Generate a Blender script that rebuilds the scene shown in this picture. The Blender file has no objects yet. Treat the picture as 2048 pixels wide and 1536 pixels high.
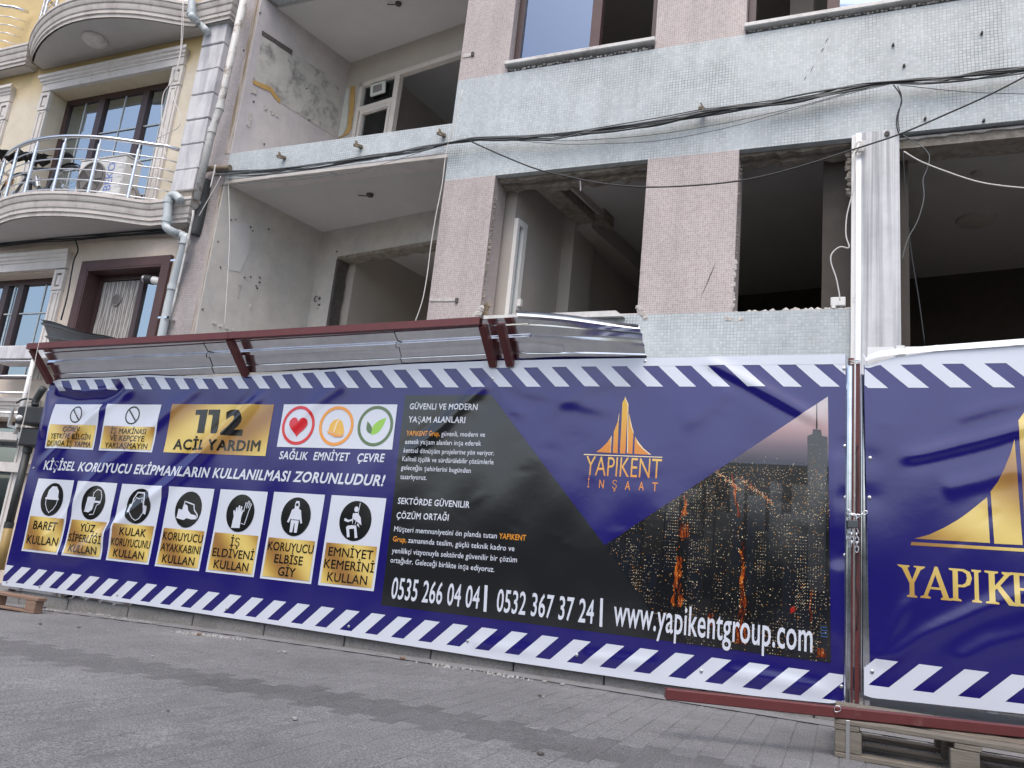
# Street scene: gutted building behind a printed hoarding banner, beside a yellow house.
import bpy, bmesh, math, random
import numpy as np
from mathutils import Vector, Matrix

random.seed(7)
rng = np.random.default_rng(7)
SC = bpy.context.scene
COL = SC.collection
R = math.radians

# ------------------------------------------------------------------ camera, sky, sun, exposure
cam_d = bpy.data.cameras.new('camera')
cam = bpy.data.objects.new('camera', cam_d)
COL.objects.link(cam)
_right = Vector((0.92117, 0.37580, 0.10110))
_up = Vector((-0.00692, -0.24394, 0.96977))
_back = Vector((0.38910, -0.89402, -0.22211))
cam.matrix_world = Matrix(((_right.x, _up.x, _back.x, 0.0), (_right.y, _up.y, _back.y, 0.0),
                           (_right.z, _up.z, _back.z, 0.8), (0, 0, 0, 1)))
cam_d.sensor_width = 36.0
cam_d.lens = 27.65
cam_d.clip_start = 0.05
cam_d.clip_end = 500
SC.camera = cam

SUN_EL, SUN_AZ = R(60), R(172)      # azimuth clockwise from +Y: behind the camera, to the right
world = bpy.data.worlds.new('World')
SC.world = world
world.use_nodes = True
wn = world.node_tree.nodes
bg = wn['Background']
sky = wn.new('ShaderNodeTexSky')
sky.sky_type = 'NISHITA'
sky.sun_disc = False
sky.sun_elevation = SUN_EL
sky.sun_rotation = SUN_AZ
sky.air_density = 1.0
sky.dust_density = 4.0
sky.ozone_density = 1.0
world.node_tree.links.new(sky.outputs[0], bg.inputs[0])
bg.inputs[1].default_value = 0.15
sd = bpy.data.lights.new('sun', 'SUN')
sd.energy = 0.65
sd.angle = R(45)
sd.color = (1.0, 0.975, 0.94)
sun = bpy.data.objects.new('sun', sd)
COL.objects.link(sun)
_sdir = Vector((math.sin(SUN_AZ) * math.cos(SUN_EL), math.cos(SUN_AZ) * math.cos(SUN_EL), math.sin(SUN_EL)))
sun.rotation_euler = _sdir.to_track_quat('Z', 'Y').to_euler()
SC.view_settings.view_transform = 'Standard'
SC.view_settings.look = 'None'
SC.view_settings.exposure = 0.70
SC.view_settings.gamma = 1.0

# ------------------------------------------------------------------ helpers
class MB:
    """collects polygons; build() links them as ONE mesh object"""
    def __init__(s):
        s.v, s.f = [], []
    def poly(s, pts):
        n = len(s.v)
        s.v += [tuple(p) for p in pts]
        s.f.append(tuple(range(n, n + len(pts))))
        return s
    def box(s, x0, x1, y0, y1, z0, z1):
        n = len(s.v)
        s.v += [(x, y, z) for z in (z0, z1) for y in (y0, y1) for x in (x0, x1)]
        for q in ((0, 1, 5, 4), (2, 6, 7, 3), (0, 4, 6, 2), (1, 3, 7, 5), (4, 5, 7, 6), (0, 2, 3, 1)):
            s.f.append(tuple(n + i for i in q))
        return s
    def hexa(s, p):
        """eight corners: bottom four counter-clockwise then top four"""
        n = len(s.v)
        s.v += [tuple(q) for q in p]
        for q in ((3, 2, 1, 0), (4, 5, 6, 7), (0, 1, 5, 4), (1, 2, 6, 5), (2, 3, 7, 6), (3, 0, 4, 7)):
            s.f.append(tuple(n + i for i in q))
        return s
    def bar(s, a, b, w, d, up=(0, 0, 1)):
        """rectangular bar from a to b, width w (sideways) and depth d (along up)"""
        a, b, up = Vector(a), Vector(b), Vector(up)
        t = (b - a).normalized()
        sd_ = t.cross(up).normalized() * (w / 2)
        u = sd_.cross(t).normalized() * (d / 2)
        s.hexa([a - sd_ - u, a + sd_ - u, b + sd_ - u, b - sd_ - u, a - sd_ + u, a + sd_ + u, b + sd_ + u, b - sd_ + u])
        return s
    def tube(s, pts, r, n=8, cap=True, r2=None):
        pts = [Vector(p) for p in pts]
        N = len(pts)
        base = len(s.v)
        prev = None
        for i, p in enumerate(pts):
            t = (pts[min(i + 1, N - 1)] - pts[max(i - 1, 0)]).normalized()
            if prev is None:
                a = t.cross(Vector((0.13, 0.31, 0.94)))
                if a.length < 0.1: a = t.cross(Vector((1, 0, 0)))
                a.normalize()
            else:
                a = (prev - t * prev.dot(t)).normalized()
            prev = a
            b = t.cross(a)
            rr = r if r2 is None else r + (r2 - r) * i / max(1, N - 1)
            for k in range(n):
                an = 2 * math.pi * k / n
                s.v.append(tuple(p + a * math.cos(an) * rr + b * math.sin(an) * rr))
        for i in range(N - 1):
            for k in range(n):
                k2 = (k + 1) % n
                s.f.append((base + i * n + k, base + i * n + k2, base + (i + 1) * n + k2, base + (i + 1) * n + k))
        if cap:
            s.f.append(tuple(base + k for k in range(n))[::-1])
            s.f.append(tuple(base + (N - 1) * n + k for k in range(n)))
        return s
    def lathe(s, prof, c, axis='Z', n=20):
        """prof: list of (radius, height)"""
        base = len(s.v)
        for (r, h) in prof:
            for k in range(n):
                an = 2 * math.pi * k / n
                x, y = r * math.cos(an), r * math.sin(an)
                p = {'Z': (x, y, h), 'Y': (x, h, y), 'X': (h, x, y)}[axis]
                s.v.append((c[0] + p[0], c[1] + p[1], c[2] + p[2]))
        for i in range(len(prof) - 1):
            for k in range(n):
                k2 = (k + 1) % n
                s.f.append((base + i * n + k, base + i * n + k2, base + (i + 1) * n + k2, base + (i + 1) * n + k))
        s.f.append(tuple(base + k for k in range(n))[::-1])
        s.f.append(tuple(base + (len(prof) - 1) * n + k for k in range(n)))
        return s
    def ring(s, c, r, t, axis='Y', n=28, m=8):
        """torus"""
        base = len(s.v)
        for i in range(n):
            a = 2 * math.pi * i / n
            for j in range(m):
                b = 2 * math.pi * j / m
                q = r + t * math.cos(b)
                x, y, z = q * math.cos(a), t * math.sin(b), q * math.sin(a)
                p = {'Y': (x, y, z), 'X': (y, x, z), 'Z': (x, z, y)}[axis]
                s.v.append((c[0] + p[0], c[1] + p[1], c[2] + p[2]))
        for i in range(n):
            for j in range(m):
                i2, j2 = (i + 1) % n, (j + 1) % m
                s.f.append((base + i * m + j, base + i2 * m + j, base + i2 * m + j2, base + i * m + j2))
        return s
    def prism(s, poly, d):
        """extrude a planar polygon of 3-D points by the vector d"""
        n = len(poly)
        d = Vector(d)
        b = len(s.v)
        s.v += [tuple(Vector(p)) for p in poly] + [tuple(Vector(p) + d) for p in poly]
        s.f.append(tuple(range(b, b + n))[::-1])
        s.f.append(tuple(range(b + n, b + 2 * n)))
        for i in range(n):
            j = (i + 1) % n
            s.f.append((b + i, b + j, b + n + j, b + n + i))
        return s
    def build(s, name, mat, parent=None, smooth=False, bevel=0.0, normals=True, weld=False):
        me = bpy.data.meshes.new(name)
        me.from_pydata(s.v, [], s.f)
        if normals:
            bm = bmesh.new()
            bm.from_mesh(me)
            if weld:
                bmesh.ops.remove_doubles(bm, verts=bm.verts, dist=1e-4)
            bmesh.ops.recalc_face_normals(bm, faces=bm.faces)
            bm.to_mesh(me)
            bm.free()
        me.materials.append(mat)
        if smooth:
            me.polygons.foreach_set('use_smooth', [True] * len(me.polygons))
            if smooth != 'all':
                me.set_sharp_from_angle(angle=R(40))
        o = bpy.data.objects.new(name, me)
        COL.objects.link(o)
        if parent is not None:
            adopt(o, parent)
        if bevel:
            m = o.modifiers.new('bevel', 'BEVEL')
            m.width = bevel
            m.segments = 1
            m.limit_method = 'ANGLE'
        return o

WL = {}      # where each thing's Empty stands
def adopt(o, parent):
    o.parent = parent
    o.matrix_parent_inverse = Matrix.Translation(-Vector(WL.get(parent.name, (0, 0, 0))))

def sub(name, parent, label=None):
    """an Empty for a part that has pieces of its own"""
    o = bpy.data.objects.new(name, None)
    o.empty_display_size = 0.1
    COL.objects.link(o)
    adopt(o, parent)
    if label: o['label'] = label
    return o

def tag(o, label, cat=None, group=None, kind=None):
    if label: o['label'] = label
    if cat: o['category'] = cat
    if group: o['group'] = group
    if kind: o['kind'] = kind
    return o

def thing(name, label, cat, loc=(0, 0, 0), group=None):
    o = bpy.data.objects.new(name, None)
    o.empty_display_size = 0.1
    COL.objects.link(o)
    o.location = loc
    WL[o.name] = loc
    return tag(o, label, cat, group)

def struct(o):
    o['kind'] = 'structure'
    return o

def catmull(pts, n=8):
    """smooth curve through points"""
    P = [Vector(p) for p in pts]
    P = [P[0] * 2 - P[1]] + P + [P[-1] * 2 - P[-2]]
    out = []
    for i in range(1, len(P) - 2):
        a, b, c, d = P[i - 1], P[i], P[i + 1], P[i + 2]
        for k in range(n):
            t = k / n
            out.append(0.5 * ((2 * b) + (c - a) * t + (2 * a - 5 * b + 4 * c - d) * t * t + (3 * b - a - 3 * c + d) * t ** 3))
    out.append(P[-2])
    return out

def wall_holes(x0, x1, z0, z1, y0, y1, holes):
    """a slab in the XZ plane with rectangular openings (xa, xb, za, zb), one closed skin"""
    xs = sorted({x0, x1} | {h for q in holes for h in q[:2] if x0 < h < x1})
    zs = sorted({z0, z1} | {h for q in holes for h in q[2:] if z0 < h < z1})
    def solid(i, j):
        if i < 0 or j < 0 or i >= len(xs) - 1 or j >= len(zs) - 1: return False
        cx, cz = (xs[i] + xs[i + 1]) / 2, (zs[j] + zs[j + 1]) / 2
        return not any(a < cx < b and c < cz < d for a, b, c, d in holes)
    m = MB()
    for i in range(len(xs) - 1):
        for j in range(len(zs) - 1):
            if not solid(i, j): continue
            a, b, c, d = xs[i], xs[i + 1], zs[j], zs[j + 1]
            m.poly([(a, y0, c), (b, y0, c), (b, y0, d), (a, y0, d)])
            m.poly([(a, y1, c), (a, y1, d), (b, y1, d), (b, y1, c)])
            if not solid(i - 1, j): m.poly([(a, y0, c), (a, y0, d), (a, y1, d), (a, y1, c)])
            if not solid(i + 1, j): m.poly([(b, y0, c), (b, y1, c), (b, y1, d), (b, y0, d)])
            if not solid(i, j - 1): m.poly([(a, y0, c), (a, y1, c), (b, y1, c), (b, y0, c)])
            if not solid(i, j + 1): m.poly([(a, y0, d), (b, y0, d), (b, y1, d), (a, y1, d)])
    return m

# ------------------------------------------------------------------ materials
def nn(nt, t, **kw):
    n = nt.nodes.new(t)
    for k, v in kw.items():
        setattr(n, k, v)
    return n

def new_mat(name):
    m = bpy.data.materials.new(name)
    m.use_nodes = True
    return m, m.node_tree, m.node_tree.nodes['Principled BSDF']

def pos(nt, obj=False):
    if obj:
        return nn(nt, 'ShaderNodeTexCoord').outputs['Object']
    return nn(nt, 'ShaderNodeNewGeometry').outputs['Position']

def noise(nt, vec, scale, detail=4, rough=0.6, dist=0.0):
    n = nn(nt, 'ShaderNodeTexNoise')
    n.inputs['Scale'].default_value = scale
    n.inputs['Detail'].default_value = detail
    n.inputs['Roughness'].default_value = rough
    n.inputs['Distortion'].default_value = dist
    nt.links.new(vec, n.inputs['Vector'])
    return n.outputs['Fac']

def ramp(nt, fac, stops):
    r = nn(nt, 'ShaderNodeValToRGB')
    e = r.color_ramp.elements
    while len(e) < len(stops): e.new(0.5)
    for i, (p, c) in enumerate(stops):
        e[i].position = p
        e[i].color = (c, c, c, 1) if isinstance(c, (int, float)) else (*c, 1)
    nt.links.new(fac, r.inputs['Fac'])
    return r.outputs['Color']

def mix(nt, fac, a, b, mode='MIX'):
    n = nn(nt, 'ShaderNodeMix', data_type='RGBA', blend_type=mode)
    for v, i in ((fac, 0), (a, 6), (b, 7)):
        if hasattr(v, 'is_output') or hasattr(v, 'links'):
            nt.links.new(v, n.inputs[i])
        elif i == 0:
            n.inputs[0].default_value = v
        else:
            n.inputs[i].default_value = (*v, 1) if len(v) == 3 else v
    return n.outputs[2]

def math_n(nt, op, a, b=None):
    n = nn(nt, 'ShaderNodeMath', operation=op)
    for i, v in enumerate((a, b)):
        if v is None: continue
        if isinstance(v, (int, float)): n.inputs[i].default_value = v
        else: nt.links.new(v, n.inputs[i])
    return n.outputs[0]

def bump(nt, p, height, strength, dist=0.01):
    b = nn(nt, 'ShaderNodeBump')
    b.inputs['Strength'].default_value = strength
    b.inputs['Distance'].default_value = dist
    nt.links.new(height, b.inputs['Height'])
    nt.links.new(b.outputs[0], p.inputs['Normal'])
    return b

def plain(name, col, rough=0.6, metal=0.0, var=0.0, vscale=6.0, spec=0.5, bmp=0.0, bscale=60.0, dark=None, dscale=2.0, dlo=0.5, dhi=0.75, stretch=None, obj=False):
    """one base colour with fine variation, optional dirt of its own colour, optional relief"""
    m, nt, p = new_mat(name)
    p.inputs['Roughness'].default_value = rough
    p.inputs['Metallic'].default_value = metal
    p.inputs['Specular IOR Level'].default_value = spec
    p.inputs['Base Color'].default_value = (*col, 1)
    if var or bmp or dark:
        v = pos(nt, obj)
        if stretch:
            mp = nn(nt, 'ShaderNodeMapping')
            mp.inputs['Scale'].default_value = stretch
            nt.links.new(v, mp.inputs['Vector'])
            v = mp.outputs[0]
        c = None
        if var:
            f = noise(nt, v, vscale, 6, 0.65)
            lo = tuple(x * (1 - var) for x in col)
            hi = tuple(min(1, x * (1 + var)) for x in col)
            c = ramp(nt, f, [(0.3, lo), (0.7, hi)])
        if dark:
            f2 = noise(nt, v, dscale, 7, 0.7, 0.4)
            k = ramp(nt, f2, [(dlo, 0.0), (dhi, 1.0)])
            c = mix(nt, k, c if c is not None else col, dark)
        if c is not None:
            nt.links.new(c, p.inputs['Base Color'])
        if bmp:
            bump(nt, p, noise(nt, v, bscale, 5, 0.7), bmp, 0.01)
    return m

def mosaic(name, pitch, tile_a, tile_b, grout_a, grout_b, ratio=1.0, offset=0.0, mortar=0.12, rough=0.35, spots=None, dscale=1.3):
    m, nt, p = new_mat(name)
    g = pos(nt)
    sx = nn(nt, 'ShaderNodeSeparateXYZ')
    nt.links.new(g, sx.inputs[0])
    cx = nn(nt, 'ShaderNodeCombineXYZ')
    hx = math_n(nt, 'ADD', sx.outputs[0], math_n(nt, 'MULTIPLY', sx.outputs[1], 1.0))
    # slight unevenness of the hand-set sheets
    w = noise(nt, g, 3.0, 3)
    wob = math_n(nt, 'MULTIPLY', math_n(nt, 'SUBTRACT', w, 0.5), pitch * 0.8)
    nt.links.new(math_n(nt, 'ADD', hx, wob), cx.inputs[0])
    nt.links.new(math_n(nt, 'ADD', sx.outputs[2], wob), cx.inputs[1])
    b = nn(nt, 'ShaderNodeTexBrick')
    b.offset = offset
    b.offset_frequency = 2
    b.squash = 1.0
    b.inputs['Scale'].default_value = 1.0
    b.inputs['Brick Width'].default_value = pitch * ratio
    b.inputs['Row Height'].default_value = pitch
    b.inputs['Mortar Size'].default_value = pitch * mortar
    b.inputs['Mortar Smooth'].default_value = 0.3
    b.inputs['Bias'].default_value = 0.0
    b.inputs['Color1'].default_value = (*tile_a, 1)
    b.inputs['Color2'].default_value = (*tile_b, 1)
    nt.links.new(cx.outputs[0], b.inputs['Vector'])
    dirt = ramp(nt, noise(nt, g, dscale, 6, 0.7, 0.3), [(0.46, 0.0), (0.68, 1.0)])
    gr = mix(nt, dirt, grout_a, grout_b)
    nt.links.new(gr, b.inputs['Mortar'])
    # broad weathering
    stain = ramp(nt, noise(nt, g, 0.8, 7, 0.7), [(0.35, 0.84), (0.65, 1.0)])
    c = mix(nt, 1.0, b.outputs['Color'], stain, 'MULTIPLY')
    mp = nn(nt, 'ShaderNodeMapping')
    mp.inputs['Scale'].default_value = (6.0, 6.0, 0.45)
    nt.links.new(g, mp.inputs['Vector'])
    run = ramp(nt, noise(nt, mp.outputs[0], 1.0, 6, 0.65, 0.2), [(0.36, 0.91), (0.56, 1.0)])
    c = mix(nt, 1.0, c, run, 'MULTIPLY')
    if spots:
        s2 = ramp(nt, noise(nt, g, 40.0, 2, 0.5), [(0.66, 0.0), (0.72, 1.0)])
        c = mix(nt, math_n(nt, 'MULTIPLY', s2, 0.7), c, spots)
    nt.links.new(c, p.inputs['Base Color'])
    p.inputs['Roughness'].default_value = rough
    inv = math_n(nt, 'SUBTRACT', 1.0, b.outputs['Fac'])
    bump(nt, p, inv, 0.5, 0.004)
    return m

def streaked(name, base, streak, rough=0.7, hscale=9.0, vscale=0.35, lo=0.45, hi=0.7, fine=None):
    """plaster or stone with vertical run marks"""
    m, nt, p = new_mat(name)
    g = pos(nt)
    mp = nn(nt, 'ShaderNodeMapping')
    mp.inputs['Scale'].default_value = (hscale, hscale, vscale)
    nt.links.new(g, mp.inputs['Vector'])
    f = noise(nt, mp.outputs[0], 1.0, 5, 0.6, 0.2)
    k = ramp(nt, f, [(lo, 0.0), (hi, 1.0)])
    c = mix(nt, k, base, streak)
    f2 = ramp(nt, noise(nt, g, 3.5, 8, 0.72), [(0.3, 0.82), (0.62, 1.0)])
    c = mix(nt, 1.0, c, f2, 'MULTIPLY')
    if fine:
        f3 = ramp(nt, noise(nt, g, 14.0, 8, 0.75, 0.5), [(0.6, 0.0), (0.74, 1.0)])
        c = mix(nt, f3, c, fine)
    nt.links.new(c, p.inputs['Base Color'])
    p.inputs['Roughness'].default_value = rough
    bump(nt, p, noise(nt, g, 70, 6, 0.7), 0.15, 0.005)
    return m

def vinyl(name, col, rough=0.17, gold=False):
    """printed tarpaulin: flat ink with the film's own gloss"""
    m, nt, p = new_mat(name)
    p.inputs['Roughness'].default_value = rough
    p.inputs['Specular IOR Level'].default_value = 1.0
    g = pos(nt)
    if gold:
        sx = nn(nt, 'ShaderNodeSeparateXYZ')
        nt.links.new(g, sx.inputs[0])
        d = math_n(nt, 'ADD', math_n(nt, 'MULTIPLY', sx.outputs[0], gold[0]), math_n(nt, 'MULTIPLY', sx.outputs[2], gold[1]))
        s_ = math_n(nt, 'SINE', d)
        u = math_n(nt, 'ADD', math_n(nt, 'MULTIPLY', s_, 0.5), 0.5)
        c = ramp(nt, u, [(0.0, (0.30, 0.155, 0.045)), (0.45, (0.50, 0.32, 0.075)), (1.0, (0.72, 0.56, 0.17))])
        nt.links.new(c, p.inputs['Base Color'])
    else:
        p.inputs['Base Color'].default_value = (*col, 1)
    bump(nt, p, noise(nt, g, 14.0, 3, 0.5), 0.05, 0.01)
    return m

M = {}
M['white_mosaic'] = mosaic('white_mosaic', 0.030, (0.50, 0.56, 0.578), (0.63, 0.68, 0.695), (0.53, 0.575, 0.58), (0.24, 0.26, 0.26), rough=0.3)
M['pink_mosaic'] = mosaic('pink_mosaic', 0.0215, (0.42, 0.342, 0.325), (0.54, 0.462, 0.445), (0.70, 0.66, 0.645), (0.52, 0.455, 0.44), ratio=1.0, offset=0.0, mortar=0.09, rough=0.45, dscale=20)
M['dirty_mosaic'] = mosaic('dirty_mosaic', 0.030, (0.40, 0.36, 0.36), (0.50, 0.45, 0.45), (0.40, 0.37, 0.36), (0.25, 0.22, 0.20), rough=0.6)
M['lilac_plaster'] = streaked('lilac_plaster', (0.61, 0.57, 0.56), (0.54, 0.505, 0.515), hscale=3.0, fine=(0.36, 0.33, 0.32))
M['pale_plaster'] = streaked('pale_plaster', (0.63, 0.605, 0.555), (0.56, 0.55, 0.535), hscale=2.2, vscale=0.5)
M['ceiling_paint'] = plain('ceiling_paint', (0.60, 0.59, 0.58), 0.8, var=0.05, vscale=2.0, bmp=0.05)
M['room_paint'] = plain('room_paint', (0.46, 0.43, 0.395), 0.8, var=0.08, vscale=1.5, bmp=0.05)
M['room_ceiling'] = plain('room_ceiling', (0.50, 0.495, 0.49), 0.8, var=0.05, vscale=2.0)
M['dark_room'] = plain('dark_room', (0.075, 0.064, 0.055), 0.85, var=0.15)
M['raw_concrete'] = plain('raw_concrete', (0.30, 0.27, 0.23), 0.9, var=0.3, vscale=14, bmp=0.8, bscale=40, dark=(0.12, 0.09, 0.06), dscale=6)
M['broken_plaster'] = plain('broken_plaster', (0.58, 0.55, 0.52), 0.95, var=0.2, vscale=22, bmp=1.0, bscale=50, dark=(0.33, 0.28, 0.25), dscale=9)
M['grey_stain'] = plain('grey_stain', (0.52, 0.51, 0.47), 0.9, var=0.12, vscale=5, bmp=0.2, dark=(0.24, 0.23, 0.22), dscale=4.5, dlo=0.5, dhi=0.66)
M['ochre_plaster'] = plain('ochre_plaster', (0.50, 0.32, 0.11), 0.85, var=0.12, vscale=8)
M['mint_plaster'] = plain('mint_plaster', (0.62, 0.64, 0.58), 0.85, var=0.08, vscale=8)
M['chip_dark'] = plain('chip_dark', (0.10, 0.09, 0.085), 0.95, var=0.3, vscale=30)
M['stained_marble'] = streaked('stained_marble', (0.66, 0.67, 0.69), (0.30, 0.31, 0.33), rough=0.35, hscale=14.0, vscale=0.2, lo=0.45, hi=0.62)
M['marble_sill'] = plain('marble_sill', (0.66, 0.65, 0.63), 0.4, var=0.1, vscale=10, dark=(0.35, 0.33, 0.30), dscale=5)
M['aluminium'] = plain('aluminium', (0.80, 0.81, 0.82), 0.35, metal=0.85, var=0.05)
M['white_pvc'] = plain('white_pvc', (0.78, 0.78, 0.76), 0.35, var=0.04, dark=(0.5, 0.48, 0.45), dscale=7, dlo=0.62)
M['cream_paint'] = plain('cream_paint', (0.66, 0.62, 0.56), 0.5, var=0.07, dark=(0.38, 0.34, 0.29), dscale=12, dlo=0.6)
M['brown_pvc'] = plain('brown_pvc', (0.060, 0.034, 0.034), 0.38, var=0.12, vscale=9)
M['brown_trim'] = plain('brown_trim', (0.085, 0.045, 0.045), 0.55, var=0.15, vscale=5)
M['room_beige'] = plain('room_beige', (0.50, 0.46, 0.41), 0.8, var=0.06, vscale=2)

def yellow_stucco():
    m, nt, p = new_mat('yellow_stucco')
    g = pos(nt)
    sx = nn(nt, 'ShaderNodeSeparateXYZ')
    nt.links.new(g, sx.inputs[0])
    n1 = noise(nt, g, 1.2, 6, 0.65)
    # sun-bleached paint: the original ochre survives only under the slabs
    def band(z):
        d = math_n(nt, 'SUBTRACT', z, sx.outputs[2])
        d = math_n(nt, 'ADD', d, math_n(nt, 'MULTIPLY', math_n(nt, 'SUBTRACT', n1, 0.5), 0.5))
        return ramp(nt, d, [(0.08, 1.0), (0.62, 0.0)])
    k = band(7.5)
    top = math_n(nt, 'GREATER_THAN', sx.outputs[2], 4.7)
    k = math_n(nt, 'MULTIPLY', k, top)
    c = mix(nt, k, (0.69, 0.63, 0.51), (0.66, 0.51, 0.26))
    k2 = math_n(nt, 'MULTIPLY', math_n(nt, 'LESS_THAN', sx.outputs[2], 4.7), 1.0)
    c = mix(nt, k2, c, (0.66, 0.575, 0.49))
    st = ramp(nt, noise(nt, g, 2.6, 8, 0.75, 0.6), [(0.3, 0.86), (0.6, 1.0)])
    c = mix(nt, 1.0, c, st, 'MULTIPLY')
    nt.links.new(c, p.inputs['Base Color'])
    p.inputs['Roughness'].default_value = 0.85
    bump(nt, p, noise(nt, g, 90, 4, 0.6), 0.12, 0.005)
    return m
M['yellow_stucco'] = yellow_stucco()
M['moulding'] = streaked('moulding', (0.70, 0.655, 0.61), (0.50, 0.45, 0.41), hscale=6.0, vscale=2.5, lo=0.5, hi=0.72, fine=(0.25, 0.21, 0.18))
M['white_trim'] = plain('white_trim', (0.66, 0.63, 0.60), 0.6, var=0.08, vscale=6, dark=(0.45, 0.41, 0.37), dscale=5, dlo=0.58)
M['soffit'] = plain('soffit', (0.52, 0.51, 0.50), 0.8, var=0.06, vscale=2)
M['quoin_stone'] = streaked('quoin_stone', (0.69, 0.69, 0.71), (0.47, 0.47, 0.50), rough=0.6, hscale=7.0, vscale=1.2, lo=0.46, hi=0.66, fine=(0.27, 0.25, 0.25))
M['pipe_grey'] = plain('pipe_grey', (0.50, 0.55, 0.57), 0.4, var=0.05, dark=(0.36, 0.36, 0.35), dscale=6, dlo=0.58)
M['pipe_dirty'] = plain('pipe_dirty', (0.58, 0.58, 0.56), 0.5, var=0.08, dark=(0.27, 0.23, 0.19), dscale=5, dlo=0.50, dhi=0.62)
M['pipe_brown'] = plain('pipe_brown', (0.20, 0.16, 0.11), 0.6, var=0.2)
M['pipe_black'] = plain('pipe_black', (0.045, 0.05, 0.05), 0.5, var=0.2)
M['pipe_yellow'] = plain('pipe_yellow', (0.36, 0.25, 0.09), 0.5, var=0.1)
M['cable_black'] = plain('cable_black', (0.022, 0.026, 0.028), 0.5)
M['cable_grey'] = plain('cable_grey', (0.13, 0.14, 0.14), 0.5)
M['cable_white'] = plain('cable_white', (0.62, 0.60, 0.57), 0.5, var=0.08)
M['steel'] = plain('steel', (0.75, 0.76, 0.78), 0.22, metal=1.0)
M['white_enamel'] = plain('white_enamel', (0.74, 0.74, 0.72), 0.35, var=0.03)
M['grille_dark'] = plain('grille_dark', (0.10, 0.095, 0.09), 0.6)
M['grille_grey'] = plain('grille_grey', (0.24, 0.225, 0.21), 0.5)
M['ink_lightblue'] = plain('ink_lightblue', (0.16, 0.25, 0.62), 0.4)
M['black_cloth'] = plain('black_cloth', (0.018, 0.016, 0.016), 0.9, var=0.3, vscale=20)
M['black_rubber'] = plain('black_rubber', (0.02, 0.02, 0.022), 0.7)
M['bike_grey'] = plain('bike_grey', (0.10, 0.11, 0.13), 0.35, metal=0.3)
M['silver'] = plain('silver', (0.6, 0.6, 0.6), 0.3, metal=0.9)
M['orange'] = plain('orange', (0.65, 0.25, 0.04), 0.5)
M['red_oxide'] = plain('red_oxide', (0.115, 0.026, 0.026), 0.42, var=0.12, vscale=7, bmp=0.06, dark=(0.17, 0.075, 0.065), dscale=5, dlo=0.6)
M['box_black'] = plain('box_black', (0.028, 0.03, 0.033), 0.5, var=0.2)
M['padlock'] = plain('padlock', (0.10, 0.11, 0.12), 0.3, metal=0.6)
M['zinc'] = plain('zinc', (0.62, 0.62, 0.62), 0.35, metal=1.0, var=0.1)

def galvanised():
    m, nt, p = new_mat('galvanised')
    p.inputs['Metallic'].default_value = 1.0
    g = pos(nt)
    c = ramp(nt, noise(nt, g, 9, 4, 0.6), [(0.3, (0.74, 0.76, 0.79)), (0.7, (0.86, 0.88, 0.91))])
    nt.links.new(c, p.inputs['Base Color'])
    r_ = ramp(nt, noise(nt, g, 5, 5, 0.6), [(0.3, 0.12), (0.7, 0.19)])
    nt.links.new(r_, p.inputs['Roughness'])
    mp = nn(nt, 'ShaderNodeMapping')
    mp.inputs['Scale'].default_value = (1.6, 9.0, 9.0)
    nt.links.new(g, mp.inputs['Vector'])
    bump(nt, p, noise(nt, mp.outputs[0], 0.5, 2, 0.5, 0.2), 0.05, 0.03)
    return m
M['galvanised'] = galvanised()
M['dull_sheet'] = plain('dull_sheet', (0.30, 0.32, 0.33), 0.45, metal=0.7, var=0.12, vscale=4)
M['white_sheet'] = plain('white_sheet', (0.78, 0.80, 0.80), 0.35, var=0.04)

def glass(name, tint, ior=1.9, rough=0.02, film=(0.95, 0.97, 1.0)):
    m, nt, p = new_mat(name)
    nt.nodes.remove(p)
    out = nt.nodes['Material Output']
    fr = nn(nt, 'ShaderNodeFresnel')
    fr.inputs['IOR'].default_value = ior
    tr = nn(nt, 'ShaderNodeBsdfTransparent')
    tr.inputs[0].default_value = (*tint, 1)
    gl = nn(nt, 'ShaderNodeBsdfGlossy')
    gl.inputs['Roughness'].default_value = rough
    gl.inputs['Color'].default_value = (*film, 1)
    mx = nn(nt, 'ShaderNodeMixShader')
    nt.links.new(fr.outputs[0], mx.inputs[0])
    nt.links.new(tr.outputs[0], mx.inputs[1])
    nt.links.new(gl.outputs[0], mx.inputs[2])
    nt.links.new(mx.outputs[0], out.inputs[0])
    return m
M['coated_glass'] = glass('coated_glass', (0.80, 0.87, 0.9), 7.0, film=(0.84, 0.94, 1.0))
M['blue_glass'] = glass('blue_glass', (0.50, 0.66, 0.90), 3.4, film=(0.58, 0.74, 1.0))
M['clear_glass'] = glass('clear_glass', (0.85, 0.9, 0.9), 1.6)
M['curtain'] = plain('curtain', (0.74, 0.76, 0.75), 0.9, var=0.05)
def lace():
    m, nt, p = new_mat('net')
    mp = nn(nt, 'ShaderNodeMapping'); mp.inputs['Scale'].default_value = (1.0, 0.0, 0.35)
    nt.links.new(pos(nt), mp.inputs['Vector'])
    w = nn(nt, 'ShaderNodeTexWave')
    w.inputs['Scale'].default_value = 9.0
    w.inputs['Distortion'].default_value = 5.0
    w.inputs['Detail'].default_value = 2.0
    nt.links.new(mp.outputs[0], w.inputs['Vector'])
    nt.links.new(ramp(nt, w.outputs['Fac'], [(0.25, (0.20, 0.185, 0.175)), (0.8, (0.46, 0.45, 0.43))]), p.inputs['Base Color'])
    p.inputs['Roughness'].default_value = 0.9
    return m
M['net'] = lace()

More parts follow.
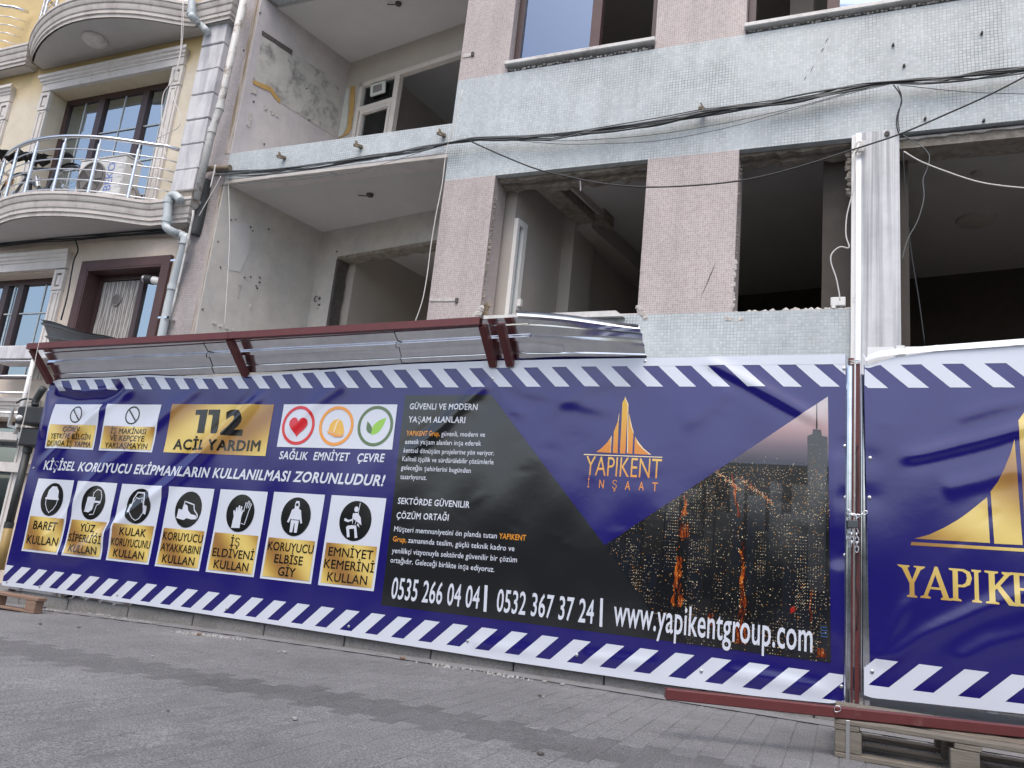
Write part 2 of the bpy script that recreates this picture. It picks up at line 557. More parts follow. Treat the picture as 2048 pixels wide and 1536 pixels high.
def asphalt_like(name, lo, hi, s=1.0):
    m, nt, p = new_mat(name)
    g = pos(nt)
    f = noise(nt, g, 110 * s, 4, 0.8)
    c = ramp(nt, f, [(0.38, lo), (0.62, hi)])
    f2 = ramp(nt, noise(nt, g, 1.1, 7, 0.7, 0.3), [(0.3, 0.72), (0.68, 1.06)])
    c = mix(nt, 1.0, c, f2, 'MULTIPLY')
    f4 = ramp(nt, noise(nt, g, 0.35, 6, 0.75, 0.8), [(0.35, 0.82), (0.6, 1.05)])
    c = mix(nt, 1.0, c, f4, 'MULTIPLY')
    f3 = ramp(nt, noise(nt, g, 330, 1, 0.5), [(0.70, 0.0), (0.78, 1.0)])
    c = mix(nt, math_n(nt, 'MULTIPLY', f3, 0.6), c, (0.5, 0.5, 0.51))
    oi = nn(nt, 'ShaderNodeObjectInfo')
    rr = ramp(nt, oi.outputs['Random'], [(0.0, 0.95), (1.0, 1.05)])
    c = mix(nt, 1.0, c, rr, 'MULTIPLY')
    nt.links.new(c, p.inputs['Base Color'])
    p.inputs['Roughness'].default_value = 0.85
    bump(nt, p, f, 0.7, 0.004)
    return m
M['paver'] = asphalt_like('paver', (0.080, 0.081, 0.084), (0.31, 0.313, 0.320))
M['paver_dark'] = asphalt_like('paver_dark', (0.052, 0.0525, 0.055), (0.215, 0.217, 0.223))
M['joint_sand'] = asphalt_like('joint_sand', (0.09, 0.09, 0.094), (0.25, 0.25, 0.258))
M['kerb_concrete'] = plain('kerb_concrete', (0.215, 0.21, 0.20), 0.9, var=0.28, vscale=60, bmp=0.5, bscale=110, dark=(0.13, 0.125, 0.115), dscale=3)
M['gutter_concrete'] = plain('gutter_concrete', (0.20, 0.20, 0.205), 0.9, var=0.16, vscale=40, bmp=0.3, dark=(0.125, 0.12, 0.115), dscale=4)
M['wood'] = plain('wood', (0.165, 0.14, 0.11), 0.8, var=0.3, vscale=5, bmp=0.4, bscale=7, stretch=(1.2, 14, 14), dark=(0.15, 0.12, 0.09), dscale=2.2, dlo=0.52, dhi=0.72)
M['wood_grey'] = plain('wood_grey', (0.165, 0.147, 0.12), 0.85, var=0.3, vscale=5, bmp=0.4, bscale=7, stretch=(1.2, 14, 14), dark=(0.17, 0.15, 0.13), dscale=2.2, dlo=0.5, dhi=0.7)
M['wood_red'] = plain('wood_red', (0.24, 0.155, 0.11), 0.8, var=0.25, vscale=5, stretch=(1.2, 14, 14))
M['debris_pale'] = plain('debris_pale', (0.36, 0.355, 0.34), 0.9, var=0.2, vscale=40)
M['leaf_brown'] = plain('leaf_brown', (0.20, 0.11, 0.06), 0.8, var=0.2, vscale=40)
# inks of the banners
M['ink_blue'] = vinyl('ink_blue', (0.0075, 0.0038, 0.128), 0.17)
M['ink_white'] = vinyl('ink_white', (0.62, 0.66, 0.74), 0.17)
M['ink_black'] = vinyl('ink_black', (0.005, 0.0053, 0.0056), 0.17)
M['ink_char'] = vinyl('ink_char', (0.010, 0.011, 0.0125), 0.17)
M['ink_gold'] = vinyl('ink_gold', None, 0.17, gold=(9.5, 9.0))
M['ink_gold2'] = vinyl('ink_gold2', None, 0.17, gold=(5.0, -7.0))
M['ink_orange'] = vinyl('ink_orange', (0.75, 0.30, 0.035), 0.17)
M['ink_red'] = vinyl('ink_red', (0.60, 0.012, 0.025), 0.17)
M['ink_green'] = vinyl('ink_green', (0.10, 0.17, 0.07), 0.36)
M['ink_lime'] = vinyl('ink_lime', (0.27, 0.55, 0.05), 0.17)
M['ink_yellow'] = vinyl('ink_yellow', (0.75, 0.43, 0.05), 0.17)
M['ink_cream'] = vinyl('ink_cream', (0.85, 0.68, 0.42), 0.17)

# ------------------------------------------------------------------ ground: street, gutter, kerb, pavement
def gz(x):
    """the street falls away gently towards the yellow house"""
    if x >= 0: return 0.0
    if x > -10: return -0.0022 * x * x
    return -0.22 - 0.03 * (-x - 10)

def ground_sheet(name, xs, ys, dz, mat):
    m = MB()
    n = len(ys)
    for x in xs:
        for y in ys: m.v.append((x, y, gz(x) + (dz(y) if callable(dz) else dz)))
    for i in range(len(xs) - 1):
        for j in range(n - 1):
            m.f.append((i * n + j, (i + 1) * n + j, (i + 1) * n + j + 1, i * n + j + 1))
    return m.build(name, mat, smooth='all')

XS = [-80, -50, -30, -20, -15, -12] + [-10 + 0.5 * i for i in range(29)] + [6, 10, 20, 40, 80]
street = struct(ground_sheet('street', XS, [-80, -30, -10, -4, 0, 2, 3.2, 3.9, 4.6, 5.80], lambda y: -0.0012 if y < 3.5 else (-0.002 if y < 4.2 else -0.003), M['joint_sand']))
gutter = struct(ground_sheet('gutter', XS, [5.78, 6.03], 0.004, M['gutter_concrete']))
pavement = struct(ground_sheet('pavement', XS, [6.14, 9.5], 0.128, M['gutter_concrete']))

# unseen dark bank added behind the camera to block horizon reflections on the banner
m = MB()
bys = [-5.0, -5.3, -6.2, -8.0, -12.0, -30.0, -80.0]
bzs = [-0.05, 1.4, 2.3, 2.8, 3.2, 3.6, 4.0]
bxs = [-80, -55, -40, -28, -20, -14, -9, -5, -2, 1, 4, 8, 14, 22, 34, 50, 80]
for i, x in enumerate(bxs):
    for y, z in zip(bys, bzs):
        m.v.append((x + 0.3 * math.sin(i * 2.1 + y), y + 0.25 * math.sin(i * 1.7 + z), gz(x) + z * (1 + 0.10 * math.sin(i * 1.3 + y))))
nb = len(bys)
for i in range(len(bxs) - 1):
    for j in range(nb - 1): m.f.append((i * nb + j, i * nb + j + 1, (i + 1) * nb + j + 1, (i + 1) * nb + j))
struct(m.build('reflection_blocker_bank', plain('reflection_blocker_dark', (0.045, 0.05, 0.035), 0.95, var=0.4, vscale=3, bmp=0.8, bscale=6), smooth='all', normals=False))

# interlocking pavers set in columns towards the kerb; two rows of dark ones run along the street
PW, PL, GAP = 0.125, 0.20, 0.004
def paver_mesh(name, mat):
    m = MB()
    a, b, c, t = (PW - GAP) / 2, (PL - GAP) / 2, 0.003, 0.05
    top = [(-a + c, -b + c, 0), (a - c, -b + c, 0), (a - c, b - c, 0), (-a + c, b - c, 0)]
    mid = [(-a, -b, -c), (a, -b, -c), (a, b, -c), (-a, b, -c)]
    low = [(-a, -b, -t), (a, -b, -t), (a, b, -t), (-a, b, -t)]
    m.v = top + mid + low
    m.f = [(0, 1, 2, 3)]
    for i in range(4):
        j = (i + 1) % 4
        m.f += [(4 + i, 4 + j, j, i), (8 + i, 8 + j, 4 + j, 4 + i)]
    o = m.build(name, mat)
    me = o.data
    bpy.data.objects.remove(o)
    return me, m
pav_light, pav_src = paver_mesh('paver', M['paver'])
pav_dark, _ = paver_mesh('paver', M['paver_dark'])
cells = []
DARK_Y = 3.93
for i in range(-80, 22):
    x = i * PW + 0.05
    y = 5.78 - PL / 2 + (PL / 2 if i % 2 else 0) - PL / 2
    while y > 1.2:
        # keep what a camera near this one could see
        if y > 1.3 and -1.75 * y - 1.2 < x < 0.42 * y + 1.0:
            cells.append((x, y))
        y -= PL
def is_dark(x, y): return abs(y - DARK_Y - 0.03 * x) < 0.235
def vis(c):
    # in the picture as the photograph frames it
    x, y = c
    d = Vector((x, y, gz(x) - 0.8))
    w = -d.dot(_back)
    u, v = d.dot(_right) / w, d.dot(_up) / w
    return abs(u) < 0.66 and abs(v) < 0.49
cells.sort(key=lambda c: (not vis(c), c[0] ** 2 + c[1] ** 2))
rest = {0: MB(), 1: MB()}
for k, (x, y) in enumerate(cells):
    dz = random.uniform(-0.0015, 0.0015)
    rx, ry = random.uniform(-0.006, 0.006), random.uniform(-0.006, 0.006)
    dk = is_dark(x, y)
    if k < 300:
        o = bpy.data.objects.new('paver', pav_dark if dk else pav_light)
        COL.objects.link(o)
        o.parent = street
        o.location = (x, y, gz(x) + dz)
        o.rotation_euler = (rx, ry, random.uniform(-0.008, 0.008))
    else:
        m = rest[int(dk)]
        b = len(m.v)
        m.v += [(x + p[0], y + p[1], gz(x) + dz + p[2] + p[0] * ry + p[1] * rx) for p in pav_src.v]
        m.f += [tuple(b + q for q in f) for f in pav_src.f]
o = rest[0].build('distant_paver_rows', M['paver'], street, normals=False); o['kind'] = 'stuff'
o = rest[1].build('distant_dark_paver_rows', M['paver_dark'], street, normals=False); o['kind'] = 'stuff'

# kerb
kerb = MB().box(-30, -10.5, 6.02, 6.15, -0.9, -0.1).build('kerb', M['kerb_concrete'])
struct(kerb)
KJ = [-7.291, -6.457, -5.628, -4.791, -3.932, -3.092]
kx = [KJ[0] - 0.72 * (i + 1) for i in range(5)][::-1] + KJ
while kx[-1] < 3.0: kx.append(kx[-1] + 0.73)
for a, b in zip(kx[:-1], kx[1:]):
    a += 0.006; b -= 0.006
    m = MB()
    prof = [(6.02, -0.08), (6.022, 0.10), (6.035, 0.125), (6.05, 0.13), (6.145, 0.13), (6.145, -0.08)]
    dz = random.uniform(-0.004, 0.004)
    m.prism([(a, y, gz((a + b) / 2) + z + dz) for y, z in prof], (b - a, 0, 0))
    m.build('kerb_stone', M['kerb_concrete'], kerb, bevel=0.006)

M['edge_stain'] = streaked('edge_stain', (0.44, 0.40, 0.37), (0.24, 0.18, 0.11), hscale=30, vscale=1.6, lo=0.45, hi=0.6, fine=(0.55, 0.52, 0.50))
# ------------------------------------------------------------------ the gutted building
GB = thing('gutted_building', 'stripped apartment building of pale and pink mosaic with empty window openings', 'building', (-2.0, 6.95, 0))
def gpart(m, name, mat, **kw):
    return m.build(name, mat, GB, **kw)
FY = 6.95
# piers and bands of the street front
def pier(x0, x1, z0, z1):
    return gpart(MB().box(x0, x1, FY, FY + 0.32, z0, z1), 'mosaic_pier', M['pink_mosaic'])
pier(-4.085, -3.472, 3.215, 4.838)
pier(-4.085, -3.472, 6.092, 9.5)
pier(-1.812, -0.934, 3.215, 4.838)
pier(-1.823, -0.917, 6.092, 9.5)
gpart(MB().box(-4.085, 4.2, FY, FY + 0.30, 4.838, 6.092), 'mosaic_band', M['white_mosaic'])
gpart(MB().box(-4.085, 0.045, FY, FY + 0.30, 0.9, 3.215), 'mosaic_band', M['white_mosaic'])
gpart(MB().box(-4.085, 4.2, FY + 0.02, FY + 0.30, 9.0, 9.5), 'top_band', M['white_mosaic'])
# the party-wall end and the recessed balconies beside it
gpart(MB().hexa([(-7.78, FY, -0.2), (-7.29, FY, -0.2), (-6.93, 8.42, -0.2), (-7.78, 8.42, -0.2), (-7.78, FY, 9.5), (-7.29, FY, 9.5), (-6.93, 8.42, 9.5), (-7.78, 8.42, 9.5)]), 'party_wall', M['dirty_mosaic'])
def vplane(p, q, z0, z1, th, name, mat):
    """vertical wall slab from p to q, thickness th away from the street side"""
    p, q = Vector((*p, 0)), Vector((*q, 0))
    t = (q - p).normalized()
    n = Vector((-t.y, t.x, 0)) * th
    z = Vector((0, 0, 1))
    m = MB().hexa([p + z * z0, q + z * z0, q + n + z * z0, p + n + z * z0, p + z * z1, q + z * z1, q + n + z * z1, p + n + z * z1])
    return gpart(m, name, mat)
# side wall faces of the two recesses (skim of plaster on the party wall)
t_ = Vector((0.383, 1.56, 0)).normalized()
nrm = Vector((t_.y, -t_.x, 0))
def side_face(z0, z1, mat):
    a = Vector((-7.29, FY + 0.0, 0)) + nrm * 0.001
    b = Vector((-6.907, 8.51, 0)) + nrm * 0.001
    c, d = a + nrm * 0.02, b + nrm * 0.02
    gpart(MB().hexa([(*a.xy, z0), (*c.xy, z0), (*d.xy, z0), (*b.xy, z0), (*a.xy, z1), (*c.xy, z1), (*d.xy, z1), (*b.xy, z1)]), 'side_wall', mat)
side_face(2.3, 5.128, M['pale_plaster'])
side_face(5.545, 7.88, M['lilac_plaster'])
gpart(MB().box(-7.345, -7.289, FY - 0.006, FY - 0.001, 0.0, 5.13), 'stained_edge', M['edge_stain'])
gpart(MB().box(-7.37, -7.289, FY - 0.006, FY - 0.001, 5.55, 9.0), 'stained_edge', M['edge_stain'])
# slabs
def slab(z0, z1, zc):
    gpart(MB().hexa([(-7.29, FY, z0), (-4.087, FY, z0), (-4.087, 7.2, z0), (-7.24, 7.2, z0), (-7.29, FY, z1), (-4.087, FY, z1), (-4.087, 7.2, z1), (-7.24, 7.2, z1)]), 'balcony_slab', M['white_mosaic'])
    gpart(MB().hexa([(-7.26, 7.2, zc), (-3.4, 7.2, zc), (-3.4, 8.9, zc), (-6.8, 8.9, zc), (-7.26, 7.2, z1 - 0.01), (-3.4, 7.2, z1 - 0.01), (-3.4, 8.9, z1 - 0.01), (-6.8, 8.9, z1 - 0.01)]), 'balcony_ceiling', M['ceiling_paint'])
slab(5.178, 5.545, 5.128)
gpart(MB().box(-7.30, -4.09, FY + 0.005, 7.2, 5.13, 5.177), 'plaster_lip', M['white_trim'])
slab(7.93, 8.3, 7.88)
slab(2.10, 2.30, 2.05)
# back wall of the recesses: lower one with a raw opening, upper one with a white window frame
bt = Vector((2.118, -0.377, 0)).normalized()
bn = Vector((-bt.y, bt.x, 0))      # away from the street
def bw(s, z, d=0.0):
    p = Vector((-6.907, 8.51, z)) + bt * s + bn * d
    return tuple(p)
def sof(p):
    """distance along the back wall of a surveyed point"""
    return (Vector((p[0], p[1], 0)) - Vector((-6.907, 8.51, 0))).dot(bt)
def back_wall(z0, z1, s0, zt, zb, mat, th=0.2):
    L = 3.2
    # jamb, lintel, breast under the opening
    for (a, b, c, d) in ((0, s0, z0, z1), (s0, L, zt, z1), (s0, L, z0, zb)):
        if d - c < 0.01: continue
        gpart(MB().hexa([bw(a, c), bw(b, c), bw(b, c, th), bw(a, c, th), bw(a, d), bw(b, d), bw(b, d, th), bw(a, d, th)]), 'recess_wall', mat)
lowop = [(-6.504, 8.438, 4.69), (-6.488, 8.435, 3.704)]
s_low = sof(lowop[0])
back_wall(2.3, 5.128, s_low, lowop[0][2], 2.32, M['pale_plaster'])
upop = [(-6.596, 8.455, 7.442), (-4.909, 8.154, 7.434), (-6.468, 8.432, 6.576)]
s_up = sof(upop[0])
back_wall(5.545, 7.88, s_up, upop[0][2], 5.6, M['room_beige'], 0.12)
# ragged raw edge round the lower opening
m = MB()
zt = lowop[0][2]
pr = []
for i in range(23):
    s = s_low + 0.1 * i
    pr.append((s, zt - (0.02 + 0.035 * random.random())))
m.prism([bw(s, zt + 0.01, -0.004) for s in (pr[-1][0], pr[0][0])] + [bw(s, z, -0.004) for s, z in pr], bn * 0.2)
gpart(m, 'broken_edge', M['raw_concrete'])
m = MB()
pr = [(s_low + 0.02 + 0.03 * random.random(), 2.4 + i * (zt - 2.42) / 26) for i in range(27)]
m.prism([bw(s_low - 0.008, pr[-1][1], -0.004), bw(s_low - 0.008, pr[0][1], -0.004)] + [bw(s, z, -0.004) for s, z in pr], bn * 0.18)
gpart(m, 'broken_edge', M['chip_dark'])
# room behind the lower opening
gpart(MB().hexa([bw(s_low + 0.12, 2.3, 0.2), bw(3.1, 2.3, 0.2), bw(3.1, 2.3, 3.4), bw(s_low + 0.12, 2.3, 3.4), bw(s_low + 0.12, 2.32, 0.2), bw(3.1, 2.32, 0.2), bw(3.1, 2.32, 3.4), bw(s_low + 0.12, 2.32, 3.4)]), 'room_floor', M['raw_concrete'])
def room(s0, s1, z0, z1, d0, d1, wmat, cmat):
    for q in (((s0 - 0.5, d0), (s0, d0), (s0, d1), (s0 - 0.5, d1)), ((s0 - 0.1, d1), (s1, d1), (s1, d1 + 0.1), (s0 - 0.1, d1 + 0.1)), ((s1, d0), (s1 + 0.1, d0), (s1 + 0.1, d1 + 0.1), (s1, d1 + 0.1))):
        gpart(MB().hexa([bw(s, z0, d) for s, d in q] + [bw(s, z1, d) for s, d in q]), 'room_wall', wmat)
    q = ((s0 - 0.1, d0), (s1 + 0.1, d0), (s1 + 0.1, d1 + 0.1), (s0 - 0.1, d1 + 0.1))
    gpart(MB().hexa([bw(s, z1, d) for s, d in q] + [bw(s, z1 + 0.1, d) for s, d in q]), 'room_ceiling', cmat)
room(s_low + 0.16, 3.15, 2.33, 5.0, 0.205, 3.4, M['room_beige'], M['ceiling_paint'])
room(s_up + 0.1, 3.15, 5.56, 7.86, 0.125, 3.4, M['room_paint'], M['room_ceiling'])
# white timber window of the upper recess
def wbar(a, b, w, d0=-0.02, d1=0.06, name='frame_bar', mat='cream_paint', parent=None):
    """bar in the back-wall plane between (s,z) points, width w measured inward"""
    (s1, z1), (s2, z2) = a, b
    if abs(s1 - s2) < abs(z1 - z2):
        q = [(s1, z1), (s1 + w, z1), (s2 + w, z2), (s2, z2)]
    else:
        q = [(s1, z1), (s2, z2), (s2, z2 + w), (s1, z1 + w)]
    m = MB()
    m.prism([bw(s, z, d0) for s, z in q], bn * (d1 - d0))
    return m
UW = sub('window', GB)
ztop = upop[0][2]
vm = sof((-5.914, 8.333, 7.414))
tz = (-6.141, 8.374, 6.961)[2]
for a, b, w in (((s_up, 5.62), (s_up, ztop), 0.07), ((s_up, ztop - 0.07), (3.0, ztop - 0.07), 0.07), ((vm, 5.62), (vm, ztop - 0.07), 0.09), ((s_up + 0.07, tz), (vm, tz), 0.07), ((s_up + 0.09, 5.62), (s_up + 0.09, tz), 0.05), ((vm - 0.06, 5.62), (vm - 0.06, tz), 0.05), ((s_up + 0.14, tz - 0.055), (vm - 0.06, tz - 0.055), 0.05), ((s_up, 5.60), (3.0, 5.60), 0.05)):
    wbar(a, b, w).build('frame_bar', M['cream_paint'], UW)
m = MB(); m.prism([bw(s, z, 0.03) for s, z in ((s_up + 0.14, 5.65), (vm - 0.06, 5.65), (vm - 0.06, tz - 0.055), (s_up + 0.14, tz - 0.055))], bn * 0.006)
m.build('pane', M['clear_glass'], UW)
m = MB(); m.prism([bw(s, z, 0.03) for s, z in ((s_up + 0.07, tz + 0.07), (vm, tz + 0.07), (vm, ztop - 0.07), (s_up + 0.07, ztop - 0.07))], bn * 0.006)
m.build('pane', M['clear_glass'], UW)
# taped-over vent hole in the small top pane
vq = [(-6.363, 8.413, 7.345), (-6.087, 8.364, 7.342), (-6.062, 8.36, 7.149), (-6.337, 8.408, 7.149)]
m = MB(); m.prism([Vector(p) - bn * 0.03 for p in vq], bn * 0.02); m.build('vent_cover', M['mint_plaster'], UW)
c_ = sum((Vector(p) for p in vq), Vector()) / 4
m = MB(); m.prism([c_ + (Vector(p) - c_) * 0.62 - bn * 0.034 for p in vq], bn * 0.01); m.build('vent_foil', M['galvanised'], UW)

# patches left by removed fittings on the side walls
def patch(pts, name, mat, th=0.003):
    P = [Vector(p) for p in pts]
    n = (P[1] - P[0]).cross(P[-1] - P[0]).normalized()
    if n.dot(Vector((0, 0, 0.8)) - P[0]) < 0: n = -n
    P = [p + n * 0.02 for p in P] if 'S:' in name else P
    m = MB(); m.prism([p + n * th for p in P], -n * (th * 0.9))
    return gpart(m, name.replace('S:', ''), mat)
patch([(-7.258, 7.063, 7.338), (-7.141, 7.539, 7.407), (-7.135, 7.564, 6.731), (-7.157, 7.475, 6.6), (-7.193, 7.327, 6.733), (-7.237, 7.148, 6.682), (-7.263, 7.045, 6.656)], 'S:bare_plaster_patch', M['grey_stain'])
patch([(-7.139, 7.548, 7.405), (-7.02, 8.031, 7.444), (-6.94, 8.359, 7.478), (-6.93, 8.398, 7.276), (-6.908, 8.489, 6.61), (-7.149, 7.507, 6.604), (-7.135, 7.564, 6.731)], 'S:bare_plaster_patch', M['grey_stain'])
patch([(-7.264, 7.039, 7.421), (-7.143, 7.532, 7.442), (-7.143, 7.531, 7.362), (-7.263, 7.043, 7.362)], 'S:dark_groove', M['chip_dark'], 0.006)
patch([(-7.262, 7.049, 6.674), (-7.229, 7.182, 6.704), (-7.193, 7.327, 6.733), (-7.173, 7.411, 6.677), (-7.15, 7.503, 6.624), (-7.156, 7.478, 6.586), (-7.184, 7.365, 6.626), (-7.196, 7.317, 6.665), (-7.229, 7.181, 6.635), (-7.261, 7.052, 6.623)], 'S:ochre_patch', M['ochre_plaster'], 0.006)
patch([(-6.796, 8.486, 7.447), (-6.705, 8.47, 7.439), (-6.652, 8.461, 7.068), (-6.642, 8.459, 6.714), (-6.687, 8.467, 6.643), (-6.752, 8.478, 6.626), (-6.888, 8.503, 6.609), (-6.777, 8.483, 6.648), (-6.719, 8.472, 6.757), (-6.756, 8.479, 7.095)], 'ochre_patch', M['ochre_plaster'], 0.006)
patch([(-7.007, 8.524, 7.488), (-6.825, 8.491, 7.438), (-6.778, 8.483, 7.1), (-6.745, 8.477, 6.788), (-6.798, 8.486, 6.653), (-6.911, 8.507, 6.622)], 'mint_patch', M['mint_plaster'], 0.004)
chips = [[(-7.209, 7.263, 6.421), (-7.195, 7.319, 6.454), (-7.196, 7.316, 6.392), (-7.204, 7.282, 6.364)], [(-7.183, 7.368, 6.407), (-7.168, 7.431, 6.452), (-7.166, 7.438, 6.38), (-7.175, 7.402, 6.359)], [(-7.161, 7.457, 6.444), (-7.15, 7.502, 6.463), (-7.15, 7.503, 6.379), (-7.16, 7.464, 6.372)], [(-7.25, 7.095, 6.218), (-7.24, 7.136, 6.205), (-7.242, 7.129, 6.016), (-7.256, 7.073, 6.029)], [(-7.091, 7.743, 7.64), (-7.077, 7.799, 7.621), (-7.069, 7.831, 7.593), (-7.082, 7.779, 7.591)], [(-7.263, 7.045, 6.544), (-7.242, 7.129, 6.581), (-7.242, 7.129, 6.506), (-7.262, 7.049, 6.487)]]
for q in chips: patch(q, 'S:plaster_chip', M['broken_plaster'], 0.008)
holes = [[(-7.248, 7.104, 6.401), (-7.243, 7.126, 6.407), (-7.243, 7.123, 6.383), (-7.249, 7.101, 6.377)], [(-7.285, 6.954, 7.648), (-7.28, 6.976, 7.656), (-7.28, 6.973, 7.631), (-7.286, 6.951, 7.623)], [(-7.315, 6.833, 6.992), (-7.309, 6.855, 6.998), (-7.31, 6.853, 6.967), (-7.315, 6.832, 6.961)], [(-7.184, 7.364, 5.918), (-7.179, 7.386, 5.923), (-7.18, 7.383, 5.899), (-7.185, 7.361, 5.894)], [(-7.067, 7.841, 7.049), (-7.061, 7.866, 7.057), (-7.062, 7.862, 7.031), (-7.068, 7.838, 7.023)], [(-7.036, 7.969, 6.624), (-7.03, 7.994, 6.63), (-7.031, 7.99, 6.604), (-7.037, 7.965, 6.598)], [(-7.246, 7.114, 4.705), (-7.24, 7.135, 4.708), (-7.241, 7.131, 4.692), (-7.247, 7.11, 4.69)], [(-7.231, 7.172, 4.738), (-7.228, 7.187, 4.738), (-7.227, 7.189, 4.725), (-7.232, 7.168, 4.723)], [(-7.177, 7.395, 4.732), (-7.171, 7.417, 4.735), (-7.172, 7.414, 4.712), (-7.177, 7.392, 4.709)], [(-7.167, 7.433, 4.692), (-7.162, 7.456, 4.695), (-7.163, 7.451, 4.679), (-7.168, 7.429, 4.676)], [(-7.113, 7.655, 4.817), (-7.107, 7.678, 4.82), (-7.108, 7.675, 4.797), (-7.114, 7.652, 4.794)], [(-7.165, 7.444, 4.048), (-7.159, 7.466, 4.049), (-7.16, 7.462, 4.034), (-7.166, 7.44, 4.032)], [(-7.145, 7.526, 4.086), (-7.139, 7.548, 4.087), (-7.14, 7.544, 4.071), (-7.146, 7.521, 4.07)], [(-7.113, 7.654, 4.127), (-7.108, 7.676, 4.128), (-7.109, 7.672, 4.113), (-7.114, 7.649, 4.111)], [(-7.11, 7.665, 4.068), (-7.105, 7.688, 4.07), (-7.105, 7.685, 4.048), (-7.111, 7.662, 4.046)], [(-7.12, 7.626, 3.998), (-7.114, 7.649, 3.999), (-7.115, 7.644, 3.984), (-7.121, 7.622, 3.983)], [(-7.115, 7.646, 3.977), (-7.11, 7.668, 3.979), (-7.11, 7.665, 3.957), (-7.116, 7.642, 3.955)], [(-7.25, 7.097, 4.058), (-7.246, 7.111, 4.056), (-7.245, 7.115, 4.038), (-7.25, 7.095, 4.036)], [(-7.274, 7.0, 4.362), (-7.27, 7.014, 4.361), (-7.269, 7.017, 4.349), (-7.275, 6.996, 4.347)], [(-7.28, 6.974, 3.459), (-7.275, 6.994, 3.459), (-7.276, 6.991, 3.439), (-7.281, 6.971, 3.438)]]
for q in holes: patch(q, 'S:nail_hole', M['chip_dark'], 0.005)
plugs = [[(-7.24, 7.138, 3.351), (-7.228, 7.186, 3.353), (-7.228, 7.186, 3.321), (-7.24, 7.138, 3.318)], [(-7.217, 7.231, 3.335), (-7.207, 7.273, 3.335), (-7.207, 7.271, 3.309), (-7.217, 7.229, 3.308)], [(-7.196, 7.315, 3.336), (-7.186, 7.357, 3.336), (-7.186, 7.356, 3.309), (-7.197, 7.313, 3.309)], [(-7.174, 7.406, 3.338), (-7.163, 7.449, 3.338), (-7.164, 7.448, 3.311), (-7.174, 7.405, 3.311)], [(-7.129, 7.588, 3.702), (-7.125, 7.604, 3.735), (-7.122, 7.616, 3.711), (-7.126, 7.603, 3.666)]]
for q in plugs: patch(q, 'S:white_plug', M['white_trim'], 0.012)
patch([(-7.176, 7.396, 3.921), (-7.168, 7.431, 3.933), (-7.168, 7.429, 3.83), (-7.171, 7.419, 3.738), (-7.175, 7.403, 3.746)], 'S:dark_stain', M['grey_stain'], 0.002)
patch([(-7.239, 7.141, 4.676), (-7.178, 7.389, 4.764), (-7.163, 7.449, 4.39), (-7.181, 7.378, 4.085), (-7.22, 7.217, 4.057), (-7.238, 7.146, 4.164)], 'S:repaired_patch', plain('repaired_patch', (0.575, 0.57, 0.56), 0.8, var=0.06, vscale=4), 0.002)
# small crescent and star stuck on the lower back wall
cc = Vector((-6.785, 8.482, 4.108))
def on_bw(u, v): return cc + bt * u + Vector((0, 0, v))
out = [on_bw(0.045 * math.cos(a), 0.045 * math.sin(a)) for a in [R(45 + 270 * i / 18) for i in range(19)]]
inn = [on_bw(0.012 + 0.036 * math.cos(a), 0.036 * math.sin(a)) for a in [R(62 + 236 * i / 14) for i in range(15)]][::-1]
gpart(MB().prism(out + inn, -bn * 0.003), 'crescent_sticker', M['chip_dark'])
st = []
for i in range(10):
    a = R(90 + 36 * i); rr = 0.036 if i % 2 == 0 else 0.015
    st.append(on_bw(0.066 + rr * math.cos(a), rr * math.sin(a)))
gpart(MB().prism(st, -bn * 0.003), 'star_sticker', M['chip_dark'])
for q in [[(-6.729, 8.474, 4.029), (-6.69, 8.467, 4.026), (-6.693, 8.468, 3.997), (-6.732, 8.475, 4.001)], [(-6.746, 8.477, 3.973), (-6.726, 8.474, 3.971), (-6.723, 8.473, 3.956), (-6.742, 8.477, 3.958)], [(-6.545, 8.441, 4.793), (-6.515, 8.436, 4.789), (-6.521, 8.437, 4.767), (-6.55, 8.442, 4.771)]]:
    patch(q, 'nail_hole', M['chip_dark'], 0.004)

# lamp stubs and hooks under the balcony ceilings
for c, z in (((-5.503, 7.579, 5.128), 5.128), ((-5.492, 7.543, 7.88), 7.88)):
    m = MB().lathe([(0.045, 0.0), (0.04, -0.03), (0.015, -0.045)], (c[0], c[1], z), n=10)
    m.bar((c[0], c[1], z - 0.03), (c[0] - 0.14, c[1] - 0.05, z - 0.03), 0.01, 0.01)
    m.bar((c[0], c[1], z - 0.03), (c[0] + 0.05, c[1] - 0.02, z - 0.05), 0.03, 0.02)
    gpart(m, 'ceiling_hook', M['chip_dark'])

# rooms behind the street openings: one wide room, and the dark shop room beyond the marble pilaster
def rot(x, y, s, d):
    """point at s along / d into the rooms, whose walls stand ten degrees off the street front"""
    a = R(10.4)
    return (x + s * math.cos(a) + d * math.sin(a), y - s * math.sin(a) + d * math.cos(a))
def rbox(x, y, s0, s1, d0, d1, z0, z1):
    q = [rot(x, y, s0, d0), rot(x, y, s1, d0), rot(x, y, s1, d1), rot(x, y, s0, d1)]
    return MB().hexa([(*p, z0) for p in q] + [(*p, z1) for p in q])
RX, RY = -3.35, 7.30
gpart(MB().hexa([(-3.6, 7.27, 5.02), (4.2, 7.27, 5.02), (4.6, 11.5, 5.02), (-3.2, 11.5, 5.02), (-3.6, 7.27, 5.12), (4.2, 7.27, 5.12), (4.6, 11.5, 5.12), (-3.2, 11.5, 5.12)]), 'room_ceiling', M['room_ceiling'])
gpart(rbox(RX, RY, -0.25, 0.0, 0.0, 1.05, 2.3, 5.02), 'room_wall', M['room_paint'])
gpart(rbox(RX, RY, -0.25, 0.16, 1.05, 1.55, 2.3, 5.02), 'room_pillar', M['room_paint'])
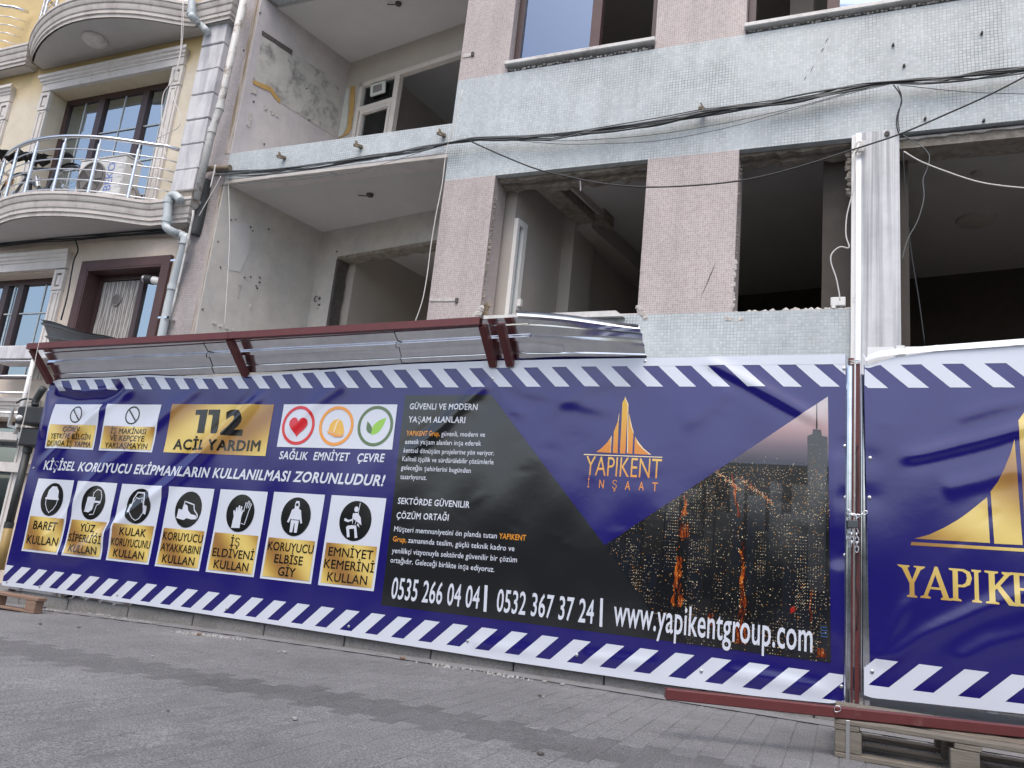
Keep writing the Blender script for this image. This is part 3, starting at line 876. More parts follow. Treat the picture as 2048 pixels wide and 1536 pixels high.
gpart(rbox(RX, RY, -0.10, 0.06, 1.55, 4.4, 2.3, 5.02), 'room_wall', M['room_paint'])
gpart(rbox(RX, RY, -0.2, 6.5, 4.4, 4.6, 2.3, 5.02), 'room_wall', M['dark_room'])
gpart(rbox(RX, RY, 0.062, 0.36, 1.1, 4.39, 4.80, 5.018), 'ceiling_beam', M['room_paint'])
gpart(rbox(RX, RY, 0.165, 0.40, -0.02, 1.09, 4.86, 5.018), 'broken_beam', M['raw_concrete'])
gpart(rbox(RX, RY, 0.43, 0.47, 0.0, 1.3, 4.95, 5.018), 'ceiling_batten', M['room_beige'])
gpart(rbox(RX, RY, 0.36, 0.52, 1.08, 1.35, 4.88, 5.017), 'broken_mortar', M['raw_concrete'])
gpart(MB().box(-3.9, 4.2, 7.27, 11.5, 2.20, 2.30), 'room_floor', M['raw_concrete'])
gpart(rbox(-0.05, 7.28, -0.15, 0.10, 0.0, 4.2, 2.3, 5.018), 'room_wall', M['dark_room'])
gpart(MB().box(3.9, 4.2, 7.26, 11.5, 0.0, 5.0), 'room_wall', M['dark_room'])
# window of the room's side wall seen through the opening
WN = sub('window', GB)
def rb2(s0, s1, d0, d1, z0, z1, name, mat):
    rbox(RX, RY, s0, s1, d0, d1, z0, z1).build(name, M[mat], WN)
rb2(0.001, 0.05, 0.0, 0.04, 3.0, 4.42, 'frame_bar', 'white_pvc')
rb2(0.001, 0.05, 0.13, 0.20, 3.0, 4.42, 'frame_bar', 'white_pvc')
rb2(0.001, 0.05, 0.0, 0.20, 4.421, 4.49, 'frame_bar', 'white_pvc')
rb2(0.001, 0.012, 0.041, 0.129, 3.0, 4.42, 'pane', 'coated_glass')
rb2(0.05, 0.09, 0.15, 0.19, 3.52, 3.60, 'handle', 'white_pvc')
# open window upper floor: slab between floors and rooms
gpart(MB().box(-3.9, 4.2, 7.27, 11.5, 5.55, 5.65), 'room_floor', M['raw_concrete'])
gpart(MB().box(-3.9, 4.2, 7.29, 11.5, 7.9, 8.0), 'room_ceiling', M['room_ceiling'])
gpart(MB().box(-3.9, 4.2, 11.3, 11.5, 5.65, 7.9), 'room_wall', M['room_paint'])
gpart(MB().box(-3.6, -3.42, 7.29, 11.3, 5.65, 7.9), 'room_wall', M['room_paint'])
gpart(MB().box(-0.6, -0.35, 8.2, 11.3, 5.65, 7.9), 'room_wall', M['room_beige'])

# lintels: raw underside strip where the frames were torn out
def ragged(x0, x1, z, y0, y1, dmax, name='torn_lintel', mat='raw_concrete', step=0.07, up=False):
    m = MB()
    n = max(3, int((x1 - x0) / step))
    pts = []
    for i in range(n + 1):
        d = dmax * (0.25 + 0.75 * random.random())
        pts.append((x0 + (x1 - x0) * i / n, z + (d if up else -d)))
    m.prism([(x1, y0, z), (x0, y0, z)] + [(a, y0, b) for a, b in pts], (0, y1 - y0, 0))
    return gpart(m, name, M[mat])
ragged(-3.47, -1.815, 4.837, 7.03, 7.10, 0.05)
ragged(-3.47, -1.815, 4.837, 7.15, 7.26, 0.09)
ragged(-0.93, 0.04, 4.837, 7.03, 7.10, 0.05)
ragged(-0.93, 0.04, 4.837, 7.14, 7.25, 0.08)
ragged(0.43, 4.0, 4.815, 7.0, 7.24, 0.03, mat='broken_plaster')
gpart(MB().box(0.43, 4.1, 7.02, 7.3, 4.72, 4.815), 'lintel_beam', M['raw_concrete'])
# chipped plaster along sills and reveals
def lumps(pts, r, name, mat, jit=0.5):
    """an irregular crust of mortar lumps along a polyline, one piece"""
    m = MB()
    for p in pts:
        k = r * random.uniform(0.6, 1.35)
        b = bmesh.new()
        bmesh.ops.create_icosphere(b, subdivisions=1, radius=k)
        base = len(m.v)
        off = Vector((random.uniform(-1, 1), random.uniform(-0.3, 0.3), random.uniform(-1, 1))) * r * jit
        for v in b.verts:
            q = Vector((v.co.x * random.uniform(0.7, 1.5), v.co.y * 0.6, v.co.z * random.uniform(0.6, 1.2)))
            m.v.append(tuple(Vector(p) + off + q))
        for f in b.faces: m.f.append(tuple(base + v.index for v in f.verts))
        b.free()
    o = gpart(m, name, M[mat])
    o['kind'] = 'stuff'
    return o
def along(a, b, n):
    a, b = Vector(a), Vector(b)
    return [a.lerp(b, i / (n - 1)) for i in range(n)]
lumps(along((-0.95, 6.97, 3.19), (0.03, 6.97, 3.215), 46), 0.030, 'broken_sill', 'broken_plaster')
gpart(MB().box(-0.93, 0.04, 6.962, 7.25, 3.16, 3.212), 'rough_sill', M['broken_plaster'])
lumps(along((-0.955, 6.965, 3.2), (-0.945, 6.965, 3.72), 30), 0.024, 'broken_edge', 'broken_plaster')
lumps(along((-0.99, 6.962, 3.16), (-0.86, 6.962, 3.14), 12), 0.028, 'broken_edge', 'broken_plaster')
lumps(along((-3.30, 6.962, 3.16), (-1.95, 6.962, 3.14), 60), 0.026, 'broken_sill', 'broken_plaster')
lumps(along((-1.80, 6.962, 3.28), (-1.73, 6.962, 3.17), 16), 0.03, 'broken_edge', 'broken_plaster')
lumps(along((-3.47, 6.97, 3.25), (-3.46, 7.0, 4.6), 44), 0.017, 'broken_edge', 'raw_concrete', 0.7)
lumps(along((-3.53, 6.962, 3.24), (-3.46, 6.965, 3.34), 14), 0.03, 'broken_edge', 'broken_plaster')
lumps(along((-0.935, 7.0, 3.8), (-0.93, 7.02, 4.7), 26), 0.010, 'broken_edge', 'raw_concrete', 0.8)
lumps(along((0.03, 7.05, 4.75), (0.03, 7.1, 4.35), 16), 0.03, 'broken_edge', 'raw_concrete')
# loose white sill board and the fixed sills
gpart(MB().hexa([(-3.377, 6.87, 3.174), (-1.932, 6.87, 3.176), (-1.90, 7.2, 3.20), (-3.43, 7.2, 3.20), (-3.383, 6.87, 3.222), (-1.999, 6.87, 3.233), (-1.95, 7.2, 3.235), (-3.43, 7.2, 3.235)]), 'sill_board', M['marble_sill'])
gpart(MB().box(-1.99, -1.80, 6.955, 7.2, 3.19, 3.228), 'sill_stub', M['white_trim'])
for a, b in (((-3.50, 6.155), (-1.815, 6.155)), ((-0.93, 6.135), (4.2, 6.135))):
    gpart(MB().box(a[0], b[0], 6.89, 7.2, a[1], a[1] + 0.05), 'window_sill', M['marble_sill'], bevel=0.008)
    lumps(along((a[0] + 0.05, 6.955, 6.12), (min(b[0], 1.6) - 0.05, 6.955, 6.115), int((min(b[0], 1.6) - a[0]) * 26)), 0.016, 'broken_mortar', 'broken_plaster', 0.6)
# upper windows: brown frames, one sash glazed
def street_window(x0, x1, z0, z1, mull, glazed):
    w = sub('window', GB)
    for a, b, c, d in ((x0, x0 + 0.07, z0, z1), (x1 - 0.07, x1, z0, z1), (x0 + 0.07, x1 - 0.07, z0, z0 + 0.02), (x0 + 0.07, x1 - 0.07, z1 - 0.07, z1)):
        MB().box(a, b, 7.06, 7.13, c, d).build('frame_bar', M['brown_pvc'], w)
    for x in mull:
        MB().box(x - 0.055, x + 0.055, 7.05, 7.14, z0 + 0.02, z1 - 0.07).build('mullion', M['brown_trim'], w)
    for a, b in glazed:
        MB().box(a, b, 7.09, 7.10, z0 + 0.02, z1 - 0.07).build('pane', M['blue_glass'], w)
        m = MB()
        n = 26
        wd = (b - a) * 0.48
        for i in range(n + 1):
            x = a + 0.03 + wd * i / n
            y = 7.24 + 0.03 * math.sin(i * 1.0) + 0.012 * math.sin(i * 2.7)
            m.v += [(x, y, z0 + 0.03), (x, y, z1 - 0.05)]
        for i in range(n): m.f.append((2 * i, 2 * i + 2, 2 * i + 3, 2 * i + 1))
        m.build('curtain', M['curtain'], w, smooth='all', normals=False)
    return w
street_window(-3.465, -1.825, 6.20, 8.3, [-2.52], [(-3.395, -2.575)])
street_window(-0.91, 2.6, 6.18, 8.3, [-0.12, 1.3], [(-0.065, 1.245)])

# stained marble pilaster with its aluminium edge profile
gpart(MB().box(0.125, 0.427, 6.87, 7.24, 0.3, 4.832), 'marble_pilaster', M['stained_marble'])
gpart(MB().box(0.047, 0.085, 6.90, 7.24, 0.3, 4.834), 'edge_profile', M['white_pvc'])
gpart(MB().box(0.085, 0.125, 6.88, 7.24, 0.3, 4.834), 'edge_profile', M['aluminium'])
gpart(MB().lathe([(0.022, 0), (0.022, 0.02)], (0.33, 6.855, 4.79), axis='Y', n=12), 'pilaster_hole', M['chip_dark'])
# dark shop interior: side post, ceiling rose
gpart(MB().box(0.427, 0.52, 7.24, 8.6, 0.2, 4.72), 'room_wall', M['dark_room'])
cl = (1.33, 9.259, 5.02)
gpart(MB().lathe([(0.20, 0), (0.19, -0.03), (0.10, -0.05), (0.04, -0.06)], (cl[0], cl[1], 5.018), n=20), 'ceiling_rose', M['room_paint'])
cl = (1.198, 8.16, 5.02)
gpart(MB().lathe([(0.06, 0), (0.05, -0.03)], (cl[0], cl[1], 5.018), n=14), 'ceiling_spot', M['room_paint'])
# scars, brackets and nails on the mosaic
for q in [[(-0.155, 5.913), (-0.176, 5.874), (-0.189, 5.855), (-0.176, 5.89)], [(-0.197, 5.808), (-0.214, 5.773), (-0.223, 5.764), (-0.21, 5.799)], [(-0.287, 5.631), (-0.304, 5.585), (-0.312, 5.571), (-0.3, 5.611)], [(-0.347, 5.529), (-0.36, 5.499), (-0.368, 5.489), (-0.36, 5.515)], [(-1.107, 3.701), (-1.134, 3.604), (-1.162, 3.522), (-1.195, 3.435), (-1.223, 3.363), (-1.183, 3.483), (-1.159, 3.556)]]:
    m = MB(); m.prism([(x, FY - 0.003, z) for x, z in q], (0, 0.0025, 0)); gpart(m, 'scrape_mark', M['chip_dark'])
for p in [(0.388, 5.722), (1.086, 5.714), (0.475, 5.495), (1.077, 4.861), (0.636, 4.941)]:
    gpart(MB().lathe([(0.012, 0), (0.01, -0.03)], (p[0], FY - 0.001, p[1]), axis='Y', n=8), 'nail', M['chip_dark'])
for p in [(-6.382, 5.381), (-5.268, 5.395), (-4.166, 5.404), (-1.28, 5.299)]:
    m = MB().bar((p[0], FY, p[1]), (p[0] - 0.02, FY - 0.11, p[1] - 0.03), 0.045, 0.03)
    m.bar((p[0] - 0.02, FY - 0.09, p[1] + 0.03), (p[0] + 0.01, FY - 0.10, p[1] - 0.06), 0.03, 0.012)
    gpart(m, 'iron_bracket', M['pipe_brown'])
for q in [[(-4.078, 3.465), (-3.765, 3.448), (-3.76, 3.415), (-4.072, 3.426)], [(-4.065, 6.427), (-3.95, 6.426), (-3.944, 6.379), (-4.059, 6.38)]]:
    m = MB(); m.prism([(x, FY - 0.008, z) for x, z in q], (0, 0.0075, 0)); gpart(m, 'mortar_patch', M['broken_plaster'])
    x, z = q[1]
    gpart(MB().box(x, x + 0.03, FY - 0.02, FY - 0.001, z - 0.05, z), 'iron_stub', M['chip_dark'])
# ochre smear at the foot of the corner pier
lumps(along((-3.455, 7.03, 3.24), (-3.455, 7.05, 3.40), 10), 0.03, 'ochre_smear', 'pipe_brown')

# ------------------------------------------------------------------ the yellow house
YH = thing('yellow_house', 'yellow stuccoed house with curved balconies, white mouldings and stone quoins', 'house', (-9.5, 7.0, 0))
WY = 7.0
OPEN = [(-11.12, -8.65, 4.85, 7.06), (-14.2, -12.22, 4.85, 7.02), (-12.6, -10.03, 2.55, 4.10), (-9.42, -8.06, 2.60, 4.08), (-12.6, -9.95, -0.3, 2.0)]
wall_holes(-22, -7.72, -0.8, 9.8, WY, WY + 0.38, OPEN).build('wall', M['yellow_stucco'], YH)
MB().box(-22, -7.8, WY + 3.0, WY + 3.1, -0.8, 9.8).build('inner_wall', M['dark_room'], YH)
for z in (1.9, 4.62, 7.55):
    MB().box(-22, -7.8, WY + 0.385, WY + 3.0, z, z + 0.2).build('floor_slab', M['soffit'], YH)
# quoins
QZ = [7.571, 7.203, 6.82, 6.449, 6.075, 5.715, 5.346, 5.038]
for a, b in zip(QZ[1:], QZ[:-1]):
    j = random.uniform(-0.006, 0.006)
    MB().box(-8.095 + j, -7.70 + random.uniform(-0.004, 0.004), 6.86 + random.uniform(-0.006, 0.006), WY - 0.002, a + 0.006, b - 0.006).build('quoin', M['quoin_stone'], YH, bevel=0.01)
MB().box(-8.07, -7.725, 6.885, WY - 0.003, 4.95, 7.5).build('quoin_mortar', M['raw_concrete'], YH)
for k in range(7):
    z = 7.95 + 0.36 * k
    MB().box(-8.095, -7.70, 6.86, WY - 0.002, z + 0.006, z + 0.354).build('quoin', M['quoin_stone'], YH, bevel=0.01)

# curved balcony slabs: plan measured off the building, stepped moulding profile
PLAN = [(-11.62, 6.99), (-11.50, 6.80), (-11.19, 6.62), (-10.75, 6.43), (-10.26, 6.30), (-9.84, 6.262), (-9.42, 6.30), (-9.01, 6.414), (-8.70, 6.56), (-8.39, 6.735), (-8.24, 6.80)]
def plan_curve():
    c = catmull([(x, y, 0) for x, y in PLAN[1:]], 6)
    return [Vector((-11.52, 6.99, 0))] + c + [Vector((-7.62, 6.80, 0)), Vector((-7.62, 6.99, 0))]
PC = plan_curve()
def offset_plan(o):
    out = []
    n = len(PC)
    for i, p in enumerate(PC):
        a, b = PC[max(i - 1, 0)], PC[min(i + 1, n - 1)]
        t = (b - a).normalized()
        nr = Vector((t.y, -t.x, 0))
        if i == 0: out.append(Vector((p.x - o, p.y, 0))); continue
        if i == n - 1: out.append(Vector((p.x + o, p.y, 0))); continue
        if i == n - 2: out.append(Vector((p.x + o, p.y - o, 0))); continue
        if i == 1: out.append(Vector((p.x - o * 0.9, p.y - o * 0.5, 0))); continue
        out.append(p + nr * o)
    return out
def balcony(zb, name='balcony', shift=0.0):
    B_ = sub(name, YH)
    prof = [(0.0, 0.0), (0.0, 0.05), (0.022, 0.055), (0.022, 0.105), (0.035, 0.11), (0.05, 0.155), (0.05, 0.19), (0.065, 0.195), (0.085, 0.235), (0.085, 0.262), (0.10, 0.265), (0.10, 0.30)]
    m = MB()
    n = len(PC)
    for o, z in prof:
        for p in offset_plan(o): m.v.append((p.x + shift, p.y, zb + z))
    for i in range(len(prof) - 1):
        for k in range(n - 1):
            m.f.append((i * n + k, i * n + k + 1, (i + 1) * n + k + 1, (i + 1) * n + k))
    m.build('moulding', M['moulding'], B_, smooth=True)
    m = MB()
    m.prism([(p.x + shift, p.y, zb + 0.004) for p in offset_plan(-0.03)], (0, 0, 0.02))
    m.build('soffit', M['soffit'], B_)
    m = MB()
    m.prism([(p.x + shift, p.y, zb + 0.262) for p in offset_plan(0.099)], (0, 0, 0.036))
    m.build('floor', M['white_trim'], B_)
    return B_
b2 = balcony(4.554)
b3 = balcony(7.504)
b3l = balcony(7.504, shift=-4.02)
b2l = balcony(4.554, shift=-4.02)
def railing(zf, shift=0.0, zt=0.82, label=None):
    Rl = sub('railing', YH)
    base = [p + Vector((shift, 0, 0)) for p in offset_plan(0.03)[1:-2]]
    tail = [Vector((-8.10 + shift, 6.93, 0))]
    head = [Vector((-11.5 + shift, 6.97, 0))]
    path = head + base + tail
    MB().tube([(p.x, p.y, zf + zt) for p in path], 0.027, 10).build('handrail', M['steel'], Rl, smooth='all')
    for k in range(5):
        z = zf + 0.06 + 0.145 * k
        MB().tube([(p.x, p.y, z) for p in path], 0.0095, 6).build('rail', M['steel'], Rl, smooth='all')
    # posts at even steps along the curve
    L = [0]
    for a, b in zip(base[:-1], base[1:]): L.append(L[-1] + (b - a).length)
    np_ = 7
    for k in range(np_):
        s = L[-1] * (k + 0.35) / np_
        for i in range(len(L) - 1):
            if L[i] <= s <= L[i + 1]:
                p = base[i].lerp(base[i + 1], (s - L[i]) / (L[i + 1] - L[i])); break
        m = MB().tube([(p.x, p.y, zf), (p.x, p.y, zf + zt - 0.10)], 0.022, 10)
        m.tube([(p.x, p.y, zf + zt - 0.10), (p.x, p.y, zf + zt - 0.02)], 0.012, 8)
        m.build('post', M['steel'], Rl, smooth=True)
    return Rl
railing(4.85)
railing(7.80)
railing(7.80, -4.02)
railing(4.85, -4.02)

# window surrounds with pilasters, capitals and a stepped cornice
def surround(x0, x1, z0, z1, w=0.19, left=True):
    S_ = sub('window_surround', YH)
    y = WY
    for a in ([x0 - w] if left else []) + [x1]:
        MB().box(a, a + w, y - 0.04, y - 0.001, z0, z1 - 0.32).build('pilaster', M['white_trim'], S_)
        MB().box(a + 0.035, a + 0.06, y - 0.056, y - 0.041, z0, z1 - 0.36).build('flute', M['white_trim'], S_)
        MB().box(a + w - 0.06, a + w - 0.035, y - 0.056, y - 0.041, z0, z1 - 0.36).build('flute', M['white_trim'], S_)
        MB().box(a + 0.03, a + w - 0.03, y - 0.05, y - 0.041, z1 - 0.36, z1 - 0.335).build('flute', M['white_trim'], S_)
        m = wall_holes(a - 0.008, a + w + 0.008, z1 - 0.315, z1 - 0.02, y - 0.055, y - 0.001, [(a + 0.04, a + w - 0.04, z1 - 0.27, z1 - 0.07)])
        m.build('capital', M['white_trim'], S_)
        MB().box(a + 0.06, a + w - 0.06, y - 0.045, y - 0.001, z1 - 0.24, z1 - 0.10).build('capital_boss', M['white_trim'], S_)
    a, b = (x0 - w if left else x0 - 1.0), x1 + w
    prof = [(0.0, 0.0), (0.06, 0.0), (0.06, 0.11), (0.075, 0.115), (0.075, 0.14), (0.10, 0.16), (0.10, 0.19), (0.125, 0.205), (0.125, 0.25), (0.0, 0.25)]
    m = MB()
    for o, z in prof:
        m.v += [(a - max(0, o - 0.06) if left else a, y - o - 0.001, z1 + z), (b + max(0, o - 0.06), y - o - 0.001, z1 + z)]
    n = len(prof)
    for i in range(n - 1): m.f.append((2 * i, 2 * i + 1, 2 * i + 3, 2 * i + 2))
    m.f.append(tuple(2 * i for i in range(n)))
    m.f.append(tuple(2 * i + 1 for i in range(n))[::-1])
    m.build('cornice', M['white_trim'], S_)
surround(-11.12, -8.65, 4.85, 7.06)
surround(-14.2, -12.22, 4.85, 7.02, left=False)
surround(-12.6, -10.03, 2.55, 4.12, left=False)
surround(-12.6, -9.95, -0.5, 2.02, left=False)

def casement(name, x0, x1, z0, z1, yb, mull, bars, frame='brown_pvc', muntin=None, curtains=True, fw=0.085):
    w = sub(name, YH)
    for a, b, c, d in ((x0, x0 + fw, z0, z1), (x1 - fw, x1, z0, z1), (x0 + fw, x1 - fw, z0, z0 + fw), (x0 + fw, x1 - fw, z1 - fw, z1)):
        MB().box(a, b, yb, yb + 0.08, c, d).build('frame_bar', M[frame], w)
    edges = [x0 + fw] + mull + [x1 - fw]
    for x in mull:
        MB().box(x - 0.06, x + 0.06, yb - 0.012, yb + 0.078, z0 + fw, z1 - fw).build('mullion', M[frame], w)
    for a, b in zip(edges[:-1], edges[1:]):
        a2, b2 = a + (0.06 if a in mull else 0), b - (0.06 if b in mull else 0)
        MB().box(a2, b2, yb + 0.03, yb + 0.04, z0 + fw, z1 - fw).build('pane', M['coated_glass'], w)
        if muntin:
            xm = (a2 + b2) / 2
            MB().box(xm - 0.009, xm + 0.009, yb + 0.020, yb + 0.029, z0 + fw, z1 - fw).build('muntin', M[muntin], w)
            for z in bars:
                MB().box(a2, b2, yb + 0.012, yb + 0.019, z - 0.009, z + 0.009).build('muntin', M[muntin], w)
    if curtains:
        m = MB(); n = 90
        for i in range(n + 1):
            x = x0 + fw + (x1 - x0 - 2 * fw) * i / n
            y = yb + 0.22 + 0.022 * math.sin(i * 0.9) + 0.012 * math.sin(i * 2.3)
            m.v += [(x, y, z0 + 0.1), (x, y, z1 - 0.12)]
        for i in range(n): m.f.append((2 * i, 2 * i + 2, 2 * i + 3, 2 * i + 1))
        m.build('curtain', M['curtain'], w, smooth='all', normals=False)
    return w
casement('balcony_window', -11.12, -8.65, 4.85, 7.06, 7.24, [-10.32, -9.42], [5.3, 5.85, 6.4], muntin='pipe_grey')
casement('window', -14.2, -12.22, 4.85, 7.02, 7.24, [-13.2], [5.85, 6.4], muntin='pipe_grey')
casement('window', -12.6, -10.03, 2.55, 4.10, 7.2, [-11.35, -11.02], [3.05, 3.58], muntin='pipe_grey')
casement('window', -12.6, -9.95, -0.3, 2.0, 7.2, [-11.2], [0.8], muntin=None, curtains=False)
# brown-framed window beside the drainpipe: wide painted border, inner sashes
BW_ = sub('brown_window', YH)
wall_holes(-9.55, -7.94, 2.5, 4.20, WY - 0.045, WY - 0.001, [(-9.42, -8.06, 2.60, 4.08)]).build('painted_border', M['brown_trim'], BW_)
for a, b, c, d in ((-9.42, -9.395, 2.6, 4.08), (-8.085, -8.06, 2.6, 4.08), (-9.395, -8.085, 4.055, 4.08)):
    MB().box(a, b, WY - 0.04, WY + 0.36, c, d).build('reveal_lining', M['brown_trim'], BW_)
for a, b, c, d in ((-9.395, -9.33, 2.6, 4.055), (-8.15, -8.085, 2.6, 4.055), (-8.64, -8.56, 2.6, 4.055), (-9.33, -8.64, 3.98, 4.055), (-8.56, -8.15, 3.98, 4.055)):
    MB().box(a, b, 7.16, 7.24, c, d).build('frame_bar', M['brown_pvc'], BW_)
MB().box(-9.33, -8.64, 7.195, 7.205, 2.6, 3.98).build('pane', M['clear_glass'], BW_)
MB().box(-8.56, -8.15, 7.195, 7.205, 2.6, 3.98).build('pane', M['coated_glass'], BW_)
m = MB(); n = 60
for i in range(n + 1):
    for j in range(9):
        x = -9.325 + 0.68 * i / n
        z = 2.62 + 1.35 * j / 8
        m.v.append((x, 7.175 + 0.006 * math.sin(i * 1.05 + 0.8 * math.sin(j * 1.3)) + 0.004 * math.sin(i * 2.6), z))
for i in range(n):
    for j in range(8): m.f.append((i * 9 + j, (i + 1) * 9 + j, (i + 1) * 9 + j + 1, i * 9 + j + 1))
m.build('net_curtain', M['net'], BW_, smooth='all', normals=False)
MB().box(-8.6, -8.1, 7.30, 7.31, 2.6, 4.0).build('blind', M['curtain'], BW_)
m = MB().lathe([(0.085, 0.0), (0.085, -0.012), (0.07, -0.012), (0.07, -0.004)], (-9.0, 7.165, 3.70), axis='Y', n=24)
for k in range(5): m.box(-9.0 - 0.065, -9.0 + 0.065, 7.148, 7.152, 3.655 + 0.022 * k, 3.662 + 0.022 * k)
m.build('round_vent', M['grille_grey'], BW_)
# ledge and old railing of the balcony below, next to the hoarding end
MB().box(-10.5, -9.30, 6.58, 6.98, 2.72, 2.90).build('stone_ledge', M['quoin_stone'], YH, bevel=0.01)
RL = sub('railing', YH)
for z in (2.02, 2.28, 2.50, 2.70):
    MB().tube([(-11.5, 6.62, z), (-9.52, 6.62, z)], 0.014, 8).build('rail', M['steel'], RL, smooth='all')
for x in (-9.55, -10.4):
    MB().tube([(x, 6.62, 1.75), (x, 6.62, 2.72)], 0.03, 10).build('post', M['white_pvc'], RL, smooth='all')
MB().box(-12, -9.55, 6.80, 6.998, 1.70, 1.80).build('string_course', M['white_trim'], YH)
MB().box(-12, -9.60, 6.88, 6.998, 1.30, 1.42).build('string_course', M['white_trim'], YH)

# ------------------------------------------------------------------ fittings on the yellow house
def pipe(name, label, pts, r, mat, collars=(), group=None, cat='pipe', collar_mat=None):
    t = thing(name, label, cat, tuple(pts[-1]), group)
    MB().tube(pts, r, 14).build('pipe', M[mat], t, smooth='all')
    for c, d in collars:
        c, d = Vector(c), Vector(d).normalized()
        MB().tube([c - d * 0.035, c + d * 0.035], r * 1.18, 14).build('collar', M[collar_mat or mat], t, smooth=True)
    return t
pa = [(-7.387, 6.76, 7.772), (-7.415, 6.76, 6.112), (-7.469, 6.76, 5.783), (-7.498, 6.76, 4.824)]
pipe('drainpipe', 'long pale drainpipe running down past the stone quoins', pa, 0.047, 'pipe_dirty', [(pa[1], (0.03, 0, -1)), (pa[2], (0.03, 0, -1))])
pb0 = [(-7.634, 6.66, 4.774), (-7.738, 6.66, 4.858), (-7.822, 6.66, 4.86), (-7.846, 6.66, 4.793), (-7.802, 6.66, 4.531), (-7.797, 6.66, 4.449), (-7.732, 6.66, 4.391)]
pb1 = [(-7.689, 6.8, 4.383), (-7.606, 6.8, 4.35), (-7.58, 6.8, 4.281)] + [(-7.72, 6.88, 3.716), (-7.732, 6.88, 3.045)]
pb1 = pb1 + [(pb1[-1][0] + 0.02, pb1[-1][1], 0.2)]
pts = [Vector(p) for p in catmull(pb0, 4)] + [Vector(p) for p in catmull(pb1, 4)]
t = pipe('drainpipe', 'grey plastic drainpipe bending round the lower balcony moulding', pts, 0.052, 'pipe_grey', [(pb0[3], (0, 0, 1)), (pb0[4], (0, 0, 1)), (pb1[0], Vector(pb1[0]) - Vector(pb0[-1])), (pb1[2], (0, 0, 1)), (pb1[3], (0, 0, 1))])
for q in [(-7.723, 6.9, 4.064), (-7.733, 6.9, 3.31)]:
    m = MB().box(q[0] - 0.075, q[0] + 0.10, q[1] - 0.065, q[1] - 0.058, q[2] - 0.012, q[2] + 0.012)
    m.box(q[0] + 0.07, q[0] + 0.10, q[1] - 0.065, WY - 0.01, q[2] - 0.012, q[2] + 0.012)
    m.build('clamp', M['galvanised'], t)
pc = [(-8.191, 6.62, 7.865), (-8.121, 6.62, 7.553), (-8.073, 6.62, 7.465)] + [(-8.159, 6.8, 7.541), (-7.964, 6.8, 7.362)]
pipe('drainpipe', 'short grey drainpipe elbow under the upper balcony moulding', catmull(pc, 4), 0.05, 'pipe_grey', [(pc[1], (0, 0, 1))])
pd = [(-7.618, 6.87, 5.085), (-7.609, 6.87, 5.252), (-7.548, 6.87, 5.309), (-7.441, 6.87, 5.312), (-7.191, 6.87, 5.291)]
pipe('waste_pipe', 'old brown bent waste pipe on the mosaic slab end', catmull(pd, 4), 0.035, 'pipe_brown', [(pd[-1], (1, 0, 0))])
pe = [(-7.443, 6.7, 4.641), (-7.426, 6.7, 4.573), (-7.428, 6.7, 4.419), (-7.425, 6.7, 4.122), (-7.449, 6.7, 3.223)]
pipe('conduit', 'thin pale conduit beside the grey drainpipe', catmull(pe, 4), 0.014, 'pipe_dirty')
pf = [(-7.582, 6.93, 5.182), (-7.574, 6.93, 4.811), (-7.581, 6.93, 4.502), (-7.597, 6.93, 4.434)]
pipe('flexible_duct', 'black ribbed duct tucked into the corner behind the drainpipe', catmull(pf, 6), 0.085, 'pipe_black')
pg = [(-9.142, 6.55, 2.338), (-9.231, 6.55, 2.177), (-9.223, 6.55, 2.101)]
pipe('service_pipe', 'dark pipe elbow above the meter boxes', catmull(pg, 4), 0.042, 'pipe_black')
ph = [(-9.238, 6.6, 1.558), (-9.246, 6.6, 0.645)]
t = pipe('service_pipe', 'dark pipe running down beside the banner edge with a yellow foot', ph + [], 0.045, 'pipe_black', [(ph[1], (0, 0, 1)), (ph[0], (0, 0, 1))])
MB().tube([ph[1], (ph[1][0] + 0.02, ph[1][1], 0.12)], 0.05, 14).build('yellow_sleeve', M['pipe_yellow'], t, smooth='all')
t = thing('meter_box', 'upper black meter box with a white knob beside the banner', 'meter box', (-9.282, 6.5, 1.944))
q = (-9.387, 6.45, 2.076); q2 = (-9.024, 6.45, 1.859)
MB().box(q[0], q2[0] + 0.25, 6.45, 6.8, q2[2], q[2]).build('case', M['box_black'], t, bevel=0.02)
c = (-9.274, 6.44, 1.925)
MB().lathe([(0.035, 0), (0.035, -0.03), (0.02, -0.05)], c, axis='Y', n=14).build('knob', M['white_pvc'], t, smooth=True)
MB().tube(catmull([(-9.383, 6.42, 2.107), (-9.291, 6.42, 2.152), (-9.159, 6.42, 2.161), (-9.042, 6.42, 2.131)], 5), 0.012, 6).build('cable', M['cable_black'], t, smooth='all')
t = thing('meter_box', 'lower black meter box standing above the dark pipe', 'meter box', (-9.163, 6.5, 1.605))
q = (-9.352, 6.5, 1.835); q2 = (-9.036, 6.5, 1.598)
MB().box(q[0], q2[0] + 0.25, 6.5, 6.8, q2[2], q[2] - 0.01).build('case', M['box_black'], t, bevel=0.02)
MB().box(q[0] + 0.02, q[0] + 0.06, 6.49, 6.5, q2[2] + 0.08, q2[2] + 0.16).build('latch', M['zinc'], t)
t = thing('street_bracket', 'small galvanised bracket beside the upper meter box', 'bracket', (-9.574, 6.6, 1.862))
MB().bar((-9.672, 6.6, 2.085), (-9.68, 6.6, 1.846), 0.04, 0.03).build('strut', M['zinc'], t)
MB().bar((-9.68, 6.6, 1.846), (-9.505, 6.6, 1.825), 0.04, 0.03).build('foot', M['zinc'], t)
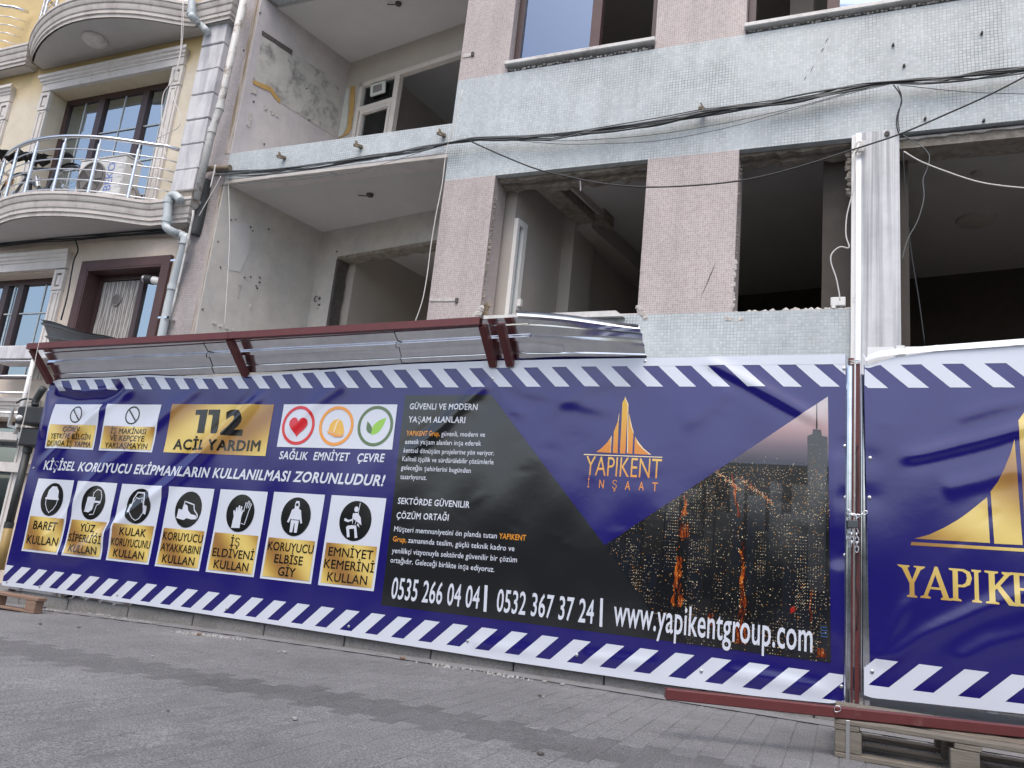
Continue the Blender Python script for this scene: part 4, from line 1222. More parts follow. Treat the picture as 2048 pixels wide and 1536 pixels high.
# shell lamp
lc = (-9.934, 6.631, 7.5)
t = thing('ceiling_lamp', 'round ribbed white lamp under the upper balcony', 'lamp', lc)
m = MB(); n = 48
prof = [(0.16, 0.0), (0.17, -0.02), (0.155, -0.05), (0.11, -0.085), (0.05, -0.10)]
for r, z in prof:
    for k in range(n):
        a = 2 * math.pi * k / n
        q = r * (1 + (0.045 if k % 4 < 2 else -0.02) * (1 if z < 0 else 0))
        m.v.append((lc[0] + q * math.cos(a), lc[1] + q * math.sin(a), 7.505 + z))
for i in range(len(prof) - 1):
    for k in range(n):
        m.f.append((i * n + k, i * n + (k + 1) % n, (i + 1) * n + (k + 1) % n, (i + 1) * n + k))
m.f.append(tuple((len(prof) - 1) * n + k for k in range(n)))
m.build('shade', M['white_trim'], t)
MB().lathe([(0.175, 0.0), (0.175, -0.012)], (lc[0], lc[1], 7.505), n=32).build('base_plate', M['white_trim'], t)
# flue at the brown window
fa, fb = (-8.444, 7.05, 3.936), (-8.116, 7.1, 3.884)
t = thing('flue_pipe', 'short white flue pipe with dark collar across the brown window', 'flue', fb)
MB().tube([Vector(fa).lerp(Vector(fb), 0.45), fb], 0.055, 14).build('pipe', M['white_pvc'], t, smooth=True)
MB().tube([Vector(fa).lerp(Vector(fb), 0.12), Vector(fa).lerp(Vector(fb), 0.45)], 0.062, 14).build('collar', M['box_black'], t, smooth=True)
MB().tube([fa, Vector(fa).lerp(Vector(fb), 0.12)], 0.05, 14).build('end_cap', M['zinc'], t, smooth=True)

# air conditioner on the lower balcony
AC = thing('air_conditioner', 'white outdoor air conditioner with round grey fan on the curved balcony', 'air conditioner', (-9.12, 6.75, 4.852))
ax0, ax1, ay, az0, az1 = -9.55, -8.70, 6.60, 4.92, 5.50
MB().box(ax0, ax1, ay, ay + 0.27, az0, az1).build('case', M['white_enamel'], AC, bevel=0.015)
MB().box(ax0 - 0.008, ax1 + 0.008, ay - 0.008, ay + 0.278, az1 + 0.001, az1 + 0.02).build('top_cover', M['white_enamel'], AC, bevel=0.006)
fc = (ax0 + 0.29, ay, (az0 + az1) / 2 - 0.005)
MB().lathe([(0.255, -0.002), (0.255, -0.022), (0.235, -0.022), (0.235, -0.004)], fc, axis='Y', n=36).build('fan_ring', M['grille_grey'], AC, smooth=True)
fan = MB().lathe([(0.234, -0.003), (0.234, -0.006)], fc, axis='Y', n=36).build('fan_well', M['grille_dark'], AC)
for k in range(4):
    a = k * math.pi / 2 + 0.4
    m = MB()
    m.prism([(fc[0] + r * math.cos(a + da), ay - 0.0075 - dy, fc[2] + r * math.sin(a + da)) for r, da, dy in ((0.06, -0.4, 0), (0.21, -0.35, 0.002), (0.21, 0.45, 0.006), (0.06, 0.5, 0.004))], (0, -0.002, 0))
    m.build('fan_blade', M['grille_grey'], AC)
m = MB()
for r in (0.05, 0.09, 0.13, 0.17, 0.21): m.ring((fc[0], ay - 0.02, fc[2]), r, 0.0028, n=36, m=5)
for k in range(8):
    a = k * math.pi / 4
    m.bar((fc[0] + 0.03 * math.cos(a), ay - 0.02, fc[2] + 0.03 * math.sin(a)), (fc[0] + 0.235 * math.cos(a), ay - 0.02, fc[2] + 0.235 * math.sin(a)), 0.004, 0.004, up=(0, 1, 0))
m.build('fan_grille', M['grille_grey'], AC)
for x in (ax0 + 0.12, ax1 - 0.12):
    MB().box(x - 0.03, x + 0.03, ay - 0.01, ay + 0.28, 4.853, 4.92).build('foot', M['zinc'], AC)
MB().box(ax1 + 0.001, ax1 + 0.006, ay + 0.10, ay + 0.17, az1 - 0.12, az1 - 0.08).build('side_handle', M['grille_dark'], AC)
for k in range(3):
    z = az0 + 0.13 + 0.14 * k
    MB().box(ax1 - 0.10, ax1 - 0.006, ay - 0.004, ay - 0.0005, z, z + 0.10).build('embossed_panel', M['white_enamel'], AC, bevel=0.002)
hose = catmull([(ax1 + 0.005, ay + 0.18, 5.12), (ax1 + 0.10, ay + 0.16, 5.08), (ax1 + 0.16, ay + 0.2, 4.95), (ax1 + 0.12, ay + 0.3, 4.88)], 6)
MB().tube(hose, 0.028, 8).build('hose', M['grille_grey'], AC, smooth='all')

# bicycle on the same balcony
BK = thing('bicycle', 'dark bicycle parked behind the steel balcony railing', 'bicycle', (-10.3, 6.62, 4.852))
BY = 6.66
wl, wr = (-10.85, BY, 5.18), (-9.83, BY, 5.18)
for i, c in enumerate((wl, wr)):
    W_ = sub('wheel', BK)
    MB().ring(c, 0.31, 0.022, n=36).build('tyre', M['black_rubber'], W_, smooth='all')
    MB().ring(c, 0.285, 0.009, n=36, m=6).build('rim', M['silver'], W_, smooth='all')
    m = MB()
    for k in range(18):
        a = 2 * math.pi * k / 18
        m.tube([(c[0], c[1] + 0.02 * (-1) ** k, c[2]), (c[0] + 0.283 * math.cos(a), c[1], c[2] + 0.283 * math.sin(a))], 0.0022, 4, cap=False)
    m.build('spokes', M['silver'], W_)['kind'] = 'stuff'
    MB().lathe([(0.025, -0.04), (0.025, 0.04)], c, axis='Y', n=10).build('hub', M['silver'], W_)
bb = Vector((-10.22, BY, 5.13)); st_ = Vector((-10.10, BY, 5.48)); hd = Vector((-10.66, BY, 5.55)); hd2 = Vector((-10.69, BY, 5.42))
for a, b, r in ((bb, hd2, 0.027), (st_, hd, 0.02), (bb, st_, 0.02), (bb, Vector(wr), 0.012), (st_ - Vector((0, 0, 0.05)), Vector(wr), 0.011), (hd2, Vector(wl), 0.018)):
    MB().tube([a, b], r, 10).build('frame_tube', M['bike_grey'], BK, smooth=True)
MB().tube([st_, st_ + Vector((0.04, 0, 0.14))], 0.014, 8).build('seat_post', M['silver'], BK, smooth=True)
m = MB()
sp = st_ + Vector((0.05, 0, 0.15))
for i, (x, w, z) in enumerate(((-0.15, 0.018, 0.015), (-0.05, 0.03, 0.02), (0.05, 0.07, 0.03), (0.12, 0.085, 0.05), (0.15, 0.06, 0.05))):
    for k in range(8):
        a = 2 * math.pi * k / 8
        m.v.append((sp.x + x, sp.y + w * math.cos(a), sp.z + z + 0.022 * math.sin(a)))
for i in range(4):
    for k in range(8): m.f.append((i * 8 + k, i * 8 + (k + 1) % 8, (i + 1) * 8 + (k + 1) % 8, (i + 1) * 8 + k))
m.f += [tuple(range(8)), tuple(range(32, 40))]
m.build('saddle', M['black_rubber'], BK, smooth='all')
MB().tube([hd, hd + Vector((-0.03, 0, 0.13)), hd + Vector((0.02, -0.1, 0.15)), hd + Vector((0.10, -0.28, 0.14))], 0.013, 8).build('handlebar', M['bike_grey'], BK, smooth=True)
m = MB()
for i in range(11):
    a = R(20 + 11 * i)
    p = (wr[0] + 0.35 * math.cos(a), wr[2] + 0.35 * math.sin(a))
    m.v += [(p[0], BY - 0.035, p[1]), (p[0], BY + 0.035, p[1]), (p[0], BY, p[1] + 0.012)]
for i in range(10): m.f += [(3 * i, 3 * i + 2, 3 * i + 5, 3 * i + 3), (3 * i + 2, 3 * i + 1, 3 * i + 4, 3 * i + 5)]
m.build('mudguard', M['black_rubber'], BK, normals=False)
MB().lathe([(0.085, -0.012), (0.085, -0.004)], bb, axis='Y', n=24).build('chainring', M['bike_grey'], BK)
MB().bar(bb + Vector((0, -0.05, 0)), bb + Vector((0.10, -0.05, -0.13)), 0.02, 0.012).build('crank', M['silver'], BK)
MB().box(bb.x + 0.06, bb.x + 0.14, BY - 0.15, BY - 0.06, bb.z - 0.15, bb.z - 0.125).build('pedal', M['black_rubber'], BK)
MB().tube([(-10.42, BY - 0.03, 5.38), (-10.34, BY - 0.03, 5.22)], 0.03, 10).build('bottle', M['silver'], BK, smooth=True)
MB().box(-11.06, -11.0, BY - 0.03, BY + 0.03, 5.32, 5.44).build('reflector', M['orange'], BK)
# black cover thrown over the handlebar
cv = thing('bike_cover', 'tattered black cloth thrown over the bicycle handlebar', 'cloth', (-10.5, 6.5, 5.6))
m = MB(); nx, ny = 26, 9
for i in range(nx):
    for j in range(ny):
        x = -11.35 + 1.25 * i / (nx - 1)
        s = j / (ny - 1)
        z = 5.84 - 0.22 * (i / (nx - 1)) - 0.20 * s * (0.4 + 0.6 * math.sin(i * 0.9) ** 2) + 0.02 * random.random()
        y = 6.52 - 0.07 * math.sin(s * 3.14) + 0.05 * math.sin(i * 1.3 + j) + 0.02 * random.random()
        m.v.append((x, y, z))
for i in range(nx - 1):
    for j in range(ny - 1): m.f.append((i * ny + j, (i + 1) * ny + j, (i + 1) * ny + j + 1, i * ny + j + 1))
m.build('cloth', M['black_cloth'], cv, smooth='all', normals=False)

# ------------------------------------------------------------------ hoarding: posts, sheets, safety canopy
def trapezoid_sheet(x0, x1, y, z0, zt, pitch, rib, depth, th=0.0015, wob=0.0):
    """upright profiled sheet, ribs standing forward"""
    pts = []
    x = x0
    while x < x1:
        for dx, dy in ((0, 0), (pitch - rib, 0), (pitch - rib + 0.012, -depth), (pitch - 0.012, -depth)):
            if x + dx <= x1: pts.append((x + dx, y + dy))
        x += pitch
    pts.append((x1, pts[-1][1]))
    m = MB()
    for (px, py) in pts:
        w = random.uniform(-wob, wob)
        m.v += [(px, py, z0), (px, py, zt(px) + w)]
    for i in range(len(pts) - 1): m.f.append((2 * i, 2 * i + 2, 2 * i + 3, 2 * i + 1))
    return m
def zt1(x): return 2.24 + 0.03 * (x + 8.25)
HL = thing('hoarding', 'galvanised site hoarding with red posts behind the long banner', 'hoarding', (-4.1, 6.1, 0.0))
for a, b in ((-8.24, -6.3), (-6.3, -4.3), (-4.3, -2.1), (-2.1, 0.005)):
    trapezoid_sheet(a, b, 6.045, gz(a) + 0.15, zt1, 0.2, 0.05, 0.02).build('profiled_sheet', M['galvanised'], HL, normals=False)
for x in (-8.22, -5.48, -2.72):
    MB().box(x - 0.025, x + 0.025, 6.05, 6.10, gz(x) + 0.13, zt1(x)).build('post', M['red_oxide'], HL)
MB().box(0.026, 0.066, 6.00, 6.05, 0.13, 2.505).build('post', M['red_oxide'], HL)
m = MB().prism([(x, y, 0.14) for x, y in ((0.012, 5.99), (0.013, 5.962), (0.021, 5.952), (0.030, 5.958), (0.036, 5.974), (0.046, 5.976), (0.052, 5.966), (0.055, 5.972), (0.056, 5.998), (0.012, 5.998))], (0, 0, 2.30))
m.build('edge_trim', M['galvanised'], HL)
m = MB()
for k in range(3):
    z = 2.455 + 0.012 * k
    m.tube([(0.022, 5.994, z), (0.07, 5.992, z + 0.008), (0.105, 6.03, z + 0.01)], 0.003, 6)
m.build('tie_wire', M['zinc'], HL, smooth='all')
HR = thing('hoarding', 'white profiled hoarding gate behind the second banner', 'hoarding', (1.3, 6.1, 0.0))
trapezoid_sheet(0.155, 3.2, 6.045, 0.20, lambda x: 2.60, 0.25, 0.075, 0.032).build('profiled_sheet', M['white_sheet'], HR, normals=False)
MB().box(0.078, 0.106, 6.02, 6.07, 0.14, 2.47).build('post', M['red_oxide'], HR)
m = MB().prism([(x, y, 0.21) for x, y in ((0.108, 6.018), (0.108, 5.992), (0.114, 5.984), (0.121, 5.988), (0.128, 6.0), (0.150, 6.004), (0.185, 6.004), (0.185, 6.018))], (0, 0, 2.17))
m.build('edge_trim', M['galvanised'], HR)
for z in (0.62, 1.5): MB().box(0.066, 0.078, 6.03, 6.06, z, z + 0.02).build('hinge_pin', M['zinc'], HR)
# bits of brick in the gap
for k in range(5):
    x, y = 0.06 + 0.02 * k, 6.05 + 0.02 * (k % 2)
    tag(MB().box(x, x + 0.03, y, y + 0.04, 0.131, 0.15 + 0.012 * (k % 3)).build('rubble_piece', M['broken_plaster']), 'small rubble piece on the kerb in the gap between the banners', 'rubble', 'rubble pieces in the gap')

CN = thing('safety_canopy', 'red steel safety canopy with shiny profiled sheets above the long banner', 'canopy', (-5.4, 6.0, 2.4))
def rail_pt(x):      # front rail
    t = (x + 8.25) / 5.46
    return Vector((x, 5.65, 2.585 + 0.155 * t - 0.02 * t * (1 - t)))
def base_pt(x):
    t = (x + 8.27) / 5.48
    return Vector((x, 5.955, 2.255 + 0.19 * t))
MB().bar(rail_pt(-8.28), rail_pt(-5.46), 0.06, 0.065).build('front_rail', M['red_oxide'], CN)
MB().bar(rail_pt(-5.455), rail_pt(-2.80), 0.06, 0.065).build('front_rail', M['red_oxide'], CN)
for x in (-8.25, -5.48, -2.79, -2.63):
    MB().bar(base_pt(x) + Vector((0, 0.02, 0.0)), rail_pt(x) + Vector((0, 0.026, -0.026)), 0.065, 0.055).build('arm', M['red_oxide'], CN)
MB().bar(base_pt(-8.28) + Vector((0, 0.12, -0.03)), base_pt(-2.6) + Vector((0, 0.12, -0.03)), 0.05, 0.05).build('rear_rail', M['red_oxide'], CN)
SEC_ALL = [(-0.01, 0.0), (0.06, 0.0), (0.066, -0.008), (0.075, 0.0), (0.17, 0.0), (0.184, -0.026), (0.220, -0.026), (0.234, 0.0), (0.32, 0.0), (0.326, -0.008), (0.335, 0.0), (0.385, 0.0), (0.399, -0.026), (0.433, -0.026), (0.447, 0.0), (0.475, 0.0)]
def canopy_sheet(xa, xb, lift, name='profiled_sheet', dz=lambda x: 0.0, crumple=0.0012, ds=0.0, full=False):
    m = MB()
    SEC = SEC_ALL if full else SEC_ALL[:11] + [(0.40, 0.0)]
    n = max(8, int((xb - xa) / 0.06))
    ph = random.uniform(0, 6)
    for i in range(n + 1):
        x = xa + (xb - xa) * i / n
        a, b = base_pt(x), rail_pt(x)
        t = (b - a).normalized()
        nr = Vector((0, t.z, -t.y))       # up and away from the street
        for k, (s, hh) in enumerate(SEC):
            w = crumple * (math.sin(x * 3.1 + ph + s * 9) + 0.7 * math.sin(x * 7.3 + 2 * ph - s * 14))
            p = a + t * (s + ds) + nr * (0.055 + lift + hh + w + 0.03 * max(0, s) + 0.028 * math.sin(math.pi * min(1, max(0, s) / 0.475))) + Vector((0, 0, dz(x) * (0.3 + s / 0.5)))
            p.x += 0.01 * math.sin(k * 1.7 + ph) if i in (0, n) else 0
            m.v.append(tuple(p))
    c = len(SEC)
    for i in range(n):
        for k in range(c - 1): m.f.append((i * c + k, (i + 1) * c + k, (i + 1) * c + k + 1, i * c + k + 1))
    return m.build(name, M['galvanised'], CN, smooth=True, normals=False)
canopy_sheet(-8.22, -5.92, 0.0)
canopy_sheet(-6.02, -3.72, 0.006)
canopy_sheet(-3.80, -2.42, 0.012)
canopy_sheet(-2.50, -1.46, 0.018, dz=lambda x: -0.13 * max(0, (x + 2.6)) ** 1.2, crumple=0.0065, full=True)
# loose sheet end sticking up over the far corner
A_, B_, C_, D_ = [Vector(p) for p in [(-8.278, 5.72, 2.919), (-8.287, 5.92, 2.628), (-6.556, 5.92, 2.577), (-7.102, 5.8, 2.691)]]
m = MB(); n = 24
sec2 = [(0.0, 0.03), (0.03, 0.0), (0.10, 0.0), (0.13, 0.035), (0.19, 0.035), (0.22, 0.0), (0.55, 0.0), (0.58, 0.035), (0.64, 0.035), (0.67, 0.0), (1.0, 0.0)]
for i in range(n + 1):
    t = i / n
    for s, hh in sec2:
        p = A_.lerp(D_, t).lerp(B_.lerp(C_, t), s)
        p += Vector((0, -hh + 0.05 * t, 0.012 * math.sin(9 * t + 3 * s)))
        m.v.append(tuple(p))
c = len(sec2)
for i in range(n):
    for k in range(c - 1): m.f.append((i * c + k, (i + 1) * c + k, (i + 1) * c + k + 1, i * c + k + 1))
m.build('loose_sheet', M['dull_sheet'], CN, normals=False)
# torn membrane lying on the canopy's near end
m = MB()
pts = [(-3.77, 5.62, 2.699), (-3.311, 5.62, 2.707), (-2.933, 5.62, 2.733), (-2.773, 5.62, 2.751), (-2.612, 5.62, 2.734), (-2.342, 5.62, 2.689), (-1.912, 5.62, 2.604)]
for p in pts: m.v += [tuple(p), (p[0], p[1] + 0.05, p[2] + 0.012)]
for i in range(len(pts) - 1): m.f.append((2 * i, 2 * i + 2, 2 * i + 3, 2 * i + 1))
m.build('membrane_scrap', M['black_cloth'], CN, normals=False)

# ------------------------------------------------------------------ banners: cloth, folds and print
from mathutils.geometry import tessellate_polygon
def seg_fold(X, Z, pts, A, w, kind='R', t0=0.12, t1=0.25):
    """a crease along a polyline: R ridge, V valley + ridge pair"""
    P = np.array(pts, float)
    L = np.r_[0, np.cumsum(np.hypot(*np.diff(P, axis=0).T))]
    best = np.full(X.shape, 1e9); side = np.zeros(X.shape); tt = np.zeros(X.shape)
    for i in range(len(P) - 1):
        a, b = P[i], P[i + 1]
        d = b - a; ln = np.hypot(*d)
        u = np.clip(((X - a[0]) * d[0] + (Z - a[1]) * d[1]) / ln ** 2, 0, 1)
        dx, dz = X - a[0] - u * d[0], Z - a[1] - u * d[1]
        r = np.hypot(dx, dz)
        k = r < best
        best = np.where(k, r, best)
        side = np.where(k, np.sign(d[0] * dz - d[1] * dx), side)
        tt = np.where(k, (L[i] + u * ln) / L[-1], tt)
    tp = np.clip(tt / t0, 0, 1) * np.clip((1 - tt) / t1, 0, 1)
    tp = tp * tp * (3 - 2 * tp)
    g = np.exp(-(best / w) ** 2)
    if kind == 'R': return A * g * tp
    q = side * best / w
    return A * tp * (g + 0.9 * q * np.exp(-q * q * 0.6))
FOLDS1 = [
    ([(-5.135, 2.288), (-5.674, 1.755), (-6.218, 1.249), (-6.906, 0.721), (-7.484, 0.367)], 0.022, 0.058, 'V'),
    ([(-6.903, 2.266), (-7.373, 1.985), (-7.809, 1.62), (-8.262, 1.246)], 0.017, 0.058, 'V'),
    ([(-5.935, 2.304), (-6.445, 1.929), (-6.892, 1.52), (-7.486, 1.067)], 0.012, 0.07, 'R'),
    ([(-7.042, 1.54), (-7.405, 1.046), (-7.657, 0.662), (-7.961, 0.428)], 0.014, 0.05, 'R'),
    ([(-4.245, 2.312), (-4.547, 2.116), (-4.933, 1.721)], 0.010, 0.07, 'R'),
    ([(-2.788, 2.355), (-3.029, 2.14), (-3.243, 1.913), (-3.643, 1.565)], 0.010, 0.05, 'V'),
    ([(-2.797, 2.355), (-2.476, 2.213), (-2.202, 2.152), (-1.56, 2.02)], 0.0035, 0.06, 'V'),
    ([(-2.774, 2.32), (-2.652, 2.145), (-2.406, 1.978)], 0.003, 0.05, 'R'),
    ([(-1.035, 2.481), (-0.911, 2.429), (-0.692, 2.311), (-0.49, 2.197), (-0.075, 1.957)], 0.010, 0.045, 'V'),
    ([(-0.801, 2.291), (-1.015, 2.052), (-1.201, 1.969)], 0.005, 0.08, 'R'),
    ([(-1.463, 2.388), (-1.911, 2.282), (-2.278, 2.024), (-2.402, 1.936)], 0.005, 0.07, 'R'),
    ([(-8.22, 2.118), (-7.805, 2.067), (-7.348, 2.074), (-7.0, 2.199)], -0.030, 0.075, 'R'),
    ([(-8.248, 2.205), (-8.175, 1.889), (-8.168, 1.607)], 0.030, 0.05, 'R'),
    ([(-8.177, 2.234), (-7.677, 2.153), (-7.166, 2.214)], 0.018, 0.03, 'R'),
    ([(-0.051, 1.82), (-0.06, 1.465), (-0.044, 1.121)], 0.007, 0.05, 'R'),
    ([(-0.034, 1.054), (-0.053, 0.719), (-0.032, 0.397)], 0.007, 0.045, 'R'),
    ([(-0.058, 0.187), (-0.422, 0.213), (-0.859, 0.217)], 0.010, 0.05, 'R'),
    ([(-2.756, 0.169), (-2.429, 0.159), (-2.096, 0.169)], 0.006, 0.04, 'R'),
    ([(-1.837, 0.186), (-1.471, 0.193), (-1.177, 0.206)], 0.008, 0.04, 'R'),
    ([(-7.961, 0.428), (-7.285, 0.436), (-6.6, 0.745)], 0.012, 0.06, 'R'),
]
_ph = rng.uniform(0, 6.28, 24)
def ripple(X, Z, a):
    return a * (np.sin(2.3 * X + 1.1 * Z + _ph[0]) + 0.6 * np.sin(4.9 * X - 3.0 * Z + _ph[1]) + 0.35 * np.sin(9.0 * X + 6.5 * Z + _ph[2]) + 0.25 * np.sin(13.0 * X - 8 * Z + _ph[3]))
def dents(X, Z, seed, n, x0, x1, z0, z1, a):
    r_ = np.random.default_rng(seed)
    D = np.zeros(X.shape)
    for _ in range(n):
        cx, cz, w, s = r_.uniform(x0, x1), r_.uniform(z0, z1), r_.uniform(0.02, 0.06), r_.uniform(-1, 1)
        th = r_.uniform(-0.7, 0.7)
        u = (X - cx) * math.cos(th) + (Z - cz) * math.sin(th)
        v = -(X - cx) * math.sin(th) + (Z - cz) * math.cos(th)
        D += a * s * np.exp(-(u / (2.2 * w)) ** 2 - (v / w) ** 2)
    return D
NAILS1 = [(-1.469, 2.483), (-2.79, 2.333), (-6.85, 2.255), (-0.002, 2.42), (0.008, 1.851), (0.014, 1.487), (0.013, 1.092), (-0.003, 0.233), (-0.917, 0.202), (-1.84, 0.186), (-2.756, 0.169), (-3.877, 0.144), (-5.215, 0.135), (-6.581, 0.112), (-7.695, 0.078), (-8.196, 0.072), (-8.214, 1.293)]
def d1(X, Z):
    X, Z = np.asarray(X, float), np.asarray(Z, float)
    D = ripple(X, Z, 0.0035)
    for pts, A, w, k in FOLDS1: D = D + seg_fold(X, Z, pts, A, w, k)
    # the loose far end is more crumpled, the near end is stretched flat
    far = np.clip((-4.5 - X) / 3.5, 0, 1)
    D = D + far * 0.008 * np.sin(6.0 * X + 7.5 * Z + 0.6 * np.sin(3 * Z)) * np.clip((Z - 0.3) / 1.2, 0, 1)
    D = D + dents(X, Z, 3, 46, -3.2, -0.1, 0.9, 2.25, 0.0018)
    for (nx, nz) in NAILS1:
        r2 = (X - nx) ** 2 + (Z - nz) ** 2
        D = D - 0.004 * np.exp(-r2 / 0.004) 
    return D + 0.012
FOLDS2 = [
    ([(0.327, 1.758), (0.511, 1.801), (0.662, 1.848), (0.898, 1.925), (1.38, 2.107)], 0.008, 0.045, 'V'),
    ([(0.667, 2.056), (0.905, 2.148), (1.387, 2.257)], 0.004, 0.045, 'R'),
    ([(0.598, 1.574), (0.833, 1.654), (1.119, 1.768)], 0.008, 0.06, 'R'),
    ([(0.206, 0.383), (0.495, 0.625), (0.811, 0.818), (1.331, 1.089)], 0.007, 0.05, 'R'),
    ([(0.206, 0.383), (0.32, 0.666), (0.44, 0.903)], 0.005, 0.04, 'R'),
    ([(0.635, 0.458), (0.86, 0.61), (1.316, 0.787)], 0.006, 0.06, 'R'),
]
NAILS2 = [(0.17, 1.772), (0.166, 1.496), (0.182, 0.354)]
def d2(X, Z):
    X, Z = np.asarray(X, float), np.asarray(Z, float)
    D = ripple(X, Z, 0.003)
    for pts, A, w, k in FOLDS2: D = D + seg_fold(X, Z, pts, A, w, k)
    D = D + dents(X, Z, 5, 22, 0.15, 1.6, 0.5, 2.3, 0.0016)
    for (nx, nz) in NAILS2: D = D - 0.004 * np.exp(-((X - nx) ** 2 + (Z - nz) ** 2) / 0.006)
    return D + 0.012

TOP1 = [(-8.29, 2.262), (-8.12, 2.300), (-7.26, 2.330), (-6.77, 2.352), (-5.94, 2.335), (-5.25, 2.368), (-4.60, 2.405), (-3.73, 2.463), (-2.74, 2.493), (-1.51, 2.508), (-0.66, 2.522), (0.02, 2.528)]
BOT1 = [(-8.29, 0.030), (-7.52, 0.040), (-6.14, 0.057), (-4.60, 0.064), (-3.85, 0.065), (-2.46, 0.063), (-1.16, 0.075), (-0.58, 0.089), (-0.08, 0.115), (0.02, 0.135)]
TOP2 = [(0.11, 2.455), (0.16, 2.44), (0.30, 2.495), (0.6, 2.545), (1.12, 2.582), (3.2, 2.63)]
BOT2 = [(0.11, 0.205), (0.18, 0.190), (1.03, 0.226), (3.2, 0.30)]
def interp(tbl):
    a = np.array(tbl)
    return lambda x: np.interp(x, a[:, 0], a[:, 1])
top1, bot1, top2, bot2 = interp(TOP1), interp(BOT1), interp(TOP2), interp(BOT2)
YB = 5.99
class Relief:
    """a fold pattern sampled once on a 1 cm raster, read back with its slopes"""
    def __init__(s, fn, x0, x1, z0, z1, h=0.01):
        s.x0, s.z0, s.h = x0, z0, h
        gx_ = np.arange(x0, x1 + h, h); gz_ = np.arange(z0, z1 + h, h)
        X, Z = np.meshgrid(gx_, gz_, indexing='ij')
        s.D = fn(X, Z)
        s.Dx, s.Dz = np.gradient(s.D, h)
    def _read(s, A, X, Z):
        u = np.clip((np.asarray(X, float) - s.x0) / s.h, 0, A.shape[0] - 1.001)
        v = np.clip((np.asarray(Z, float) - s.z0) / s.h, 0, A.shape[1] - 1.001)
        i, j = u.astype(int), v.astype(int)
        a, b = u - i, v - j
        return A[i, j] * (1 - a) * (1 - b) + A[i + 1, j] * a * (1 - b) + A[i, j + 1] * (1 - a) * b + A[i + 1, j + 1] * a * b
    def __call__(s, X, Z): return s._read(s.D, X, Z)
    def slopes(s, X, Z): return s._read(s.Dx, X, Z), s._read(s.Dz, X, Z)
d1 = Relief(d1, -8.45, 0.1, -0.05, 2.65)
d2 = Relief(d2, 0.05, 3.3, 0.1, 2.75)
def refine(V, T, L):
    """split triangles until no edge is longer than L"""
    for _ in range(10):
        E = np.sort(np.concatenate([T[:, [0, 1]], T[:, [1, 2]], T[:, [2, 0]]]), axis=1)
        U, inv = np.unique(E, axis=0, return_inverse=True)
        inv = inv.reshape(-1)
        long_ = np.hypot(*(V[U[:, 0]] - V[U[:, 1]]).T) > L
        if not long_.any(): break
        idx = np.full(len(U), -1)
        idx[long_] = len(V) + np.arange(long_.sum())
        V = np.concatenate([V, (V[U[long_, 0]] + V[U[long_, 1]]) / 2])
        m = len(T)
        mid = np.stack([idx[inv[:m]], idx[inv[m:2 * m]], idx[inv[2 * m:]]], 1)
        out = []
        for t, (p, q, r) in zip(T.tolist(), mid.tolist()):
            a, b, c = t
            k = (p >= 0) + 2 * (q >= 0) + 4 * (r >= 0)
            if k == 0: out.append((a, b, c))
            elif k == 1: out += [(a, p, c), (p, b, c)]
            elif k == 2: out += [(a, b, q), (a, q, c)]
            elif k == 4: out += [(a, b, r), (r, b, c)]
            elif k == 3: out += [(a, p, c), (p, q, c), (p, b, q)]
            elif k == 6: out += [(a, b, q), (a, q, r), (r, q, c)]
            elif k == 5: out += [(a, p, r), (p, b, r), (r, b, c)]
            else: out += [(a, p, r), (p, b, q), (r, q, c), (p, q, r)]
        T = np.array(out, int)
    return V, T
